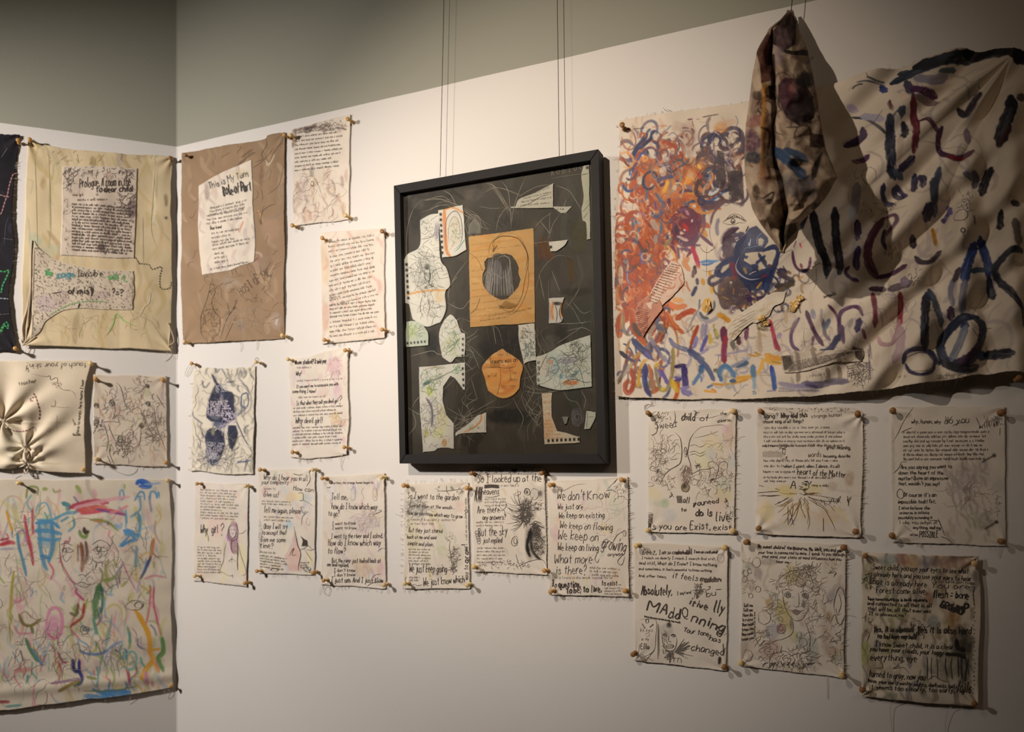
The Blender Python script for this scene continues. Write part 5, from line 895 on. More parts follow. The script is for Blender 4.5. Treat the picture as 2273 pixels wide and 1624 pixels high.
FCH.append(mk('glass_pane', V, [(7, 6, 5, 4), (3, 2, 1, 0)], M_GLASS, FR, smooth=False))
for c in FCH: c.parent = FR; c.location = tuple(-x for x in FR.location)
def tube(pts3, r, n=6):
    P = np.asarray(pts3, float); t = np.gradient(P, axis=0); t /= np.linalg.norm(t, axis=1)[:, None] + 1e-12
    ref = np.array([.3, .2, .93]) if abs(t[:, 2]).mean() < .7 else np.array([1., 0, 0]); b1 = np.cross(t, ref); b1 /= np.linalg.norm(b1, axis=1)[:, None]; b2 = np.cross(t, b1)
    r = np.asarray(r) * np.ones(len(P)); V = []; Q = []
    for k in range(n): V.append(P + (r * math.cos(6.2832 * k / n))[:, None] * b1 + (r * math.sin(6.2832 * k / n))[:, None] * b2)
    m = len(P)
    for k in range(n):
        k2 = (k + 1) % n; j = np.arange(m - 1); Q.append(np.stack([k * m + j, k * m + j + 1, k2 * m + j + 1, k2 * m + j], -1))
    return np.vstack(V), np.vstack(Q)
# hanging wires: from the frame's top edge up to the ceiling rail
for (xa, ya, da), (xb, yb, db), lb in (((977, 388, .030), (985.5, 0, .030), 'thin steel wire holding the left side of the black frame'), ((1241.5, 345, .030), (1237, 0, .030), 'thin steel wire holding the right side of the black frame')):
    a1, z1 = WR.aw(xa, ya + 4, da); a2, z2 = WR.aw(xb, yb, db); k = (3.28 - z1) / (z2 - z1)
    P = [WR.P(a1 + (a2 - a1) * k * t, z1 + (z2 - z1) * k * t, da) for t in np.linspace(0, 1, 8)]
    V, Q = tube(P, .0009); o = mk('hanging_wire', V, Q, M_WIRE); tag(o, lb, 'wire', 'picture hanging wires')
# ------------------------------------------------------------------ the large painted canvas
GA, GZ = WR.aw(2245, 128, .02); GA, GZ = float(GA), float(GZ)
A15, A22 = float(WR.aw(1550, 500)[0]), float(WR.aw(2230, 500)[0])
def dbig(a, z):
    a = np.asarray(a, float); z = np.asarray(z, float)
    k = np.clip((a - A15) / (A22 - A15), 0, 1.3); low = np.clip((GZ - z) / 1.1, 0, 1)
    r = .006 + .034 * k * (.25 + .75 * low)
    dx, dz = GA - a, GZ - z; rr = np.hypot(dx, dz) + 1e-6; th = np.arctan2(dx, dz)
    w = np.clip(rr / .10, 0, 1) * np.exp(-(rr / .85) ** 2)
    ph = th * 15 + .8 * vn(rr * 4, th * 2, 31)
    diag = np.clip((th - .30) / .25, 0, 1) * np.clip((1.38 - th) / .3, 0, 1)
    f = np.sin(ph); f = np.sign(f) * np.abs(f) ** .8
    r = r + .015 * diag * w * (.7 + f)
    # soft folds that run down at the right
    v = np.clip((.42 - th) / .15, 0, 1) * np.clip(rr / .12, 0, 1)
    r = r + .016 * v * (1 + np.sin(dx * 75 + 1.2 + .6 * vn(a * 3, z * 3, 33)))
    mid = np.clip((k - .35) / .3, 0, 1) * (1 - np.clip((low - .75) / .3, 0, 1) * .4)
    pp = (dx * .72 + dz * -.70) * 66 + 2.2 * vn(a * 3.5, z * 3.5, 35); en = .45 + .75 * np.clip(vn((dx * .72 - dz * .7) * 7, (dx + dz) * 2.2, 39) + .5, 0, 1)
    r = r + .012 * mid * en * (1 + np.sin(pp) + .3 * np.sin(2 * pp + 1))
    return r + .0022 * (1 + vn(a * 8, z * 8, 36)) + .001 * vn(a * 26, z * 26, 37)
s = Sheet(WR, '1370,270 1400,262 1520,243 1650,228 1760,205 1868,182 1960,160 2070,135 2140,117 2273,119 2345,121', '2345,121 2348,500 2345,862', '1368,880 1480,884 1600,886 1700,884 1800,880 1900,872 2000,860 2100,848 2175,835 2250,832 2345,862', '1370,270 1376,310 1370,400 1367,500 1364,600 1366,700 1366,800 1368,880', hx('ddd0be'), seed=60, dfun=dbig, plane=.012, res=1.7, ares=1.05, thick=.0015, rough_edge=1.6)
X, Y = np.meshgrid(s.art.x0 + np.arange(s.art.w) * s.art.res, s.art.y0 + np.arange(s.art.h) * s.art.res)
s.art.mottle(.05, .02); s.art.mottle(col=hx('c2b19c'), a=.25, sc=.008, seed=12)
BW = 1.0
def many(t, k=None, **kw):
    """'colour width points;...' brush strokes"""
    for q in t.split(';'):
        q = q.strip()
        if not q: continue
        c, w, P = q.split(' ', 2); c, _, c2 = c.partition('/'); d = dict(a=.88, dry=.6, gl=.55)
        if c2: d['col2'] = c2
        d.update(kw); s.S(P, float(w) * BW, c, **d)
OR, OR2, NV, NV2, PU, BU, GD, BR_, SL = 'a33e16', 'b85722', '1e2349', '35426c', '4f2c46', '6c1c3a', 'c9902c', '3f2420', '506078'
# faint underpainting, then the dense loops of the left half
s.V(1, 0, 1)
ORP = [OR, OR2, 'b85a30', 'a0401c', OR, 'd08048', NV, '5a3a50', '8a3a24', SL, 'c98a4c']
def flows(x0, y0, x1, y1, n, cols, w=(6, 14), L=(50, 130), ang=1.5, wob=10, a=.9):
    for i in range(n):
        x, y = s.rs.uniform(x0, x1), s.rs.uniform(y0, y1); l = s.rs.uniform(*L); h = ang + s.rs.uniform(-.5, .5); c, q = math.cos(h), math.sin(h); k = s.rs.uniform(-1, 1, 5) * wob
        s.S([[x + c * l * (t - .5) - q * k[j], y + q * l * (t - .5) + c * k[j]] for j, t in enumerate((0, .25, .5, .75, 1))], s.rs.uniform(*w), cols[s.rs.randint(len(cols))], a=a, dry=.6, gl=.6, col2=cols[s.rs.randint(len(cols))])
ORF = ['9c3c14', 'ad4a1e', 'bd5f28', '8c3012', 'a84e22']
flows(1385, 400, 1480, 720, 34, ORF, (9, 18)); flows(1460, 360, 1560, 480, 16, ['b9582a', 'c98034', '7a3c28', 'cf9038'], (9, 16), ang=1.0); flows(1372, 560, 1460, 720, 12, ORF, (14, 24))
swirls(s, 1380, 310, 1500, 470, 34, ORP, r=(12, 30), w=(4, 9)); swirls(s, 1375, 460, 1490, 700, 70, ORP, r=(9, 26), w=(4, 9)); swirls(s, 1385, 290, 1640, 400, 34, ['6a5058', '94604a', NV2, '8a7078', 'b5673a', '5a4a60'], r=(12, 28), w=(3, 7), a=.75)
swirls(s, 1450, 390, 1560, 500, 26, ['c9742c', 'd99a40', OR2, '5a3040', '8a4024', NV2], r=(10, 26), w=(4, 9)); swirls(s, 1560, 310, 1650, 450, 24, ['3f2c34', '4a3038', '5a3a40', '4a4454', NV], r=(10, 26), w=(5, 11)); swirls(s, 1490, 480, 1550, 550, 12, [BU, PU, '6a3a54'], r=(10, 24), w=(5, 10))
swirls(s, 1600, 540, 1720, 650, 20, [NV, NV2, '2f2c48', '4a3450'], w=(3, 8)); swirls(s, 1600, 610, 1690, 690, 34, ['4f3a44', '5a4a50', '6a4a38', '3c2c40', '8a6a40'], r=(5, 18)); swirls(s, 1710, 600, 1790, 690, 24, ['5a4a3c', '7a6248', 'a08458', '4a3c3c', NV2], r=(4, 16), w=(2, 7), a=.7)
swirls(s, 1375, 690, 1500, 860, 50, [OR2, 'a85a38', NV2, '6a6288', 'b09048', '8a7a80', '6a3a30', SL], w=(3, 9), turn=(.6, 2.6), asp=2); swirls(s, 1500, 710, 1700, 870, 40, ['8a84a4', '7a7fa0', 'a898a0', 'b08868', '9a9080'], w=(2, 7), a=.5, turn=(.6, 3), asp=1.8); swirls(s, 1700, 700, 1930, 850, 50, ['9a8a94', 'a89a98', '8a7f8c', 'b0a090'], w=(2, 6), a=.45, r=(10, 34), turn=(.6, 3)); swirls(s, 1850, 200, 2260, 820, 60, ['9a8f98', 'a8988c', '8f8490', 'b09a88'], w=(3, 10), a=.38, r=(14, 50), turn=(.6, 3))
s.V(1350, 220, 4.776)
s.smear(160, 220, 1400, 1600, 90, ['c99a80', 'b9a3a8', 'c4a890', 'a8a0b0', 'd3ad8c'], .34, (10, 40), (60, 220), 1.2, dry=.9)
s.V(1360, 230, 7.383)
s.B(1230, 560, 130, 260, 'a98a7c', .5); s.B(1780, 390, 120, 90, 'cf8a4c', .6); s.B(1900, 300, 120, 60, 'c9a48c', .5); s.B(1080, 380, 120, 90, 'b59488', .4)
for P, c, al in (('330,980 420,900 560,860 680,900 730,1000 760,1180 640,1300 600,1400 420,1420 350,1300 400,1180 300,1060', OR, .9), ('1100,900 1300,860 1480,900 1500,1060 1400,1240 1300,1340 1180,1500 1000,1600 700,1600 640,1450 800,1300 1000,1180 1130,1060', 'bd6424', .85), ('1300,1000 1500,980 1560,1100 1440,1240 1330,1200', 'd98c2c', .8), ('1380,760 1560,700 1600,860 1540,1080 1420,960', '5f3c3a', .9), ('1700,760 1820,780 1840,1000 1860,1240 1800,1400 1720,1380 1690,1200 1730,1000', '3d2a2e', .95), ('1880,1120 2000,1090 2130,1120 2150,1540 2000,1600 1900,1480', '352428', .95), ('1990,820 2125,810 2125,1000 2060,1090 1980,1040 1960,900', '443048', .9)): s.F(P, c, a=al * (.75 if al < .93 else 1), gl=.6, tex=.5, col2='c9702c' if al < .92 else '241820')
s.F('2000,960 2060,900 2080,910 2060,990 1990,1040', 'd9cdbd', a=1)
many(f'''{OR} 30 160,870 190,940 260,1020 330,1060 400,1040;{BR_} 16 180,940 260,1030 340,1050;{OR2} 18 240,820 250,740 290,680;{OR2} 16 250,820 290,870 320,840;
{SL} 40 610,410 560,470 530,560;{NV}/{NV2} 70 560,500 480,600 400,700 330,820;{NV} 60 480,700 540,640 620,570 650,470 690,440;{NV2} 16 650,560 630,500 690,440 760,480 790,540 740,620 680,650;{NV}/1f3f90 50 340,840 400,740 500,690;{OR} 46 440,780 400,850 380,920;1f4aa0 30 470,800 430,880 400,920;1f3f90 20 320,870 280,910;{NV} 30 560,760 590,830;{NV2} 30 400,960 330,1040 320,1100;2a4a90 20 350,1060 310,1130 295,1230;
{SL} 14 950,350 900,410 820,460;{OR2} 10 650,380 730,365 820,345;c07a60 14 780,400 850,350 900,370;{BR_} 12 340,410 420,400 510,390;4a3a48 10 370,430 400,480 410,560;6a5a68 12 400,430 450,530;
{OR2} 30 760,770 850,740 940,700 970,640;{OR} 34 920,620 960,670 1040,700 1050,760;5a6080 14 910,520 980,470 1050,520 1090,640 1060,760 980,830 930,800;4a3a50 18 1080,640 1090,720 1060,780;8a8ea8 30 900,760 910,860 905,960;a48a94 18 680,800 720,900 780,980 900,1050;{BR_}/5a2a40 26 740,1020 840,1050 930,1110 980,1110 1060,1050 1180,980 1240,930;{OR} 34 930,990 970,920 1060,880 1130,790;{OR} 50 1100,780 1140,860;4a4a58 50 990,960 1040,920 1130,920;5a5a68 30 1130,900 1150,980 1080,1040;{SL} 30 1250,900 1180,980;
6e3840 26 1230,250 1300,240;6a2a34 10 1300,270 1320,370;4a3a3c 20 1140,390 1190,385 1240,395;7a5a58 46 1290,400 1330,470;8a6a64 30 1330,420 1290,560 1200,680;5f4a50 16 1200,540 1215,480;3a2c28 16 1470,210 1600,185 1730,165;8f7c7c 50 1590,220 1550,300 1560,420;8a5a50 8 1370,245 1420,240;6a5a60 8 1580,450 1600,560 1580,660;
4a3850 26 1700,455 1760,490 1790,560 1820,610;2f3a70 20 1650,500 1620,560 1640,610;4a5a80 18 1900,470 1850,480 1820,560;6a6a80 12 1870,460 1960,420 2030,360 2050,280 2010,190;3a2a48 30 2070,410 2090,520 2050,620;3d4060 22 2090,600 2040,650;4a4a60 40 2060,770 2130,740;
6b5560 24 1300,760 1330,690 1420,640 1510,630 1570,640;4a4a50 20 1370,780 1390,850;5f3a44 30 1560,700 1530,830;a46a48 12 1600,830 1650,900 1640,1000;
''')
many(f'''{BR_}/5a3a44 70 1420,1540 1360,1430 1400,1280 1480,1140 1600,1050 1720,1030;4a3034 50 1460,1160 1560,1070 1700,1040;{SL} 20 1480,1130 1560,1080 1640,1060;d9823c 40 1620,1120 1640,1220 1540,1400;7a8aa0 30 1600,1140 1590,1230 1550,1280;c9cdd0 80 1580,1480 1660,1440 1740,1400;6a7078 30 1620,1440 1690,1390 1650,1370;b5a090 30 1480,1500 1500,1380 1560,1300;2f5aa0 30 1440,1560 1540,1590 1660,1560 1780,1480 1830,1420;c9cdc0 26 1640,1600 1740,1540;a8583c 20 1780,1400 1700,1480;
5a3a50 60 1100,1460 1180,1420 1300,1430;8a7080 60 1130,1380 1200,1350 1300,1380;{NV2}/5a4a70 60 730,1280 800,1220 900,1190 980,1190;4a2c48 50 780,1340 860,1290;5a3a54 40 1040,1250 1080,1300 1060,1340;8a8e90 30 1060,1100 1110,1180 1090,1280 960,1460;7a8088 20 960,1240 940,1380 950,1480;e8b040 60 900,1260 860,1380 820,1450;e09a38 60 1200,1200 1260,1260 1180,1300;b5402c 60 1380,1130 1440,1180 1400,1220;f0c860 34 1390,990 1430,1050;
{SL} 50 420,1220 520,1300 560,1440 540,1560 470,1600;{OR} 44 290,1480 270,1560 340,1620;{OR} 50 380,1440 440,1380 500,1420 480,1500;{OR2} 26 340,1180 345,1350;{OR2} 40 440,1080 540,1160 560,1340;2a4a80 40 170,1290 180,1370 250,1430 340,1410;2f3a50 20 215,1270 220,1380;5a7090 14 430,1320 350,1390;{OR} 40 580,1460 640,1560;{OR2} 40 700,1500 600,1400 700,1250;4f5a78 40 700,1460 760,1560 800,1620;5a2c40 60 930,1560 900,1620;''')
for x, y, r in ((690, 530, 50), (980, 540, 60), (975, 775, 50), (620, 840, 60), (1410, 740, 40), (640, 1340, 40), (1010, 1370, 50), (460, 1530, 26), (820, 1100, 80), (440, 1260, 66), (1700, 600, 60), (1960, 560, 90), (290, 980, 30), (1060, 1010, 24), (860, 880, 70)): s.B(x, y, r * .75, r, 'dccfbd', .95, soft=.25, rag=.2)
s.O(1700, 590, 70, 100, 1.6, '6a6478'); s.O(1950, 540, 110, 160, 1.6, '6a6470'); s.O(1560, 1290, 200, 240, 2, '4a3a3c')
# middle left
s.V(1360, 440, 7.383)
for P, c, al in (('260,0 560,60 600,110 560,300 540,500 420,560 360,700 220,640 200,420 230,260 420,210 560,240 540,100 330,120 280,60', OR, .0), ('560,60 620,150 600,330 620,480 600,620 700,640 760,760 850,520 860,420 980,260 1240,40 1300,0 1000,0 860,150 820,300 800,240 840,100 640,0', OR, .88), ('600,480 760,560 860,520 860,640 820,860 700,1000 600,1100 520,1180 400,1060 300,960 400,760 500,560', OR, .9), ('100,760 240,700 420,740 420,900 280,960 160,900', 'ad3c1a', .9), ('40,740 150,760 160,860 210,960 160,1100 130,1130 90,1080 80,960 40,900', 'b03216', .95), ('140,1180 160,1060 260,1000 440,1040 520,1180 700,960 860,960 840,1100 760,1260 640,1320 520,1480 340,1560 230,1420', 'a83e1c', .9), ('80,1440 300,1500 500,1320 680,1400 640,1620 120,1620', OR2, .8)):
    if al: s.F(P, c, a=al * .72, gl=.5, tex=.6, col2='a8501f')
s.B(830, 440, 120, 160, 'd98048', .3); s.smear(200, 0, 1250, 1600, 110, [OR, OR2, 'd98a58', '8a4a40', 'e0a070', 'b8503a', 'c96a40', '6a6478'], .5, (8, 30), (50, 190), 1.1, dry=.8, gl=.5)
many(f'''{OR} 90 330,240 240,330 220,480 260,600;{OR} 60 250,260 350,220 500,260;9a6078 40 380,260 450,240 530,270;{SL} 46 330,320 400,400 450,460 400,560;4a5a70 60 340,400 330,460;a0522c 60 260,500 300,560 400,620;6a6a78 30 420,500 400,640 390,740;{OR} 50 570,120 575,300 560,480;{OR2} 70 560,440 540,600 480,720;
3a4a70 60 650,240 700,300 780,260 800,200;1f3f98 26 700,60 710,180;4a5a80 40 790,200 830,60 760,0;5a6a88 30 760,360 800,460 760,600;2f6a98 26 790,400 780,560 740,640;b0988c 90 640,360 700,460 740,500;9a8a88 60 700,600 700,720;5a2c44 60 930,20 920,130;4a2c4a 50 900,600 880,660;''')
many(f'''5c2240/6a2a4a 130 1010,420 1040,560 1120,640 1260,640 1350,560 1370,400 1300,250 1180,180 1080,200;{BU} 110 1100,420 1180,380 1280,440 1260,560;8a2030 90 1150,420 1200,520;c01c20 50 1160,420 1200,480 1220,520;7a5068 60 1100,200 1200,170;b58a98 50 1200,200 1240,260;3a1c38 60 1040,440 1040,560;5f3c54 70 1020,640 1160,760 1340,700 1420,560;6a4a64 60 1100,820 1240,830;c9a9a0 60 1060,620 1160,660 1220,680;4a3a50 30 1050,640 1180,720 1260,700;6a5068 40 1060,800 1080,980;8a5a64 50 1400,560 1480,640 1580,720 1660,790;7a5068 36 1500,300 1500,440 1450,580;7a5a64 26 1470,260 1470,420;e0dcd6 26 1300,340 1290,380;''')
s.B(1170, 510, 22, 20, 'd5e0f0', .95); s.B(1335, 120, 26, 24, 'dfe6ee', .95)
many(f'''a81f3a/c04060 70 1290,780 1340,900 1390,1040 1420,1140;{BR_} 60 1350,1120 1360,1240;4a4058 50 1390,1330 1400,1420;3d3d60 60 1380,1460 1310,1600;6a5058 60 1340,1180 1320,1300;c98a5c 90 1240,980 1180,1060 1260,1180;b5a090 60 1080,1080 1100,1180;d9b060 36 880,760 960,860 1020,980;8a7a50 60 860,760 960,660;{GD} 60 1600,1200 1610,1280;{GD} 70 1480,1340 1500,1420;e0ae3c 50 1620,1460 1640,1560;{GD} 30 1440,1120 1420,1150;
5a3a44 70 1420,0 1460,90 1560,160 1680,120 1800,20;6a4c50 40 1640,240 1700,120 1820,40;6a5a60 26 1600,400 1620,280 1680,180;c98a50 50 1330,160 1440,220 1560,230 1650,190;3c3458 60 1440,0 1540,60 1680,50;''')
many(f'''3a2c3c/4a3450 110 1800,740 1830,620 1900,540 2040,500;4a3450 100 1900,700 2040,640 2140,600;4a5260 40 2000,620 2140,580;5a3a48 130 1840,800 1880,900 1860,1000;6a4a58 60 1980,640 1960,860;{NV}/2a3a68 130 2120,700 2060,900 2080,1100 2150,1250;{NV} 90 2100,980 1900,1050 1760,1180 1720,1280;{NV2} 60 1760,1280 1860,1290 1950,1200;4a3a58 90 1940,1100 2010,1240;6a2040 90 2000,1200 2060,1300;8a6a70 90 1900,1320 1800,1460;5a4658 120 2100,1400 1960,1540;a88058 60 1860,1480 1840,1560;4a4050 30 1600,1360 1620,1440 1680,1440;''')
s.F('1600,500 1640,330 1720,200 1850,120 2000,80 2160,140 2200,400 2060,470 1900,500 1800,640 1790,900 1760,1040 1600,1200 1480,1180 1440,1000 1500,880 1560,880 1580,700', 'dccfbe', a=.8, tex=.1, soft=5)
many('''6a4a58 30 1600,420 1640,260 1720,150 1830,60 1900,30;8a7a80 16 1420,560 1480,640 1580,720;6f4a5c 50 1440,600 1540,690 1640,780;8a8490 60 1730,330 1700,460 1720,600;5c8fc0 36 1440,1060 1540,1035 1640,1045 1740,1040;3f6fa8 36 1470,1090 1560,1100 1660,1070;4a80b8 26 1450,1050 1700,1055;''', dry=.25)
E = '3c302c'
s.L('1790,390 1860,340 1930,300 2000,270 2080,320 2180,400', 2.0, E); s.L('1800,395 1880,420 1980,430 2080,400 2180,420', 1.5, E); s.O(1968, 368, 34, 46, 2.2, E, turns=2); s.B(1972, 385, 20, 26, '2a2220', .9); s.L('1830,380 1920,270 2010,250 2110,290 2190,380', 1.2, E)
for k in range(22): x = 1870 + k * 15; y = 345 - 60 * math.sin((k) / 22 * 3) + k * 3; s.L([[x, y], [x + s.rs.uniform(-14, 6), y - s.rs.uniform(20, 46)]], 1.5, E)
s.L('1590,430 1590,600 1640,740 1720,820', 1.2, '7a6a64'); s.L('1540,780 1550,1300', 1.2, '6a5650'); s.L('1420,780 1480,860 1560,900 1640,840', 1.6, '5a4640'); s.L('1640,800 1680,820 1620,870', 2.0, '5a4640'); s.L('1440,1170 1560,1215 1700,1180 1800,1160', 1.1, '8a7a70'); s.L('1800,90 1860,110 1930,60', 1.2, '8a8078')
for k in range(110): y = s.rs.uniform(-1200, 2900); x = 40 + 30 * math.sin(y * .01); 
s.B(200, 600, 14, 10, 'd9cdbd', .0)
for x, y, r in ((230, 480, 30),): s.B(x, y, 36, 60, 'b0602c', .8)
for x, y, a, b in ((440, 340, 40, 110), (300, 150, 90, 40), (190, 890, 30, 40), (190, 1030, 26, 40), (60, 870, 20, 46), (1120, 560, 26, 30), (120, 1260, 40, 140), (130, 680, 60, 50)): s.B(x, y, a, b, 'd9cdbb', .92, soft=.3)
many('''4a6ac0 22 440,840 450,940 470,1040 510,1060;6a5a8a 30 230,1200 240,1320 280,1420;a9b0d0 10 240,1180 230,1300 265,1390;d9a03c 26 470,1320 500,1340;e08a30 30 400,1120 450,1160;4a3a38 60 500,860 560,840;8a8a98 26 560,960 540,1050''')
s.V(1, 0, 1); swirls(s, 1372, 440, 1480, 700, 22, [OR, 'd9804a', 'e0a070', NV2, 'a0381c', '6a4a58', 'd8c0a8'], r=(4, 14), w=(1.5, 5)); swirls(s, 1380, 300, 1560, 460, 18, [OR2, 'e0a060', NV, SL, 'd8c8b4', '5a3848'], r=(4, 16), w=(1.5, 5)); s.V(1360, 440, 7.383)
for k in range(60): x, y = s.rs.uniform(140, 1150), s.rs.uniform(0, 1600); s.S([[x, y], [x + s.rs.uniform(-30, 30), y + s.rs.uniform(20, 60)], [x + s.rs.uniform(-40, 40), y + s.rs.uniform(60, 130)]], s.rs.uniform(4, 9), ['e8b090', 'f0cfa8', 'e0a070', 'a0402c', '5a3040'][k % 5], a=.8, gl=.7)
# lower left
s.V(1360, 660, 7.06)
s.smear(80, 0, 1400, 1500, 60, ['c9a48c', 'b5aab8', 'd0b088', 'a89aa8', 'c08a70'], .32, (12, 40), (60, 240), 1.0, dry=.9)
many(f'''8a3c20 60 150,100 200,180 240,260;{OR} 60 210,200 230,380;b54a28 60 330,40 260,160;{OR} 60 300,350 320,520 440,640;4a3c34 80 340,420 380,520 460,600;{OR2} 50 440,640 530,760;
{OR}/d98048 90 860,260 940,400 1040,500;{OR2} 60 1040,500 1110,560;c9502c/{OR} 90 1290,210 1150,250 1010,340;d9763e 90 900,100 1000,160 1150,140;e0a060 80 960,40 1100,60;{OR} 60 1340,450 1270,620 1230,760;7a4a48 50 1230,760 1210,840;
3c3f6a/4a4a70 100 320,660 420,780 520,860 620,960;{NV2} 60 340,680 480,800;6a5f9a 50 520,860 600,940;4a4060 60 120,850 210,930 330,1000;2c2430 60 130,860 220,940;6a5a50 60 230,1040 160,1200 90,1340;a89a9a 46 270,1060 180,1220;{OR}/a85038 70 290,1130 330,1290 300,1440 230,1500 190,1400 240,1290;9a4f38 60 250,1280 200,1420;
c9a030/{GD} 50 400,1400 410,1250 440,1100 500,1000 540,990;{NV2}/4a4a90 80 520,1060 500,1250 530,1420 590,1540;3c3f78 60 540,1100 510,1300;b5764a 60 570,1060 600,1200 640,1440;9a7a58 50 600,1280 630,1470;8f8264 50 720,1040 680,1100 700,1280 740,1430 800,1470;c9b040 50 660,1080 730,1040;d0b83c 60 760,1440 830,1440;8a7a58/a5905a 60 950,800 950,980 930,1200 860,1420 800,1470;a59050 36 960,800 945,1120;e0bc30/c9a028 90 930,1300 970,1390 1010,1470;
8a8294 60 600,640 680,780 760,900 820,1000;6a6480 40 660,760 740,900;9a8a80 60 680,440 600,560 590,680;8a7050 90 760,440 800,560;5a5f78 60 740,330 700,420 800,520;
7f7a9a/6a6f90 70 900,650 960,740 1060,790 1190,830;4a5078/5a6488 110 1200,840 1320,920 1420,1020;5a6488 80 1400,1000 1500,1130 1580,1290;3d6a98/2f5a90 90 1400,1060 1380,1180;5a7fa8 60 1360,1200 1250,1360;4a6a98 40 1480,1410 1560,1370;a8a4b8 40 1380,1320 1420,1200;3c70a0 14 1380,1240 1390,1310;
2c2050/3a2a68 60 980,1090 1060,1070 1140,1060;40307a/342868 90 1120,1080 1130,1250 1140,1410;6a60a0 46 970,1250 1080,1270;4a3a80 30 970,1300 1070,1280;8a80b0 60 1060,1430 1190,1400;7a70a8/8a80b0 90 1090,1470 1220,1510;6a5aa0 60 760,1150 820,1260 860,1350;7a70a8 50 720,1130 760,1240;
6a68a8/8a88c0 60 1320,620 1290,740 1250,790;5a54a0 60 1480,600 1430,720 1380,840;9a94b8 46 1500,800 1380,880;9a90a8 60 1420,420 1400,640;8a84a8 40 1470,420 1450,620;
{BR_} 10 1180,550 1290,440;d0b050 60 1520,580 1530,720;c9b05a 40 1540,640 1570,660;b0a060 30 1590,420 1580,480;8a8a60 60 1600,500 1650,640;c9b858 40 1620,520 1640,600;6a2440/5a3050 110 1740,480 1740,600 1760,700;7a2440/9a2438 80 1760,680 1740,840 1750,1010;b02038 40 1760,640 1770,740;{PU} 60 2090,520 2080,640;4a3028 60 1960,640 1980,730;6f7460 60 1850,700 1900,800;9a8a80 50 1940,760 1960,850;c0a0b0 26 2030,620 2020,760;
3f6a94/5a80a4 66 1660,1240 1680,1120 1770,1070 1880,1180 1910,1240;4a7098 60 1700,1260 1690,1300;9ab0c4 14 1700,1300 1760,1380 1860,1380 1920,1320;3a5a80 50 1840,1310 1900,1310;{GD} 40 1560,1350 1800,1360 2118,1280;e0b050 46 1920,1290 2118,1240;6a6a58 60 1590,1130 1640,1160;
dfa03c 36 1430,1460 1600,1480;c98a50 30 1540,1430 1600,1460 1620,1490;a0a0b8 50 1840,1080 2118,960;4a6480/3d5a78 70 1950,1060 2110,1010;9a90a8 30 1640,910 2118,820;b0a4b4 20 1600,900 1900,860;
a8a0a8 60 1380,320 1500,380 1620,330 1700,240;b5aeb0 50 1320,260 1400,380;5a6068 50 1370,240 1420,310 1500,330;4a5468 30 1480,280 1590,180 1600,60;6a7078 30 1370,40 1360,180;''')
s.F('1430,60 1470,20 1530,20 1560,90 1540,200 1470,250 1410,210 1410,120', 'e0b04a', gl=.6, col2='c98a20'); s.B(1490, 110, 40, 60, 'e8c060', .6); s.S('1660,270 1740,310 1840,380', 80, 'e0a838', a=.95, dry=.3, col2='c98830')
for k in range(14): s.S([[1420 - k * 6, 90 + k * 10], [1260 - k * 8, 300 + k * 20]], 6, '8a8088', a=.5)
s.L('900,400 960,520 1130,560 1200,500', 1, '8a7a70'); s.L('1660,910 1640,1000 1600,1060', 1, '6a5f5a')
# centre knot of rings
s.V(1550, 500, 7.383)
for P, c, al, c2 in (('840,70 960,25 1150,230 1160,300 1090,400 1110,460 920,460 780,480 760,600 900,680 960,640 1060,760 1250,700 1210,900 1100,1060 880,1080 760,1140 640,1200 540,1170 640,900 600,600 640,400 760,180', '1f2548', .93, '2f3a64'), ('330,1000 420,900 640,820 760,1000 880,1130 860,1300 660,1380 420,1360 320,1180', '554650', .9, '6a5040'), ('400,260 420,130 560,30 680,60 560,160 640,300 560,320 620,480 480,560 400,420', '3c2a3a', .9, '4a2c44')): s.F(P, c, a=al, gl=.7, tex=.12, col2=c2)
for P in ('880,470 990,460 1010,560 940,650 860,660 800,580', '1090,470 1250,440 1260,560 1190,630 1130,580', '980,600 1040,560 1080,700 1010,780', '990,250 1040,230 1090,270 1060,370 1000,360', '380,780 400,700 530,640 480,740 400,800', '250,840 330,860 390,880 300,960 250,940'): s.F(P, 'd0c2ac', a=.96, gl=.3)
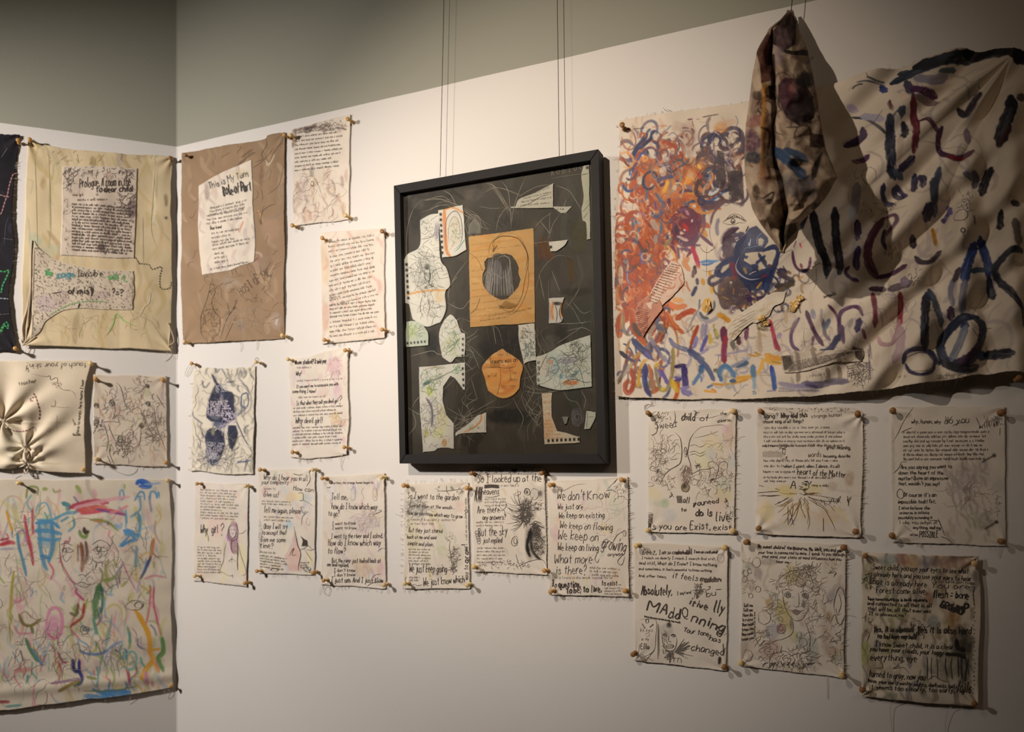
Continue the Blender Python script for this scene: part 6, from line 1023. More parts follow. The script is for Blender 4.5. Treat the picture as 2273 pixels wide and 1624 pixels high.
many(f'''1f2850 90 780,200 660,360 640,560 680,760 780,880 960,900 1100,800;26305a 80 1090,430 1250,380 1320,440 1280,600 1240,720 1180,900 1100,1080;26305a 60 620,560 480,590 340,700 300,800 380,840 520,760 600,660;3c4a70 10 390,740 440,660 560,590;2f3a60 50 1000,480 1060,600 1140,700 1240,740;3a3a48 60 1060,560 1120,640;4a3038 40 1160,660 1220,700;6a2038 90 560,640 600,760 640,840;7a2a40 40 1050,860 1120,820;26305a 50 960,640 1060,560 1100,520;2c3a5c 60 1180,740 1060,760 980,820 880,860;
4a3c50 60 300,830 200,880 190,960 260,980 360,930 440,860;3c3450 80 1320,740 1440,760;4a3c48 80 1300,780 1440,860 1560,900;3a3030 110 1280,1000 1420,1000 1560,920;4a3c24 60 1380,1040 1560,940;6a5230 50 1240,1100 1420,1020;2f4a78 50 1120,960 1090,1060;3a4a70 40 1240,960 1160,1080;e0a848 26 960,1040 1040,940;b08a38 40 760,720 800,800;c99a3c 20 1060,470 1080,500;c9a040 20 990,720 1010,750;8a3a24 40 560,860 620,900;a07a38 30 400,1080 420,1040;d0a038 12 420,1180 500,1220;c98a38 14 590,1040 580,1140;3a2050 90 820,1160 860,1240;3c2450 50 960,1200 1060,1170;5a4a54 80 640,1280 760,1240;6a5f70 50 520,1340 600,1380;d09050 30 1640,880 1720,840;c98a48 30 740,1340 770,1310;
5a2a50 46 1550,440 1560,560 1600,680 1680,750 1760,760 1820,680 1840,540;2f2430 46 1640,740 1780,740;8a4a58 50 1680,640 1700,700;5a4a70 20 1610,280 1570,380;1d1830 90 1980,380 2050,520 2090,620;3a3058 50 2080,600 2120,760 2100,880;d0506a 30 1670,310 1690,380;''')
for r in range(5): s.L(f'{700 - r * 4},{500 + r * 10} {620 + r * 3},700 {700 + r * 6},{840 - r * 3} 860,{910 - r * 4} 1040,880', 1.2, '8a94b0')
s.L('830,300 850,360 870,240', 3, 'b9c8e0'); s.L('1060,150 1000,200 970,260 980,340', 2, '8fa0c8'); s.L('760,470 780,400 900,380 1080,340 1150,260', 1.8, '6f86b8'); s.L('840,830 900,790 960,770', 2, 'c9cdd8'); s.S('610,235 660,210', 16, 'e8e6e6', a=.95); s.B(545, 950, 20, 18, 'd8dce0', .9); s.B(580, 340, 24, 40, 'aab0b8', .8); s.L('780,130 830,30 800,110', 3, '2a2428'); s.L('1330,560 1420,470 1540,410', 1.3, '6a7a98'); s.L('1870,690 2000,620', 1.4, '3a3030'); s.L('1620,900 1800,960 1960,880', 1, '8a7c70'); s.L('1930,700 1930,940 1880,1080', .9, '8a7c70'); s.T(2070, 1210, 2260, 1180, 40, 'small', 1.6)
for k in range(50): s.B(s.rs.uniform(680, 860), s.rs.uniform(1040, 1180), 6, 5, 'c0a8a0', .7)
s.B(560, 1380, 60, 80, '8a7480', .8); s.S('520,1420 560,1330 620,1320', 10, 'e8e0dc', a=.9); s.B(570, 1410, 16, 12, 'f0ecd8', .9)
# collage strips and lower middle
s.V(1580, 680, 6.314)
many(f'''{PU}/4a2c48 60 1330,80 1380,220 1450,380 1560,560;5a3048 40 1640,10 1740,120 1790,260;5a3a5c/4a2c50 56 1800,500 1790,300 1800,130 1870,60 1980,30 2060,60 2110,160;4a2c50 50 1830,300 1850,540;{NV}/1d2050 90 1780,440 1680,600 1600,660 1540,640;1d2050 60 1560,640 1650,700;5a3a58 40 1410,560 1430,430;4a2c50/5a4470 50 1220,620 1140,560 1110,420 1150,270 1220,170;5a4a70 30 1160,300 1230,160;8a8a98 60 1410,60 1440,180;9a9488 60 1960,220 1930,320;2f2450 90 2070,220 2030,380;5a2838 50 2110,360 2150,470;6a5c68 50 1560,200 1590,400 1660,490;5a6a80 60 1650,200 1590,330;a59a98 40 1540,60 1540,230;
9a1f3c/b02848 56 820,200 850,330 880,460 900,590;8a1c38 50 880,460 950,620;d05040 24 790,180 830,200;{PU} 46 500,290 480,460;8a3a60 30 500,300 470,460;6a2a48 60 150,300 170,440;8a3454 70 190,420 170,600 160,760;a02438 46 190,420 200,520;4a3028 60 370,420 380,520;6a6a60 50 290,480 310,600;b5a080 50 660,340 690,640;c0a88c 60 1040,60 1040,230;d0b890 30 1110,60 1100,140;a58a70 18 1000,350 1110,300 1200,180;8a7a70 10 1020,160 900,260 880,330;b8a0b0 10 820,150 940,90 1010,80;a090b0 60 960,380 930,440;
e0a030/c98a20 90 960,740 840,720 760,680;d9a02c 60 970,800 840,780 740,740;5a6a50 12 840,770 970,800;c98a20 26 510,670 600,690 660,690;b08020 26 600,640 690,680;e0a83c 50 720,740 690,860 640,950;e0b458 50 540,970 400,1010 340,1040;d9a03c 46 560,990 440,990 340,1000;
4a6f94/5a7a98 80 575,830 580,920 590,1000;7f9ab0/8aa4b8 50 590,1000 600,1160;4a6a88 12 570,1190 600,1190 620,1220 580,1225 590,1190;1f3f98/1f4a90 66 835,840 860,960 870,1060;1f4a90/24509a 70 870,980 885,1170;1f2f90 40 830,840 850,900;4f7aa4/6a8cb0 66 110,950 130,870 200,840 270,900 300,980;4a6f98 50 120,980 130,1040;3f6088 60 260,1040 330,1040;9ab4c8 12 150,1060 200,1110 270,1080;4a6480/3a5470 70 330,830 500,790;8a8a98 40 280,850 450,760;8a80a0 18 780,1190 900,1180;
7a7288/5f5878 90 1280,1090 1500,1110 1700,1060 1900,1060;9a90a4 60 950,1080 1250,1140;8a80a0 60 1180,1120 1500,1120;5a5270 50 1320,1100 1480,1140;a8a0a8 50 960,1150 1500,1190;6a6270 60 1600,1060 1850,1080;''')
for k in range(70): s.S([[700 + s.rs.uniform(-70, 90), 240 + s.rs.uniform(-90, 70)], [720 + s.rs.uniform(-90, 90), 250 + s.rs.uniform(-90, 90)]], s.rs.uniform(8, 24), ['6f5c44', '8f7a58', '5a4a3c', 'a89070', 'd9c8a8'][k % 5], a=.8, gl=.8)
s.scr(2060, 930, 120, 180, 110, 1.2, '3c3430'); s.QB(1900, 860, 2060, 830, 5, 34, 18, 1.2); s.Q(1370, 1000, 1600, 980, 30, 1.2, '8a7f70'); s.L('2180,600 2200,820 2190,1100', 1.6, '6a6064'); s.L('2220,560 2240,760', 1.4, '6a6064'); s.L('2110,790 2200,840 2190,900 2010,1060', 1.3); s.QB(940, 1200, 1550, 1190, 1, 20, 18, 1, '7a7088'); s.L('300,1260 370,1190', 1); s.L('660,960 820,970', 1, 'a8988c'); s.L('1300,330 1290,450 1320,590', 1, '7a7a78')
for k in range(5): s.S([[180 + k * 14, 620 + k * 30], [500, 540 + k * 40], [800 + k * 20, 420 + k * 60]], 8, 'b0a4b8', a=.45)
for x, y, w in ((1180, 640, 60), (1420, 600, 90), (1980, 600, 50), (1200, 900, 60), (1620, 880, 60), (1780, 860, 60)): s.S([[x, y], [x + 20, y + 90], [x + 10, y + 160]], w, '7a6a58', a=.65)
for x, y in ((2060, 690), (1060, 800)): s.F([[x - 90, y - 110], [x + 60, y - 90], [x + 70, y + 60], [x - 60, y + 90]], '3a2c24', a=.9, tex=.3)
# upper right, in the folds
BW = 1.22
s.V(1850, 80, 3.868)
many('''1f2a3c/2f3a50 60 500,410 620,370 760,320 880,280 1000,240;2a3440 40 560,330 640,330;222c38/16161c 80 700,300 900,260 1100,210 1300,180 1480,180;15131a 90 1120,180 1350,150 1600,150;15131a 110 1520,190 1700,190;4a5a60 30 900,350 1040,310;8a8698 60 700,400 850,420 960,370;2c3a4c 10 285,385 360,400 440,400;3a3a50 8 200,425 300,415 440,420;1f2f78 50 410,440 450,480;2c2830 10 160,480 200,450 250,440;
3a2c4c/4a2c54 50 250,810 250,870 180,920 100,950;3a2440 40 280,860 200,930 100,950;5a2c50/4a2850 36 300,1050 260,1090 180,1110;8a6a70 20 160,1100 220,1115;262838/2c3048 70 480,720 490,850 480,1000 500,1220;3f4658 60 600,650 560,700 500,760;1d1c28/2a2c3c 60 600,760 600,920;dcd2c8 46 545,700 555,880;c9b8a8 40 570,920 560,1060 540,1200;262838 60 470,1180 520,1250;4a5468 50 520,1200 580,1240;6a2030/5a1c2c 50 680,560 690,720 700,860 680,1040;2f2c48 60 620,430 670,530;4a2448 50 660,490 760,510 880,520;7a6a68 40 700,560 800,570 900,580;2c2840 50 560,1190 640,1120 680,1080;8a6a5c 30 470,600 500,660;5a2c34 16 480,580 490,650;e0c8b4 50 590,520 600,600;
5f4048/4a2c3c 30 730,780 790,780 850,830 890,870;5a3448/3a2440 40 920,830 890,910 900,1000 960,1080 1040,1110 1120,1080 1180,1040;7a2024 24 960,1090 1040,1110 1100,1100;2c2430 50 1060,680 1120,720 1200,600 1240,540;15141c/242838 90 1490,600 1490,700 1440,820 1400,980;4a3030 40 1480,860 1400,980;1d1c24 60 1340,1160 1280,1300 1250,1400;8a7a88 50 1130,850 1140,960;
33304c 46 700,1200 690,1300 680,1370;33304c 46 740,1210 760,1270 750,1350;2c2a48 36 430,1310 420,1380 460,1440 520,1450;33304c 40 560,1310 520,1340 540,1380 600,1410;3a3858 30 540,1300 580,1340 620,1410;4a5468/3a4050 46 890,1200 870,1300 850,1420 860,1560;3a4050 60 840,1300 850,1480;6a6878 40 1100,1240 1180,1260;5a5468 50 1180,1220 1220,1240 1190,1330;9a9aa0 60 200,1310 190,1440 170,1560;c9c8d0 50 160,1500 160,1600;2f2c48 70 820,1500 780,1600;4a4470 30 1000,1500 940,1620;6a6090 26 980,1480 1000,1560;2c2c3c 40 1500,1480 1570,1480;5a4a4c 60 1620,560 1560,600;3a3a44 20 160,700 300,740 460,860;b0a0b8 50 130,620 200,640;a8a4b8 50 240,700 420,740;''')
s.O(300, 1240, 60, 70, 1.2, '5a5048'); s.L('200,1160 180,1230 230,1270', 1.1, '5a5048'); s.L('420,660 330,780', 1, '6a6058'); s.T(460, 1540, 570, 1440, 40, 'small', 1.3, '4a4038'); s.scr(380, 1500, 150, 60, 26, 1.0, '5a5048'); s.scr(1100, 1480, 60, 90, 30, 1.4, '4a4658'); s.L('720,950 880,960 960,1000 1060,1010 1200,1060 1300,1110', .9, '7a7068')
s.L('300,390 275,350', 1.2); s.scr(1180, 480, 60, 30, 10, 1)
# lower right
s.V(1750, 480, 3.866)
s.smear(0, 0, 2000, 1400, 70, ['b8a8a8', 'a8a0b0', 'c0b0a0', 'a89c90'], .22, (14, 50), (80, 240), 2.0, dry=.9)
many('''5a3048/6a3a50 60 810,40 730,160 680,300 690,440 760,540;4a2c48 36 770,540 860,530 940,490 1000,450;5a4058/8a6a60 30 830,40 900,30 920,90 860,170 810,230 820,320;3a3048 24 820,160 800,260 830,320;1d1a26 60 400,-40 410,200 440,400 440,500;16141c 60 210,-20 240,130 270,260 330,400 330,500;1f1a2c 50 150,0 100,120;2c2450/3c3468 50 600,280 580,400 590,480;16141c 50 590,60 600,160;5a4a70 40 600,60 590,200;4a3050 26 520,450 490,500 540,560 600,580;
5a4a58/6a5a64 50 860,660 950,630 1040,600;4a3040 40 700,640 820,660;7a3038/6a2838 36 720,690 740,820 740,960;9a1f34/7a1c30 40 950,690 960,800 950,940;b08890 30 950,900 920,1020 880,1110 800,1110 770,1060;c9a0a4 24 770,1040 790,1110;b59aa0 60 960,980 950,1140 900,1260;8a7a90 50 990,560 980,620;
1d1c2c/2c3048 60 1180,680 1160,820 1150,1000 1160,1160;3a4454/4a5464 46 1200,650 1240,760 1290,900 1300,950;2c3048 46 1200,1170 1240,1230 1280,1280;3a3650 30 980,1270 1000,1190 1100,1160 1200,1180;3a3650 24 1000,1280 1040,1350 1120,1380 1220,1340 1240,1250;
1f3a7a/1d2c60 66 1590,260 1540,380 1490,520 1480,620;6a6878/8a8898 50 1480,620 1460,740 1470,860;1f3470/1d2c5c 60 1640,200 1660,340 1690,460 1700,560;2c3448 50 1700,560 1740,720;3a5468 36 1540,530 1600,500 1700,490;22242c/2c3040 46 1970,340 1870,350 1790,420 1740,500 1800,600 1870,700 1960,820;3a4450 26 1960,800 2000,980;
26304a/1d2438 60 1600,900 1480,900 1380,980 1300,1100 1320,1230 1440,1290 1560,1230 1630,1080 1640,960 1560,890;4a3048/3a2840 60 1420,1290 1540,1220 1620,1120;26242c 60 1300,1260 1420,1320 1540,1330 1600,1300;1f2a50 50 1470,1000 1500,950;6a7080/8a8e98 50 1490,980 1440,1120 1380,1250;3c4a70 60 1610,1220 1680,1200;16181f/2c3040 70 1680,1200 1880,1200;7a7888 36 1400,570 1370,680 1390,800;3a3238 36 1440,490 1400,600;3a2c40 50 1370,820 1380,900;a87020 26 1230,120 1240,200 1250,280;3a3038 36 1080,380 1120,430 1200,430 1290,340;2c2430 50 1070,280 1060,200;4a4060 30 1320,40 1330,80;5a5a70 14 1560,60 1570,130;1d1a20 40 1800,0 1790,150;6a605c 60 1900,100 1930,300;''')
s.O(1460, 195, 16, 20, 3, '3a3a48', turns=2); s.L('1460,215 1470,240', 1.5); s.O(1110, 1270, 120, 80, 2.0, '6a6470'); s.O(1450, 60, 50, 50, 2, '4a4658'); s.L('1540,890 1640,740 1700,640', 1.2, '6a6468'); s.L('1640,980 1720,980', 1.2); s.L('1540,990 1600,1060 1640,1060', 1.4, '4a4a54'); s.L('1010,980 880,1120', 1, '8a8078')
s.scr(870, 340, 60, 40, 24, 1.2, '4a4038'); s.scr(1070, 560, 50, 80, 20, 1, '5a5048'); s.scr(800, 100, 60, 60, 20, 1); s.QB(1260, 1390, 1560, 1380, 2, 20, 20, 1.1, '5a5048'); s.QB(940, 1390, 1020, 1390, 1, 20, 20, 1.1); s.scr(980, 800, 200, 200, 24, .8, '8a8078'); s.T(300, 715, 400, 695, 36, 'small', 1.4, '4a4038')
for k in range(40): y = s.rs.uniform(1080, 1400); s.L([[690 + s.rs.uniform(-10, 10), y], [700, y + 30]], 1, '6a6470')
BG = finish(s, 'large_painted_canvas', 'huge unstretched canvas of looping brush letters, orange swirls and a half face', 'painted canvas', 'the huge painted canvas', '-;-;-;-', 'TLB', .10, None, extra=['1441,887 1446,896 1436,899 1431,907', '1445,250 1448,256 1452,262', '1470,237 1476,243 1482,241 1490,244'], ln=(3, 9))
pin(WR, 1381, 277, 2, 'upper left', 'the huge painted canvas', dbase=.012); pin(WR, 2262, 838, 2, 'lower right', 'the huge painted canvas', dbase=.05)
def strip(top, right, bottom, left, base, draw, view, seed, label, off=.0022):
    k = view[2]; C = [np.array(pts(e)) / k + [view[0], view[1]] for e in (top, right, bottom, left)]
    q = Sheet(WR, *C, hx(base), plane=.012, dfun=(lambda a, z: dbig(a, z) + off + .0012 * (1 + vn(a * 40, z * 40, seed))), res=1.6, rough_edge=1.6, seed=seed, ares=1.1, thick=.0008); q.V(*view); q.art.mottle(.05, .05); draw(q)
    o = q.build('torn_paper_strip', M_CLOTH, BG); o['label'] = label; o.location = tuple(-x for x in BG.location)
    if q.ink: q.build_ink('pencil_drawing', o, eps=.0003)
def ds1(q):
    q.smear(480, 1050, 1160, 1600, 50, ['c98a68', 'd0a088', 'b5604a', 'd9b8a0'], .45, (10, 40), (50, 160), -.9)
    for k in range(15): x0, y0 = 960 - k * 34, 1080 + k * 34; q.Q(x0, y0, x0 + 175 - k * 2, y0 + 40 + k * 2, 11, 1.0, '4a3430')
    for k in range(13): q.Q(900 - k * 30, 1180 + k * 40, 1100 - k * 30, 1235 + k * 42, 11, 1.0, '5a4038')
strip('960,1010 1100,1090 1165,1250', '1165,1250 1170,1400 1090,1500 960,1640 800,1800', '560,1720 640,1840 800,1800', '960,1010 860,1160 740,1330 620,1560 560,1720', 'ddc0ac', ds1, (1360, 440, 7.383), 71, 'torn page of printed text glued on, stained orange')
def ds2(q):
    q.smear(300, -20, 560, 640, 60, ['c07a64', 'b5644a', 'd0a090', '8a4a3c'], .5, (10, 36), (50, 160), -.8)
    for k in range(12): q.Q(330 + k * 12, 160 + k * 36, 560 + k * 4, 220 + k * 34, 10, 1.0, '6a4038')
strip('640,-60 760,60 800,190', '800,190 660,360 500,620', '470,560 480,630 500,620', '640,-60 440,60 370,200 380,380 470,560', 'c08a74', ds2, (1360, 660, 7.06), 72, 'torn page glued on, rubbed reddish brown', .003)
def ds3(q):
    q.smear(220, 0, 900, 480, 60, ['d9c8a8', 'e3dacb', 'b8a080', 'c9b898'], .5, (8, 30), (60, 200), -.5)
    for k in range(5): q.L([[270 + k * 14, 230 + k * 40], [430 + k * 10, 150 + k * 36], [600, 60 + k * 34]], 1.0, '8a8074')
strip('220,250 420,90 640,-60 860,-190 1040,-200', '1040,-200 1000,-60 860,10 800,140', '300,480 380,400 460,310 560,230 640,230 800,140', '220,250 240,400 300,480', 'dfd3c0', ds3, (1580, 680, 6.314), 73, 'crumpled gauzy strip of paper glued on')
def ds4(q):
    q.smear(1000, 620, 2120, 960, 30, ['a89a8c', 'c9bba8', '8a7a6c'], .4, (10, 30), (60, 200), -.1)
    for k in range(7): q.Q(1060 + k * 4, 800 + k * 21, 1990 - k * 60, 660 + k * 24, 10, 1.1, '3a3230')
    for P in ('1120,700 1130,900', '1200,650 1240,920', '1420,640 1470,800', '1780,700 1790,820'): q.S(P, 60, '6f6254', a=.55)
    q.F('980,700 1100,690 1140,800 1060,900 1020,900', '2f2620', a=.9, tex=.3); q.F('2000,640 2110,615 2125,700 2100,800 2010,720', '352a22', a=.9, tex=.3)
strip('975,705 1300,640 1700,640 2115,615', '2115,615 2130,700 2100,790', '1020,935 1250,930 1500,870 1720,800 1880,790 2100,790', '975,705 990,820 1020,935', 'cdbfae', ds4, (1580, 680, 6.314), 74, 'torn strip of printed text with dark taped ends')
# gold foil scraps on the canvas
M_GOLD = flat('gold_leaf', (.74, .60, .36), .45, metal=.35, noise=.25, nscale=120, bump=.5, spec=.5, bscale=300)
for x, y, r, sd in ((1481, 676, 9, 1), (1763, 676, 13, 2), (1775, 662, 10, 3), (1758, 686, 9, 4), (1690, 706, 10, 5), (1700, 718, 8, 6), (1573, 681, 11, 7)):
    rs_ = np.random.RandomState(sd); n = 14; t = np.linspace(0, 2 * math.pi, n, endpoint=False); rad = r * rs_.uniform(.65, 1.1, n)
    if sd == 1: continue
    px = x + rad * np.cos(t) * (.75 if sd == 7 else 1); py = y + rad * np.sin(t) * (1.25 if sd == 7 else .8); a, z = WR.aw(np.r_[px, x], np.r_[py, y], .012)
    d = dbig(a, z) + .0055 + .002 * rs_.rand(n + 1); V = WR.P(a, z, d); o = mk('gold_foil', V, None, M_GOLD, BG, T=[(i, n, (i + 1) % n) for i in range(n)], smooth=False); o.location = tuple(-v for v in BG.location)
# ------------------------------------------------------------------ stiff painted cloth hanging in a fold from a wire
VH = (1620, 0, 2.708)
ROWS = np.array([[66, 352, 358, 372, 371], [100, 322, 330, 395, 380], [135, 292, 300, 408, 372], [172, 238, 256, 418, 340], [240, 200, 252, 442, 330], [310, 163, 258, 468, 345], [380, 152, 262, 484, 352], [450, 136, 262, 500, 372], [560, 122, 262, 522, 392], [750, 96, 262, 552, 410], [900, 88, 268, 580, 424], [1000, 88, 285, 622, 440], [1070, 92, 302, 648, 440], [1150, 106, 318, 600, 430], [1250, 132, 332, 520, 425], [1340, 184, 338, 425, 380], [1430, 250, 326, 402, 362], [1515, 306, 318, 330, 322]], float)
def hang():
    ys = np.arange(66, 1516, 3.5); R = np.stack([np.interp(ys, ROWS[:, 0], ROWS[:, k]) for k in range(1, 5)], -1)
    ker = np.hanning(9); ker /= ker.sum()
    for k in range(4): p = np.pad(R[:, k], 4, mode='edge'); R[:, k] = np.convolve(p, ker, 'valid')
    nu = 170; VV = []; PX = []
    for i, y in enumerate(ys):
        f = (y - 66) / 1449; D = .045 + .20 * (f / .8) ** .9 if f < .8 else .245 - .10 * ((f - .8) / .2) ** 1.2; Lx, Gx, Rx, Mx = R[i]; Gx = Gx + (9 * math.sin(y * .011 + 1) + 5 * math.sin(y * .031)) * min(1, (Rx - Lx) / 200); w = 1 - .15 * f
        th = min(1.0, (y - 66) / 260 + .12)           # thickness grows below the apex
        cp = [[(Lx + Rx) / 2, D - .035 * th - .012], [Lx + (Gx - Lx) * .25, D - .030 * th], [Lx, D - .004], [Lx + (Gx - Lx) * .22, D + .030 * th], [Lx + (Gx - Lx) * .62, D + .040 * th], [Gx - 4 * th, D + .010 * th], [Gx + 6 * th, D - .006], [Gx + (Rx - Gx) * .05, D + .036 * th], [Gx + (Rx - Gx) * .22, D + .060 * th], [Gx + (Rx - Gx) * .5, D + .052 * th], [Gx + (Rx - Gx) * .76, D + .030 * th], [Rx, D - .016], [Rx - (Rx - Gx) * .2, D - .036 * th - .01]]
        cp = np.array(cp + cp[:1]); q = crv(cp, 10); q = resam(q * [1, 900], n=nu + 1)[:-1] / [1, 900]
        d = q[:, 1]; px = VH[0] + q[:, 0] / VH[2]; py = VH[1] + np.full(nu, y) / VH[2]
        u = np.arange(nu) / nu
        d = d + (.007 * vn(u * 9 + 2, u * 0 + y * .006, 81) + .006 * np.sin(y * .02 + 12 * u + 3 * vn(u * 5, u * 0 + y * .004, 82)) + .016 * (.5 - np.abs(vn(u * 7 + y * .004, u * 0 + y * .008, 91))) + .010 * (.4 - np.abs(vn(u * 11 - y * .006, u * 0 + y * .011, 92))) + .003 * vn(u * 26, u * 0 + y * .03, 83)) * min(1, (y - 60) / 200)
        a, z = WR.aw(px, py, 0); a2 = []; 
        aa, zz = zip(*[WR.aw(px[k], py[k] + (4 * vn(u[k] * 8, y * .01, 84) if f > .05 else 0), d[k]) for k in range(nu)])
        VV.append(WR.P(np.array(aa), np.array(zz), d)); PX.append(np.stack([q[:, 0], np.full(nu, y), q[:, 1] - D], -1))
    return np.array(VV), np.array(PX)
VV, PX = hang(); ny, nu = VV.shape[:2]
art = Art(1630, 10, 1880, 580, hx('bfae98'), 1.2, 90)
class _H(Sheet):
    def __init__(s): s.art = art; s.rs = np.random.RandomState(5); s.view = VH; s.ink = []; s.base = hx('bfae98')
h = _H(); h.art.mottle(.08, .03); h.smear(80, 60, 650, 1500, 130, ['a08c78', '8a7464', 'b09c88', '7a6458'], .35, (14, 50), (60, 260), 1.5, dry=.9)
for P, c, al in (('300,130 365,70 400,130 395,260 330,300 250,260 240,220', '1c0c0a', .97), ('235,190 250,290 270,380 250,480 190,500 180,400 160,330 200,230', '38120a', .97), ('300,290 470,310 470,345 310,310', '0f0c0a', .97), ('330,470 440,470 500,580 510,700 420,750 340,700 290,600 290,520', '20121a', .92), ('480,790 560,800 570,880 480,890', '2a1410', .85), ('560,900 520,1060 490,1090 490,1000', '15110f', .9), ('300,1360 400,1340 405,1380 350,1440 310,1500', '1c1408', .9), ('230,510 280,520 280,600 240,590', '15100c', .85)): h.F(P, c, a=al, tex=.3)  # the patch at the open lower end paints its inner shade into the colour
h.S('262,330 262,500 262,750 268,950 300,1100 330,1300', 26, '2a1a14', a=.75, dry=.5); h.S('215,500 210,700 205,900 200,1050', 20, 'a0702f', a=.7); swirls(h, 110, 600, 240, 1300, 9, ['4a3028', '5a3440', '2c2420', '7a5a44'], r=(6, 16), w=(2, 5), a=.7); swirls(h, 290, 350, 560, 1000, 10, ['3c2c30', '5a4048', '2f3448', '6a5a50', '17120f'], r=(8, 24), w=(3, 9), a=.7)  # the long dark brown stroke paints shade along the groove between the lobes
for x, y, a, b, c, al in ((350, 560, 50, 90, '5a2c3c', .8), (385, 530, 30, 50, '9a6a60', .7), (420, 640, 70, 90, '2c2028', .6), (150, 730, 50, 40, '8a5050', .7), (140, 850, 50, 60, '4a2840', .8), (140, 945, 46, 34, '1f2430', .85), (160, 1160, 22, 46, '3a2c1c', .8), (235, 1215, 26, 16, '15120f', .9), (165, 570, 30, 24, '3a2c1f', .7), (390, 1110, 90, 60, '3c4450', .5), (480, 1130, 50, 70, '4a4450', .6), (520, 1240, 30, 30, '1d1a18', .8), (300, 330, 30, 60, '9a8ca0', .6), (320, 230, 50, 60, '7a6470', .6), (450, 480, 50, 40, '14110e', .8), (210, 1060, 40, 60, '6a3a2c', .4)): h.B(x, y, a, b, c, al)
for P, w, c in (('270,900 340,960 400,1010 450,1060', 60, '2f4a70'), ('330,900 400,930 460,960', 40, '3a5070'), ('200,500 205,640 195,760 205,880', 22, 'b08040'), ('205,700 200,900 190,1080', 18, '9a6a38'), ('190,770 240,800 230,900', 16, '4a3020'), ('200,1200 260,1160 255,1200 230,1230', 12, '2a2420'), ('370,960 420,1010', 30, '26364c'), ('230,1000 240,1060 220,1080', 16, '5a3020'), ('340,760 430,750 500,720', 10, '5a4a44'), ('330,1130 340,1260', 10, '6a5a50'), ('400,1120 420,1250', 12, '5a5048')): h.S(P, w, c, a=.85, dry=.7)
Wp = VV.reshape(-1, 3); uv = PX.reshape(-1, 3)
C = art.sample(VH[0] + uv[:, 0] / VH[2], VH[1] + uv[:, 1] / VH[2])
inn = (uv[:, 2] < -.012); C[~inn] = C[~inn] * np.r_[.82, .78, .75, 1]; C[inn] = C[inn] * .55 + np.r_[lin(hx('9a8a74')), .1] * .45
I = np.arange(ny * nu).reshape(ny, nu); I2 = np.roll(I, -1, 1)
Q = np.stack([I[:-1], I[1:], I2[1:], I2[:-1]], -1).reshape(-1, 4)
a_, z_ = WR.aw(1745, 560, .2); HG = empty('hanging_folded_cloth', tuple(WR.P(a_, z_, .2))); tag(HG, 'stiff folded painted cloth hanging from a wire in front of the huge canvas', 'hanging cloth')
o = mk('folded_cloth', Wp, Q, M_CLOTH, HG, C); o.location = tuple(-x for x in HG.location)
md = o.modifiers.new('thickness', 'SOLIDIFY'); md.thickness = .003; md.offset = -1
# curled flap at the open lower end
fl = []; 
for i, t in enumerate(np.linspace(0, 1, 16)):
    for j, v in enumerate(np.linspace(0, 1, 8)):
        x = 405 - 95 * t + 10 * math.sin(3 * t) - v * 26 * (1 - t * .5); y = 1335 + 175 * t - v * 10 * math.sin(3.1 * t); d = .232 - .075 * t + .018 * math.sin(3.14 * v)
        a, z = WR.aw(VH[0] + x / VH[2], VH[1] + y / VH[2], d); fl.append(WR.P(a, z, d))
J = np.arange(128).reshape(16, 8); Qf = np.stack([J[:-1, :-1], J[1:, :-1], J[1:, 1:], J[:-1, 1:]], -1).reshape(-1, 4)
fo_ = mk('curled_flap', np.array(fl), Qf, M_CLOTH, HG, np.tile(np.r_[lin(hx('c0a878')), .2], (128, 1))); fo_.location = tuple(-x for x in HG.location); m2 = fo_.modifiers.new('thickness', 'SOLIDIFY'); m2.thickness = .002
# wire it hangs from
a1, z1 = WR.aw(1755.5, 27, .045); a2, z2 = WR.aw(1757.5, 0, .045); kk = (3.28 - z1) / (z2 - z1)
V, Q = tube([WR.P(a1 + (a2 - a1) * kk * t + .002 * math.sin(t * 9), z1 + (z2 - z1) * kk * t - .004, .045) for t in np.linspace(0, 1, 14)], .0009); o = mk('hanging_wire', V, Q, M_WIRE); tag(o, 'thin wire above the folded cloth hanging over the huge canvas', 'wire')
V, Q = lathe([(.0001, 0), (.003, .0), (.0035, .004), (.0025, .007), (.0001, .008)], 10); V = np.array(V); a1, z1 = WR.aw(1803, 127, .004)
o = mk('wall_hook', V[:, [0, 2, 1]] * [1, -1, 1], Q, flat('white_plastic', (.85, .82, .76), .4)); o.location = tuple(WR.P(a1, z1, .0)); o.rotation_euler[2] = -r1; tag(o, 'tiny white wall plug right of the hanging folded cloth', 'wall plug')
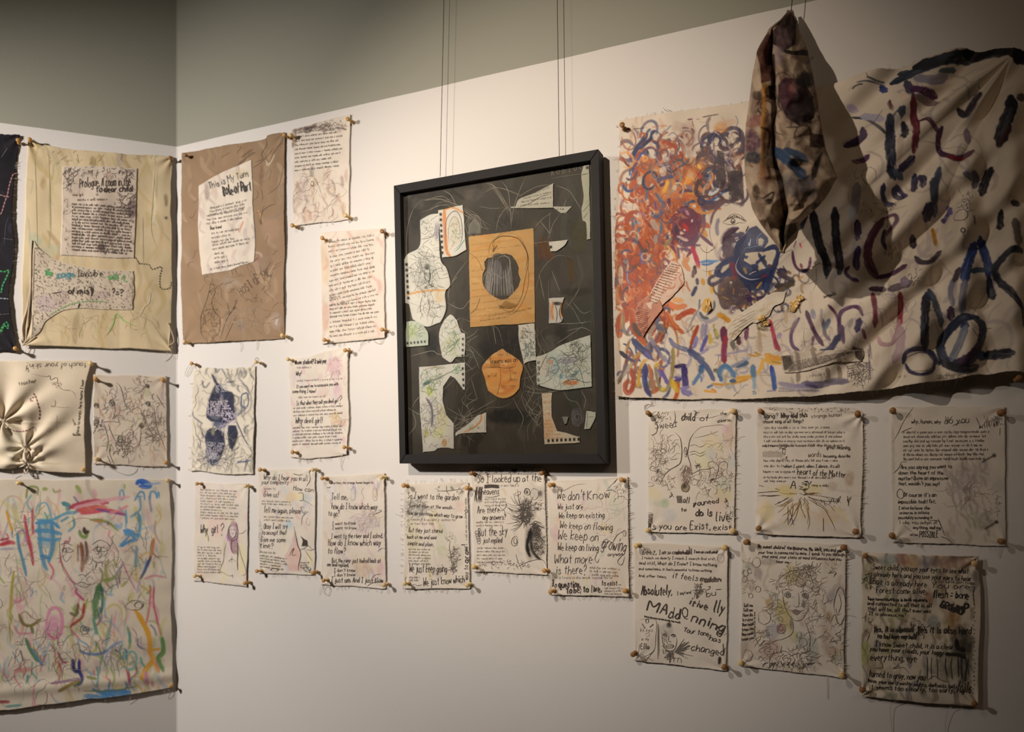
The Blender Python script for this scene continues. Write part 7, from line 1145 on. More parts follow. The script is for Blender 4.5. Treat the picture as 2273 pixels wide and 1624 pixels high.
# ------------------------------------------------------------------ the left wall
s = Sheet(WL, '-150,292 -60,297 45,300', '45,300 33,400 28,480 34,560 22,640 26,700 36,782', '-150,778 -50,778 36,782', '-150,292 -150,778', hx('17141c'), seed=41, rough_edge=2.5, wav=.005); s.V(0, 240, 2.9)
s.art.mottle(.3, .05); s.smear(-300, 180, 110, 1560, 60, ['2a2630', '3a3540', '0f0d12'], .4, (6, 20), (30, 120), 1.5)
def dash(q, P, col, w=3.0, n=11, gap=5):
    P = crv(q.m(P), 8); P = resam(P, 1.0); i = 0
    while i + n / 3 < len(P): j = min(len(P) - 1, i + int(n * .55)); q.ink.append((P[[i, (i + j) // 2, j]], w, hx(col), False)); i = j + max(2, int(gap * .55))
dash(s, '110,420 85,430 65,490 50,560 30,620 10,680 -20,700', 'd9a0a0'); dash(s, '0,560 30,570 60,575', 'd9a0a0'); dash(s, '0,1050 30,1055 60,1045 40,1100 20,1140 10,1190', '4fbf70', 4); dash(s, '0,1225 40,1228 75,1232', 'b9c9d9'); dash(s, '0,1440 30,1390 50,1380 55,1420 30,1400 10,1440 -40,1460', '55c070', 4); dash(s, '0,1330 60,1325', '7a7680', 2)
s.L('10,320 50,260', 1.4, '8a8690'); s.L('30,880 40,760 60,700', 1.3, '6a6670'); s.L('20,840 60,845 90,850', 1.3, '7a7680')
tag(s, None) if False else None
finish(s, 'black_stitched_cloth', 'black cloth with pink and green stitched lines at the left picture edge', 'cloth artwork', 'the black stitched cloth', '-;40,311,1;34,773,1;-', 'R', .12, 'large cloths on the left wall', ln=(2, 7))
# ---- cream stitched cloth with net patch
s = Sheet(WL, '62,306 90,318 140,330 230,340 300,344 340,344 384,348', '384,348 380,450 383,600 380,720 383,780', '50,768 100,768 200,772 300,774 383,780', '62,306 58,420 52,560 50,680 50,768', hx('d6c39e'), seed=42, wav=.006, d0=.005); s.V(0, 240, 2.9)
s.art.mottle(.05, .03); s.smear(180, 260, 1110, 1500, 120, ['c6b07c', 'd9c8a4', 'b9a07a', 'cbb890', 'c2b48e', 'd6bd92'], .4, (10, 34), (80, 320), 1.55, spread=.15, dry=.9)
for x, y, a, b, c, al in ((260, 320, 34, 60, 'b5a582', .5), (600, 350, 20, 40, '8f7a4e', .6), (770, 350, 20, 50, 'a99aa0', .4), (1070, 600, 14, 40, '5f5240', .6), (1070, 710, 12, 12, '4a3f30', .8), (230, 860, 40, 60, 'a9b59c', .6), (330, 920, 60, 40, 'b5bba4', .5), (280, 490, 18, 40, 'a98a60', .5), (610, 1150, 180, 80, 'd9c9b8', .0)): s.B(x, y, a, b, c, al)
for P in ('235,300 250,255 290,245 315,290 320,350', '350,400 330,480 320,600 325,800 315,900', '990,430 1000,560 980,720 1000,760', '1015,400 1005,600 975,760', '200,560 215,480 180,460', '1100,860 1050,800 1000,700', '410,330 350,370 345,430', '900,1340 980,1380 1040,1470 1080,1500', '180,700 190,760 200,960'): s.S(P, 7, ['8f8a6a', 'a0916c', '9aa08c'][len(P) % 3], a=.5, dry=.4)
for P in ('225,300 235,500 240,700 245,900', '315,300 325,560 330,800', '1000,380 985,600 975,780 1010,900', '920,700 925,1000', '500,300 510,360'): s.L(P, 1.3, '8c8060')
s.S('960,300 1000,290 1010,320', 12, '9fb07c', a=.7); s.S('1000,380 990,500 1000,620 980,740', 14, 'e3d8b8', a=.8)
s.scr(640, 320, 400, 50, 30, .9, '8f7f60'); s.scr(640, 1400, 380, 110, 40, .8, 'b09a70')
dash(s, '820,920 870,960 900,1000 960,1010 980,1040 1040,1025 1030,1090 1035,1160 1090,1160 1105,1120', '3a362c', 3.2, 9, 4)
s.L('885,980 900,1010', 2, '2c2a24'); s.L('690,1460 730,1390 750,1325 800,1370 880,1410', 3, '86c25c'); s.L('900,1340 930,1280 960,1250 970,1190', 4, 'e6dcc0'); s.L('155,1500 200,1360 195,1260', 3, '3a3428', taper=False)
ROOT2 = finish(s, 'stitched_cream_cloth', 'large cream stitched cloth with sewn text patch and net patch', 'cloth artwork', 'the cream stitched cloth', '66,309,1;378,350,2;-;-', '', .06, 'large cloths on the left wall', extra=['60,762 58,776 55,786', '60,765 64,778 67,788', '378,775 384,790 392,797', '372,775 370,790 364,800'])
def patch(parent, wall, top, right, bottom, left, base, off, name, draw, view, seed, label=None, owner=None, inkname='handwriting', mat=None):
    k = view[2]; C = [np.array(pts(e)) / k + [view[0], view[1]] for e in (top, right, bottom, left)]
    q = Sheet(wall, *C, hx(base), plane=off, dfun=(lambda a, z: owner.d(a, z) + .0016), res=1.8, rough_edge=1.0, seed=seed, ares=1.3, thick=.001); q.V(*view); q.art.mottle(.04, .04); draw(q)
    o = q.build(name, mat or M_CLOTH, parent)
    if label: o['label'] = label
    loc = tuple(-x for x in parent.location); o.location = loc
    H = np.vstack([q.R[0], q.R[1], q.R[2][::-1], q.R[3][::-1]])
    def ins(x, y):
        r = False
        for i in range(len(H)):
            (xa, ya), (xb, yb) = H[i], H[i - 1]
            if (ya > y) != (yb > y) and x < (xb - xa) * (y - ya) / (yb - ya) + xa: r = not r
        return r
    q.ink = [it for it in q.ink if ins(*it[0].mean(0)) and ins(*it[0][0]) and ins(*it[0][-1])]
    if q.ink: q.build_ink(inkname, o)
    return o
def dp1(q):
    q.smear(410, 380, 890, 960, 70, ['c9b5a4', 'b9a092', 'd3c2b0'], .35, (8, 26), (40, 120), 1.3); q.scr(640, 410, 220, 34, 70, 1.6, '2c2624'); q.scr(440, 440, 40, 90, 60, 1.6, '3a302e'); q.scr(850, 420, 50, 60, 40, 1.6, '4a3a3a'); q.scr(430, 660, 24, 280, 60, 1.0, '7a6a5c')
    q.T(515, 515, 840, 500, 60, 'Prologue, A room in the', 2.2); q.T(620, 550, 850, 540, 44, 'to dear child', 2.2, bold=1); q.Q(470, 570, 550, 570, 14, 1.7); q.Q(500, 600, 700, 600, 12, 1.5); q.QB(465, 625, 860, 655, 16, 19.5, 11, 1.7, '2a2522', rag=.04)
    for r in range(26): x, y = q.rs.uniform(560, 870), q.rs.uniform(560, 940); q.B(x, y, q.rs.uniform(4, 14), q.rs.uniform(4, 9), '2c2220', .6)
    q.B(850, 650, 34, 60, '4a3440', .6); q.B(655, 900, 30, 26, '3a2a28', .7); q.B(690, 730, 80, 120, 'a8938c', .4); q.scr(830, 600, 50, 80, 50, 1.6, '3a2f30')
patch(ROOT2, WL, '405,378 650,380 885,392', '885,392 878,650 865,968', '392,948 620,962 865,968', '405,378 400,650 392,948', 'd5c6b4', .006, 'text_patch', dp1, (0, 240, 2.9), 43, 'grey white patch dense with small writing', s)
def dp2(q):
    for i in range(1500):
        x = q.rs.uniform(205, 870); y = q.rs.uniform(880, 1490)
        l = q.rs.uniform(5, 11); q.L([[x, y], [x + l * .6, y + l]], 1.3, '51483e' if q.rs.rand() < .6 else '8a7c6c', taper=False)
    q.L('225,900 215,1200 212,1460', 3.0, '9a8c78'); q.L('250,920 300,960 380,980 480,1010', 2.4, 'b09a68')
    q.B(300, 1260, 60, 60, 'b09ca8', .5); q.B(400, 1230, 40, 50, 'a8938c', .6); q.B(650, 1210, 60, 30, 'a99098', .5); q.B(820, 1200, 30, 90, 'c4b0a4', .5); q.B(480, 1100, 200, 90, 'cfc4b4', .3)
    q.T(290, 1080, 340, 1080, 40, 'the', 3.2, '4f9a5a', bold=1); q.T(370, 1095, 480, 1090, 46, 'cage', 3.2, '4a8a98', bold=1); q.T(500, 1090, 660, 1085, 46, 'Invisible', 2, '3a342c'); q.T(700, 1105, 760, 1105, 40, 'will', 2.8, '58a860', bold=1); q.L('780,1110 800,1075 800,1115 825,1115', 3, '5cae62')
    q.T(440, 1200, 600, 1195, 40, 'of mist', 2.6, bold=1); q.L('570,1155 600,1165 590,1215', 4, '23201c'); q.T(720, 1205, 790, 1205, 40, '?s?', 2.6); q.L('345,1195 400,1185', 3); dash(q, '330,1330 400,1290 480,1260 540,1250 600,1245 680,1250', '6fae68', 3); dash(q, '850,1090 850,1280', 'b5a58c', 3)
    for k in range(16): q.L([[340 + k * 11, 1365 - k * 5], [352 + k * 11, 1335 - k * 5], [346 + k * 11, 1375 - k * 6]], 3, '1f1c18')
    q.L('600,1260 590,1300 600,1335 612,1300 600,1260', 3, '1f1c18'); q.L('625,1275 635,1310', 3, '1f1c18')
patch(ROOT2, WL, '222,855 260,910 330,960 430,1000 560,1030 700,1045 860,1050', '860,1050 865,1180 855,1300', '200,1490 260,1440 300,1370 400,1310 520,1290 700,1300 855,1300', '222,855 212,1100 210,1300 200,1490', 'cfc0aa', .006, 'net_patch', dp2, (0, 240, 2.9), 44, 'holed net patch with stitched letters', s)
for i, P in enumerate(('150,1520 180,1510 230,1470', '205,850 200,960 195,1200 165,1500', '150,1500 145,1400 175,1290 190,1200', '1085,1530 1095,1420 1080,1380', '1085,1530 1120,1500 1100,1420')):
    q = crv(pts(P) / 2.9 + [0, 240], 6); a, z = WL.aw(q[:, 0], q[:, 1], .012); V, Q = tube(WL.P(a, z, .013), .0016); o = mk('tied_cord', V, Q, M_THREAD, ROOT2); o.location = tuple(-x for x in ROOT2.location)
# ---- brown cloth right of the corner
s = Sheet(WR, '407,341 500,325 585,312 598,302 634,294', '634,294 634,520 631,752', '406,764 500,758 631,752', '407,341 404,550 406,764', hx('987e63'), seed=45, wav=.005); s.V(390, 240, 2.9)
s.art.mottle(.05, .03); s.smear(60, 200, 700, 1500, 90, ['947a5e', 'b09678', '9c8266', 'a08a72'], .4, (10, 34), (60, 220), 1.5, dry=.9)
for x, y, a, b, c, al in ((560, 440, 14, 60, '7a5c4c', .6), (620, 780, 60, 70, 'b0907c', .5), (340, 1120, 60, 50, 'a3988c', .5), (650, 1370, 40, 50, 'b0a29c', .5), (550, 990, 60, 60, '9d857a', .5), (230, 1340, 60, 120, '947858', .5)): s.B(x, y, a, b, c, al)
DB2 = '4a3a2c'
s.S('380,400 440,340 490,300 520,290', 12, '5a4630', a=.7); s.S('430,320 470,290 500,270', 10, '5a4630', a=.7); s.L('590,200 595,240 560,300 570,330 520,350', 2, DB2); s.L('690,220 640,290 610,350 590,330', 2.2, DB2); s.S('590,340 600,370 630,330 640,300', 9, 'cdbf9f', a=.8, dry=.1); s.L('500,390 560,350 640,260', 1.8, DB2); s.L('700,370 670,500 600,560', 1.2, DB2)
s.L('560,750 565,680 600,640 650,620', 2, DB2); s.S('540,660 560,700 570,740', 8, 'c49a58', a=.8); s.L('560,715 640,705 700,660', 2, '8f8a8c'); s.S('550,720 560,750', 8, '4a3a2c')
s.L('200,1500 170,1440 175,1340 210,1240 240,1100', 2.2, DB2); s.L('240,1100 260,1180 240,1240 250,1300 290,1350 290,1440 240,1490', 2.4, DB2); s.L('170,1400 200,1360 190,1310 260,1290', 2, DB2); s.scr(240, 1400, 60, 110, 36, 1.6, DB2); s.scr(245, 1180, 22, 60, 16, 1.8, DB2); s.L('300,1490 330,1380 380,1280 400,1230 380,1250', 2.4, DB2); s.L('350,1330 390,1280', 5, DB2); s.L('330,1500 400,1330', 1.6, DB2)
s.T(430, 1210, 620, 1075, 50, 'HOST OF ME', 2.2, '5f4a3a', bold=1); s.Q(360, 1180, 400, 1175, 20, 2, '6a5444'); s.S('520,930 555,940 560,960', 9, 'cbb79c', a=.8); s.S('640,1000 600,1080 620,1110', 5, 'cbb79c', a=.7); s.S('640,1390 660,1360 650,1400', 8, 'cdbfb4', a=.8); s.S('420,1370 425,1430', 6, '5a6a94', a=.7); s.S('510,990 540,965', 6, '7a2a3a', a=.9)
s.QB(320, 1320, 600, 1290, 4, 36, 18, 1.3, 'bfb0a0'); s.scr(400, 700, 330, 600, 60, 1.0, '6a5642', .1); s.scr(450, 1250, 240, 200, 40, 1.0, '6a5642', .2)
RB = finish(s, 'brown_cloth', 'large brown cloth with a slanted white letter patch, right of the corner', 'cloth artwork', 'the brown cloth', '411,344,2;631,299,1;626,744,0;409,758,0', '', .05, 'large cloths on the left wall', extra=['535,757 537,768 534,780', '571,755 572,765 570,776'])
RB['group'] = ''; del RB['group']
def dp3(q):
    q.smear(150, 350, 500, 1060, 60, ['c9b5ac', 'd3c4b4', 'd9cdb8', 'bfb0a8'], .4, (10, 30), (40, 120), 1.5); q.B(205, 540, 16, 60, '8f7a70', .6); q.S('440,730 410,800', 12, 'c98a6a', a=.7); q.B(420, 420, 60, 30, 'c9b98a', .4)
    q.T(220, 520, 470, 440, 44, 'This is My Turn', 2.4, '55504c', bold=1); q.T(310, 565, 490, 530, 66, 'Role of Part', 3, '1f1c1a', bold=2); q.QB(225, 650, 490, 592, 3, 22, 11, 1.6, '3a3430'); q.QB(205, 700, 485, 650, 3, 26, 11, 1.6, '3a3430'); q.T(230, 785, 300, 775, 24, 'Dear friend', 1.6); q.QB(240, 815, 420, 785, 3, 28, 11, 1.5, rag=.4); q.QB(245, 890, 490, 845, 2, 25, 11, 1.5); q.QB(255, 945, 360, 930, 4, 27, 11, 1.4, rag=.5); q.QB(265, 1035, 500, 990, 1, 25, 9, 1.3)
patch(RB, WR, '150,500 250,440 380,380 490,332', '490,332 500,560 515,840 510,990', '172,1075 350,1040 510,990', '150,500 148,700 160,900 172,1075', 'dfd3c3', .006, 'letter_patch', dp3, (390, 240, 2.9), 46, 'white patch of handwriting sewn on at a slant', s)
# ---- gathered cloth, rotated writing
def dg(a, z):
    r = .008 + 0 * a
    for (gx, gy, am, fr, ph) in ((8, 935, .012, 7, 0), (58, 992, .006, 8, 1), (61, 1028, .006, 9, 2)):
        ga, gz = WL.aw(gx, gy, .008); dx, dz = a - ga, z - gz; rr = np.hypot(dx, dz); th = np.arctan2(dz, dx)
        r = r + am * np.exp(-rr / .13) * (.6 + np.sin(fr * th + ph + 5 * rr + 1.5 * vn(th * 1.5, rr * 6, 3))) * np.clip(rr / .02, 0, 1)
    return r + .001 * vn(a * 12, z * 12, 5)
s = Sheet(WL, '-150,796 0,800 203,800', '203,800 190,860 188,950 190,1050', '-150,1030 0,1040 50,1036 62,1030 75,1042 130,1048 190,1050', '-150,796 -150,1030', hx('dccdb4'), seed=47, dfun=dg, plane=.008); s.V(0, 780, 5.4125); s.art.mottle(.04, .03)
s.B(120, 560, 90, 160, 'dcc4b8', .3); s.B(150, 1100, 160, 200, 'b9b8a0', .35)
s.T(1040, 135, 320, 150, 62, 'touch of your skin?', 1.7, '5f5648'); s.T(230, 412, 440, 372, 48, 'teacher', 1.6, '6a6050'); s.T(945, 985, 1010, 340, 34, 'have no money, here means I hear', 1.9, '4a4238'); s.T(880, 1010, 965, 1010, 30, 'hush', 1.4); s.Q(855, 820, 900, 900, 30, 1.3)
s.L('310,240 330,200 350,240 330,245', 1.4, '6a6050'); s.L('380,265 480,290 560,300 600,290 610,340 680,310 690,370 640,380 700,410 760,460 850,470 900,510 915,570', 1.5, '6a5f50'); s.L('640,570 670,600 660,660 620,660 640,650 720,670 840,670', 1.2, '8a7c68'); s.scr(680, 400, 60, 40, 14, 1.2, '6a5f50')
dash(s, '400,500 430,540 460,620 480,700 480,780 465,820', '6a2028', 3.2, 11, 5); dash(s, '360,575 400,550 440,540', '7a2a30', 3.2, 9, 4); dash(s, '365,580 380,600 400,590', '8a3038', 3.2, 8, 3); dash(s, '130,930 190,955 280,960 350,940 410,905', '8a4048', 3.2, 10, 4)
s.S('40,270 80,300', 10, 'c9c070', a=.5); s.L('420,900 430,960', 1, '7a8a98'); s.L('690,760 680,940', 1, '9a8f80'); s.O(585, 940, 22, 20, 1.2, '9a8f80')
ROOT3 = finish(s, 'gathered_cloth', 'cream cloth gathered into knots, with upside down writing along its top', 'cloth artwork', 'the gathered cloth', '-;201,806,0;186,1042,1;-', '', .05, 'large cloths on the left wall', extra=['30,1045 29,1060'])
for x, y in ((8, 930), (14, 945), (55, 985), (58, 1000), (60, 1012), (60, 1034), (58, 1046)):
    V = []; 
    q = np.array([[x + 5 * math.cos(t), y + 5 * math.sin(t * 1.7)] for t in np.linspace(0, 9, 30)]); a, z = WL.aw(q[:, 0], q[:, 1], .012); V, Q = tube(WL.P(a, z, .014 + .005 * np.sin(np.linspace(0, 14, 30))), .0013); o = mk('gathering_knot', V, Q, M_THREAD, ROOT3); o.location = tuple(-v for v in ROOT3.location)
# ---- sketch sheet left of corner
s = sheet((207, 831), (370, 834), (372, 1036), (208, 1030), wall=WL, seed=48, base=hx('d9cbb8')); s.V(0, 780, 5.4125)
s.smear(1130, 380, 1990, 1330, 60, ['cda890', 'c9b89c', 'cfb5b0', 'bfb98c', 'c0a08c', 'b9a8a8'], .4, (10, 34), (50, 170), 1.5)
for P in ('1400,370 1450,430 1480,530 1500,620 1530,700', '1380,640 1380,740 1350,820', '1700,730 1740,820 1800,940 1840,1000 1870,1040', '1560,930 1600,960 1595,1050', '1690,940 1690,1030 1670,1130', '1300,870 1350,1000 1400,1100', '1250,870 1300,1050 1280,1200', '1850,650 1880,900 1960,1100 1990,1190', '1720,960 1800,1010 1860,1030', '1330,1160 1320,1230 1370,1350', '1290,1250 1330,1340', '1230,850 1340,840 1440,855', '1530,1110 1540,1190 1520,1260', '1880,520 1980,680'): s.L(P, 2, '5a4f48')
for P in ('1180,560 1200,700 1260,800', '1700,520 1680,600 1650,720', '1230,540 1260,600', '1200,1040 1240,1000', '1180,1140 1170,1210', '1560,540 1600,640'): s.S(P, 18, 'b8805c', a=.6)
for x, y, r, w in ((1160, 650, 24, 3), (1345, 620, 30, 3.4), (1780, 630, 22, 3.2), (1770, 415, 18, 2.4), (1700, 890, 22, 3), (1160, 850, 30, 2.4)): s.O(x, y, r, r * 1.2, w, '3a3430'); s.O(x + 3, y, r * .4, r * .5, w * .8, '3a3430')
s.S('1710,460 1750,420 1790,440', 12, '3a3430', a=.9); s.S('1740,700 1720,740 1740,780', 12, '2c2a2a', a=.9); s.B(1765, 480, 40, 60, 'b9bb90', .6); s.B(1700, 890, 40, 36, 'a88a4c', .5); s.B(1350, 640, 30, 50, '8a847a', .5)
s.scr(1570, 850, 400, 460, 170, 1.2, '6a5e56', .12); s.scr(1180, 880, 60, 80, 24, 1.8, '4a4038'); s.scr(1500, 1150, 100, 140, 40, 1.6, '5a5048'); s.scr(1850, 900, 120, 200, 50, 1.2, '6a5e56'); s.scr(1440, 1060, 50, 60, 24, 1.8, '4a4440'); s.scr(1700, 340, 80, 70, 20, 1.3, '8f6a6a')
finish(s, 'sketched_cloth', 'small sketched cloth of eyes and faces, left of the corner', 'cloth sheet', 'the small sketched cloth', '212,840,1;362,842,1;368,1026,1;214,1018,0', 'B', .03, 'large cloths on the left wall', extra=['236,1034 260,1046 282,1053 298,1046 302,1038'])
# ---- painted canvas, lower left
def dl(a, z):
    a2, z2 = WL.aw(200, 1550, .01); k = np.clip((1.25 - z) / .6, 0, 1)
    return .004 + .010 * k ** 2 + .002 * vn(a * 5, z * 14, 9) + .002 * vn(a * 12, z * 20, 10) * 1.0 + .006 * np.exp(-((z - z2 - .05) / .02) ** 2)
s = Sheet(WL, '-170,1066 0,1063 150,1064 375,1062', '375,1062 382,1200 380,1350 385,1525', '-170,1592 0,1577 90,1566 200,1552 300,1540 385,1525', '-170,1066 -170,1592', hx('dcd0bc'), seed=49, dfun=dl, plane=.01, res=1.8); s.V(0, 1040, 2.9); s.art.mottle(.04, .03)
s.smear(-200, 120, 1060, 1480, 170, ['d9a0a8', 'c9c07c', 'b5a898', 'a9b5b8', 'd9b0b5', 'cbb8a0', 'b8b88a'], .35, (8, 34), (40, 200), 1.4, dry=.9)
swirls(s, 0, 250, 1060, 1480, 60, ['d58a98', 'c96a80', 'd9a6ac', '8aa8c0', '9aa868', 'b8a8b8', 'c9b060'], r=(8, 34), w=(2, 6), a=.6, turn=(.5, 3.2))
s.smear(0, 200, 1060, 1480, 120, ['c9506a', 'd88a98', '4f8fb8', '7f9a4c', 'c9a040', '6a6a90', '8a5a50', '5a9a98'], .5, (4, 14), (40, 170), 1.5, dry=.7, spread=.5)
s.F('390,440 480,380 640,380 720,460 730,600 640,780 520,820 440,720 390,580', 'dccfc0', a=.7, soft=6)
LS = [('880,95 900,80 940,90 960,110 900,112', 34, '1f56b8'), ('930,100 980,98 1030,90', 14, '8faac8'), ('770,145 790,140 795,190 770,195 770,145', 9, '4a86b4'), ('865,205 900,150 925,160 930,200', 12, '4a86b4'), ('880,180 915,178', 8, '4a86b4'), ('965,200 970,150 1000,155 1010,190 1020,150 1025,190', 10, '4a86b4'),
 ('165,190 175,130 200,115 240,125 240,170', 14, '7d8648'), ('275,130 300,130', 26, '97a05a'), ('340,130 350,150 390,140', 12, '98986a'), ('490,110 515,155', 26, '8fa05a'), ('800,100 800,130', 14, '98a860'), ('40,270 60,350 75,400', 18, 'd0962c'), ('0,490 60,475 90,480', 26, 'b22f44'), ('0,460 50,450', 16, 'a03a4a'), ('0,520 90,510', 10, '8a9ac0'), ('155,300 180,450 200,540 210,620', 20, 'b2384a'), ('205,260 210,420', 16, 'b5404c'), ('230,290 240,240 290,220 320,280 330,330', 10, '5a9ab5'), ('240,330 330,330 420,290 500,280', 18, '5596b0'), ('400,220 440,240 430,270', 30, '3f8088'), ('390,340 440,310', 16, '5f90a0'),
 ('230,350 330,345 380,380', 26, '4a8ab5'), ('225,400 300,400 390,420', 28, '4f90ba'), ('250,350 260,520 280,610 300,650', 26, '4f8fb4'), ('330,350 340,480 310,600', 28, '4a8ab0'), ('240,450 340,460 390,450', 22, '5090b8'), ('260,560 320,580', 24, '4a86ac'), ('110,410 120,500 150,620 165,690', 20, '4a84a4'), ('110,410 150,400 170,480', 12, 'a07aa0'),
 ('450,250 540,220 620,210 690,220', 30, 'b53a50'), ('500,270 580,255 680,250', 34, 'c2504a'), ('520,290 600,280 700,270 800,295', 22, 'c04a58'), ('620,260 700,280 800,300', 10, '4a4aa0'), ('480,250 700,200 830,180', 24, 'd9a0a8'), ('700,290 760,270 820,240', 18, 'd98a92'), ('580,330 640,330 700,350 760,400', 16, '7d8a3c'), ('600,335 660,345', 12, 'c07a3c'), ('690,350 700,360', 14, '8a4a90'), ('740,360 770,380 780,350', 22, '8aa8c8'),
 ('510,400 520,430 550,440 560,400', 24, '6f8a48'), ('540,380 545,410 570,405', 22, '3a2a28'), ('780,500 830,470 880,460', 20, '3f86c0'), ('800,400 850,420 880,450', 40, '4a8ac2'), ('770,500 860,400', 16, '5a90c0'), ('890,290 900,360 890,440', 22, '5a90aa'), ('900,390 950,380 970,370', 8, '8fb5c8'), ('860,430 800,420', 18, '5a98c0'),
 ('520,480 530,560 525,660', 26, '7a4a34'), ('550,470 560,560 540,620', 20, '5f4438'), ('500,490 500,600', 14, '8a6a5a'), ('380,560 400,620 460,720 500,750', 9, 'b04a58'), ('490,770 490,800 540,850', 16, 'b8487a'), ('400,540 420,470 440,480', 8, '8a5a60'), ('450,440 440,470 410,470', 10, 'a05060'), ('700,590 680,650 690,720', 22, '9a9a5a'), ('730,580 740,610 760,640', 10, '98984a'), ('660,720 720,710 740,690', 24, '8f9a58'), ('780,760 810,730', 14, 'a0a058'), ('640,640 660,690 620,800', 16, '8a8a70'),
 ('640,750 625,820 610,880 620,960', 44, '4f7a4c'), ('650,760 660,850 650,930', 18, '2f6a58'), ('600,960 620,1060 610,990', 20, '5a9a88'), ('560,840 540,920 530,900', 16, '9aa04a'), ('500,870 490,940 450,930', 20, '6a5a3c'), ('540,870 530,950 500,980 460,1010', 18, 'a03a3c'), ('480,990 450,1020', 12, '8a4a34'), ('720,940 710,1020 690,1120 650,1220 640,1320', 10, '7d9a90'), ('600,980 640,1080 660,1120', 6, '7d9a60'),
 ('300,960 330,900 380,910 400,980 390,1050 340,1090 300,1040 300,960', 22, 'd58aa8'), ('300,1060 350,1095 400,1060', 14, 'cf6a94'), ('85,660 75,760 65,900 70,1000', 18, 'a89a3c'), ('60,1000 65,1120', 10, 'b09a4a'), ('100,560 120,720 180,900', 6, '8f9a6a'), ('120,940 150,1000 200,1010 260,970', 20, '7a6a34'), ('200,960 160,920 120,950', 8, '8a7a50'), ('90,1010 120,1060 200,1060', 14, 'd08a90'), ('200,1020 210,1060', 20, '6a6a48'), ('165,1100 200,1180 240,1240', 22, '4f7a4a'), ('200,1160 240,1220 275,1270', 16, '4a86a8'), ('210,1150 270,1240', 10, '8a7a3a'), ('370,1180 400,1240 430,1250', 14, 'a04a58'), ('370,1240 400,1310', 10, 'b04a58'), ('80,1180 120,1250', 8, '5a8ab0'), ('130,1170 150,1240', 8, '4a4a4a'), ('100,1300 200,1290', 30, 'd0958c'), ('180,1330 170,1380', 16, '5f9aa0'),
 ('470,1230 475,1290 500,1310', 26, '1f2a5a'), ('510,1230 510,1300 530,1350 510,1390', 22, '1f2f78'), ('520,1360 450,1390 380,1430', 24, '8a7a3a'), ('520,1370 480,1400', 16, '4a6a48'), ('330,1380 460,1360 520,1350', 16, '8a6a8a'), ('510,1170 560,1190 650,1190 700,1160', 18, '5f7aa8'), ('700,1160 740,1130 790,1110', 16, '7d96c0'), ('700,1160 680,1220 670,1300', 12, 'a5aed0'), ('740,1160 760,1180', 8, '3a3024'), ('520,1180 500,1110', 8, '5a6a90'),
 ('800,1230 810,1190 860,1180 880,1230 850,1290 800,1280', 16, '7fb5a8'), ('830,1200 820,1250 850,1260', 10, 'c9c470'), ('820,1020 840,1100 830,1160', 16, '7a9a60'), ('835,1050 830,1120', 10, '4a90a0'), ('870,910 920,990 960,1080 965,1180 985,1230 940,1290 910,1350', 32, 'dc9c2c'), ('960,1170 1030,1160', 18, 'e0a440'), ('985,1240 1020,1310', 16, 'e0a440'), ('1045,1090 1050,1180 1020,1220 1050,1300', 30, '5f8f4c'), ('940,1310 950,1390', 26, 'c983a4'), ('980,1370 985,1400', 20, 'c98a8a'), ('825,1310 835,1370', 18, 'a04a58'), ('880,500 870,640', 20, '7fa0b4'), ('990,450 980,530 960,580', 18, 'c07a44'), ('970,570 930,660 900,710', 18, '4a3a50'), ('950,590 920,680', 14, '3f6aa8'), ('900,720 880,800', 16, 'b5a0c4'), ('790,600 820,680 870,780', 8, 'c06a80'), ('930,710 990,690 1060,700', 14, 'c98a94'), ('970,760 960,900 940,1000', 12, 'c96a74'), ('990,760 990,880 1020,1000', 10, 'b84a5c'), ('1000,480 1040,620 1060,680', 8, 'b0b8b0'), ('990,600 990,640', 12, '98a05a'),
 ('600,1420 700,1470 560,1460 640,1500', 24, '5a8ab8'), ('660,1440 830,1440', 44, '4a86c0'), ('540,1430 700,1430 880,1400', 8, '6a7a40'), ('0,1500 60,1500', 20, '9a3a40'), ('40,1530 140,1520', 14, '5f9a9a'), ('680,1330 720,1380', 8, 'd9905a'), ('560,1340 620,1350', 18, '8a8a50'), ('600,1300 610,1330', 14, 'd08a80')]
for P, w, c in LS: s.S(P, w, c, a=.82, dry=.65)
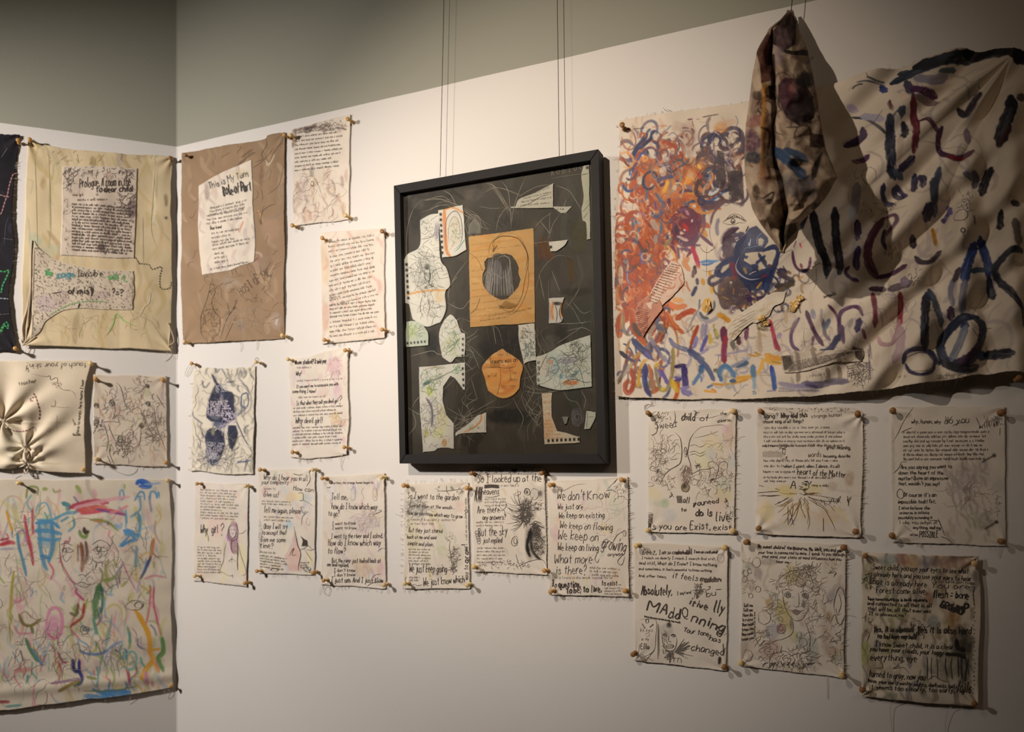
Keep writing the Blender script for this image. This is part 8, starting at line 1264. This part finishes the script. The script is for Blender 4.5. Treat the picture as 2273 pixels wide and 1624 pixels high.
s.B(340, 1000, 46, 60, 'd88fae', .85); s.B(300, 430, 40, 100, '5a93bb', .5); s.B(560, 640, 60, 60, 'd9c9b8', .4)
FN = '4a4440'
s.L('390,490 420,480 470,495', 1.8, FN); s.L('390,525 430,510 470,530 430,540 395,530', 1.8, FN); s.O(412, 525, 12, 12, 2.4, FN); s.L('395,540 420,600 460,560', 1.2, FN); s.L('590,525 620,505 670,510 690,525 650,535 600,530', 1.8, FN); s.O(635, 518, 14, 13, 2.4, FN); s.L('590,490 640,460 690,480 710,510', 1.8, FN); s.B(635, 570, 50, 34, 'cfc4b5', .6); s.L('590,560 600,590 640,605 680,590', 1.6, FN); s.L('500,690 530,680 545,690 575,670', 1.8, FN); s.L('490,740 530,730 560,745 590,740', 2, FN); s.L('500,750 540,765 580,750', 1.6, FN); s.L('400,400 380,480 400,640 460,730 520,800 580,800', 1.3, '7a706a'); s.L('700,430 760,540 740,640', 1.2, '7a706a'); s.L('420,360 500,320 600,330 700,400', 1.4, '8a7f78')
s.O(540, 1040, 28, 28, 2.2, FN); s.O(545, 1035, 12, 12, 2.6, FN); s.L('800,890 850,850 920,860 910,900 850,910 800,890', 2, FN); s.O(890, 878, 24, 18, 2.6, FN); s.scr(840, 1230, 50, 60, 24, 1.2, '7fa89c'); s.scr(620, 560, 60, 60, 24, 1.1, FN); s.scr(530, 740, 120, 60, 20, 1.0, '8a8078'); s.scr(740, 1200, 80, 100, 24, 1.2, '7a8aa8'); s.scr(260, 1250, 220, 180, 60, 1.2, cols=['8a7a70', 'a86a70', '6a8a90']); s.scr(800, 620, 240, 300, 60, 1.1, cols=['a88a88', '9aa08a', '8a8a98']); s.scr(150, 700, 200, 500, 60, 1.1, cols=['a88a88', '9aa07a', '8a9aa8']); s.scr(520, 1150, 140, 120, 30, 1.1, '7a7470')
finish(s, 'painted_face_canvas', 'colourful painted canvas with a large face, lowest on the left wall', 'painted canvas', 'the painted face canvas', '40,1072,0;372,1066,0;380,1522,1;-', 'B', .1, None)
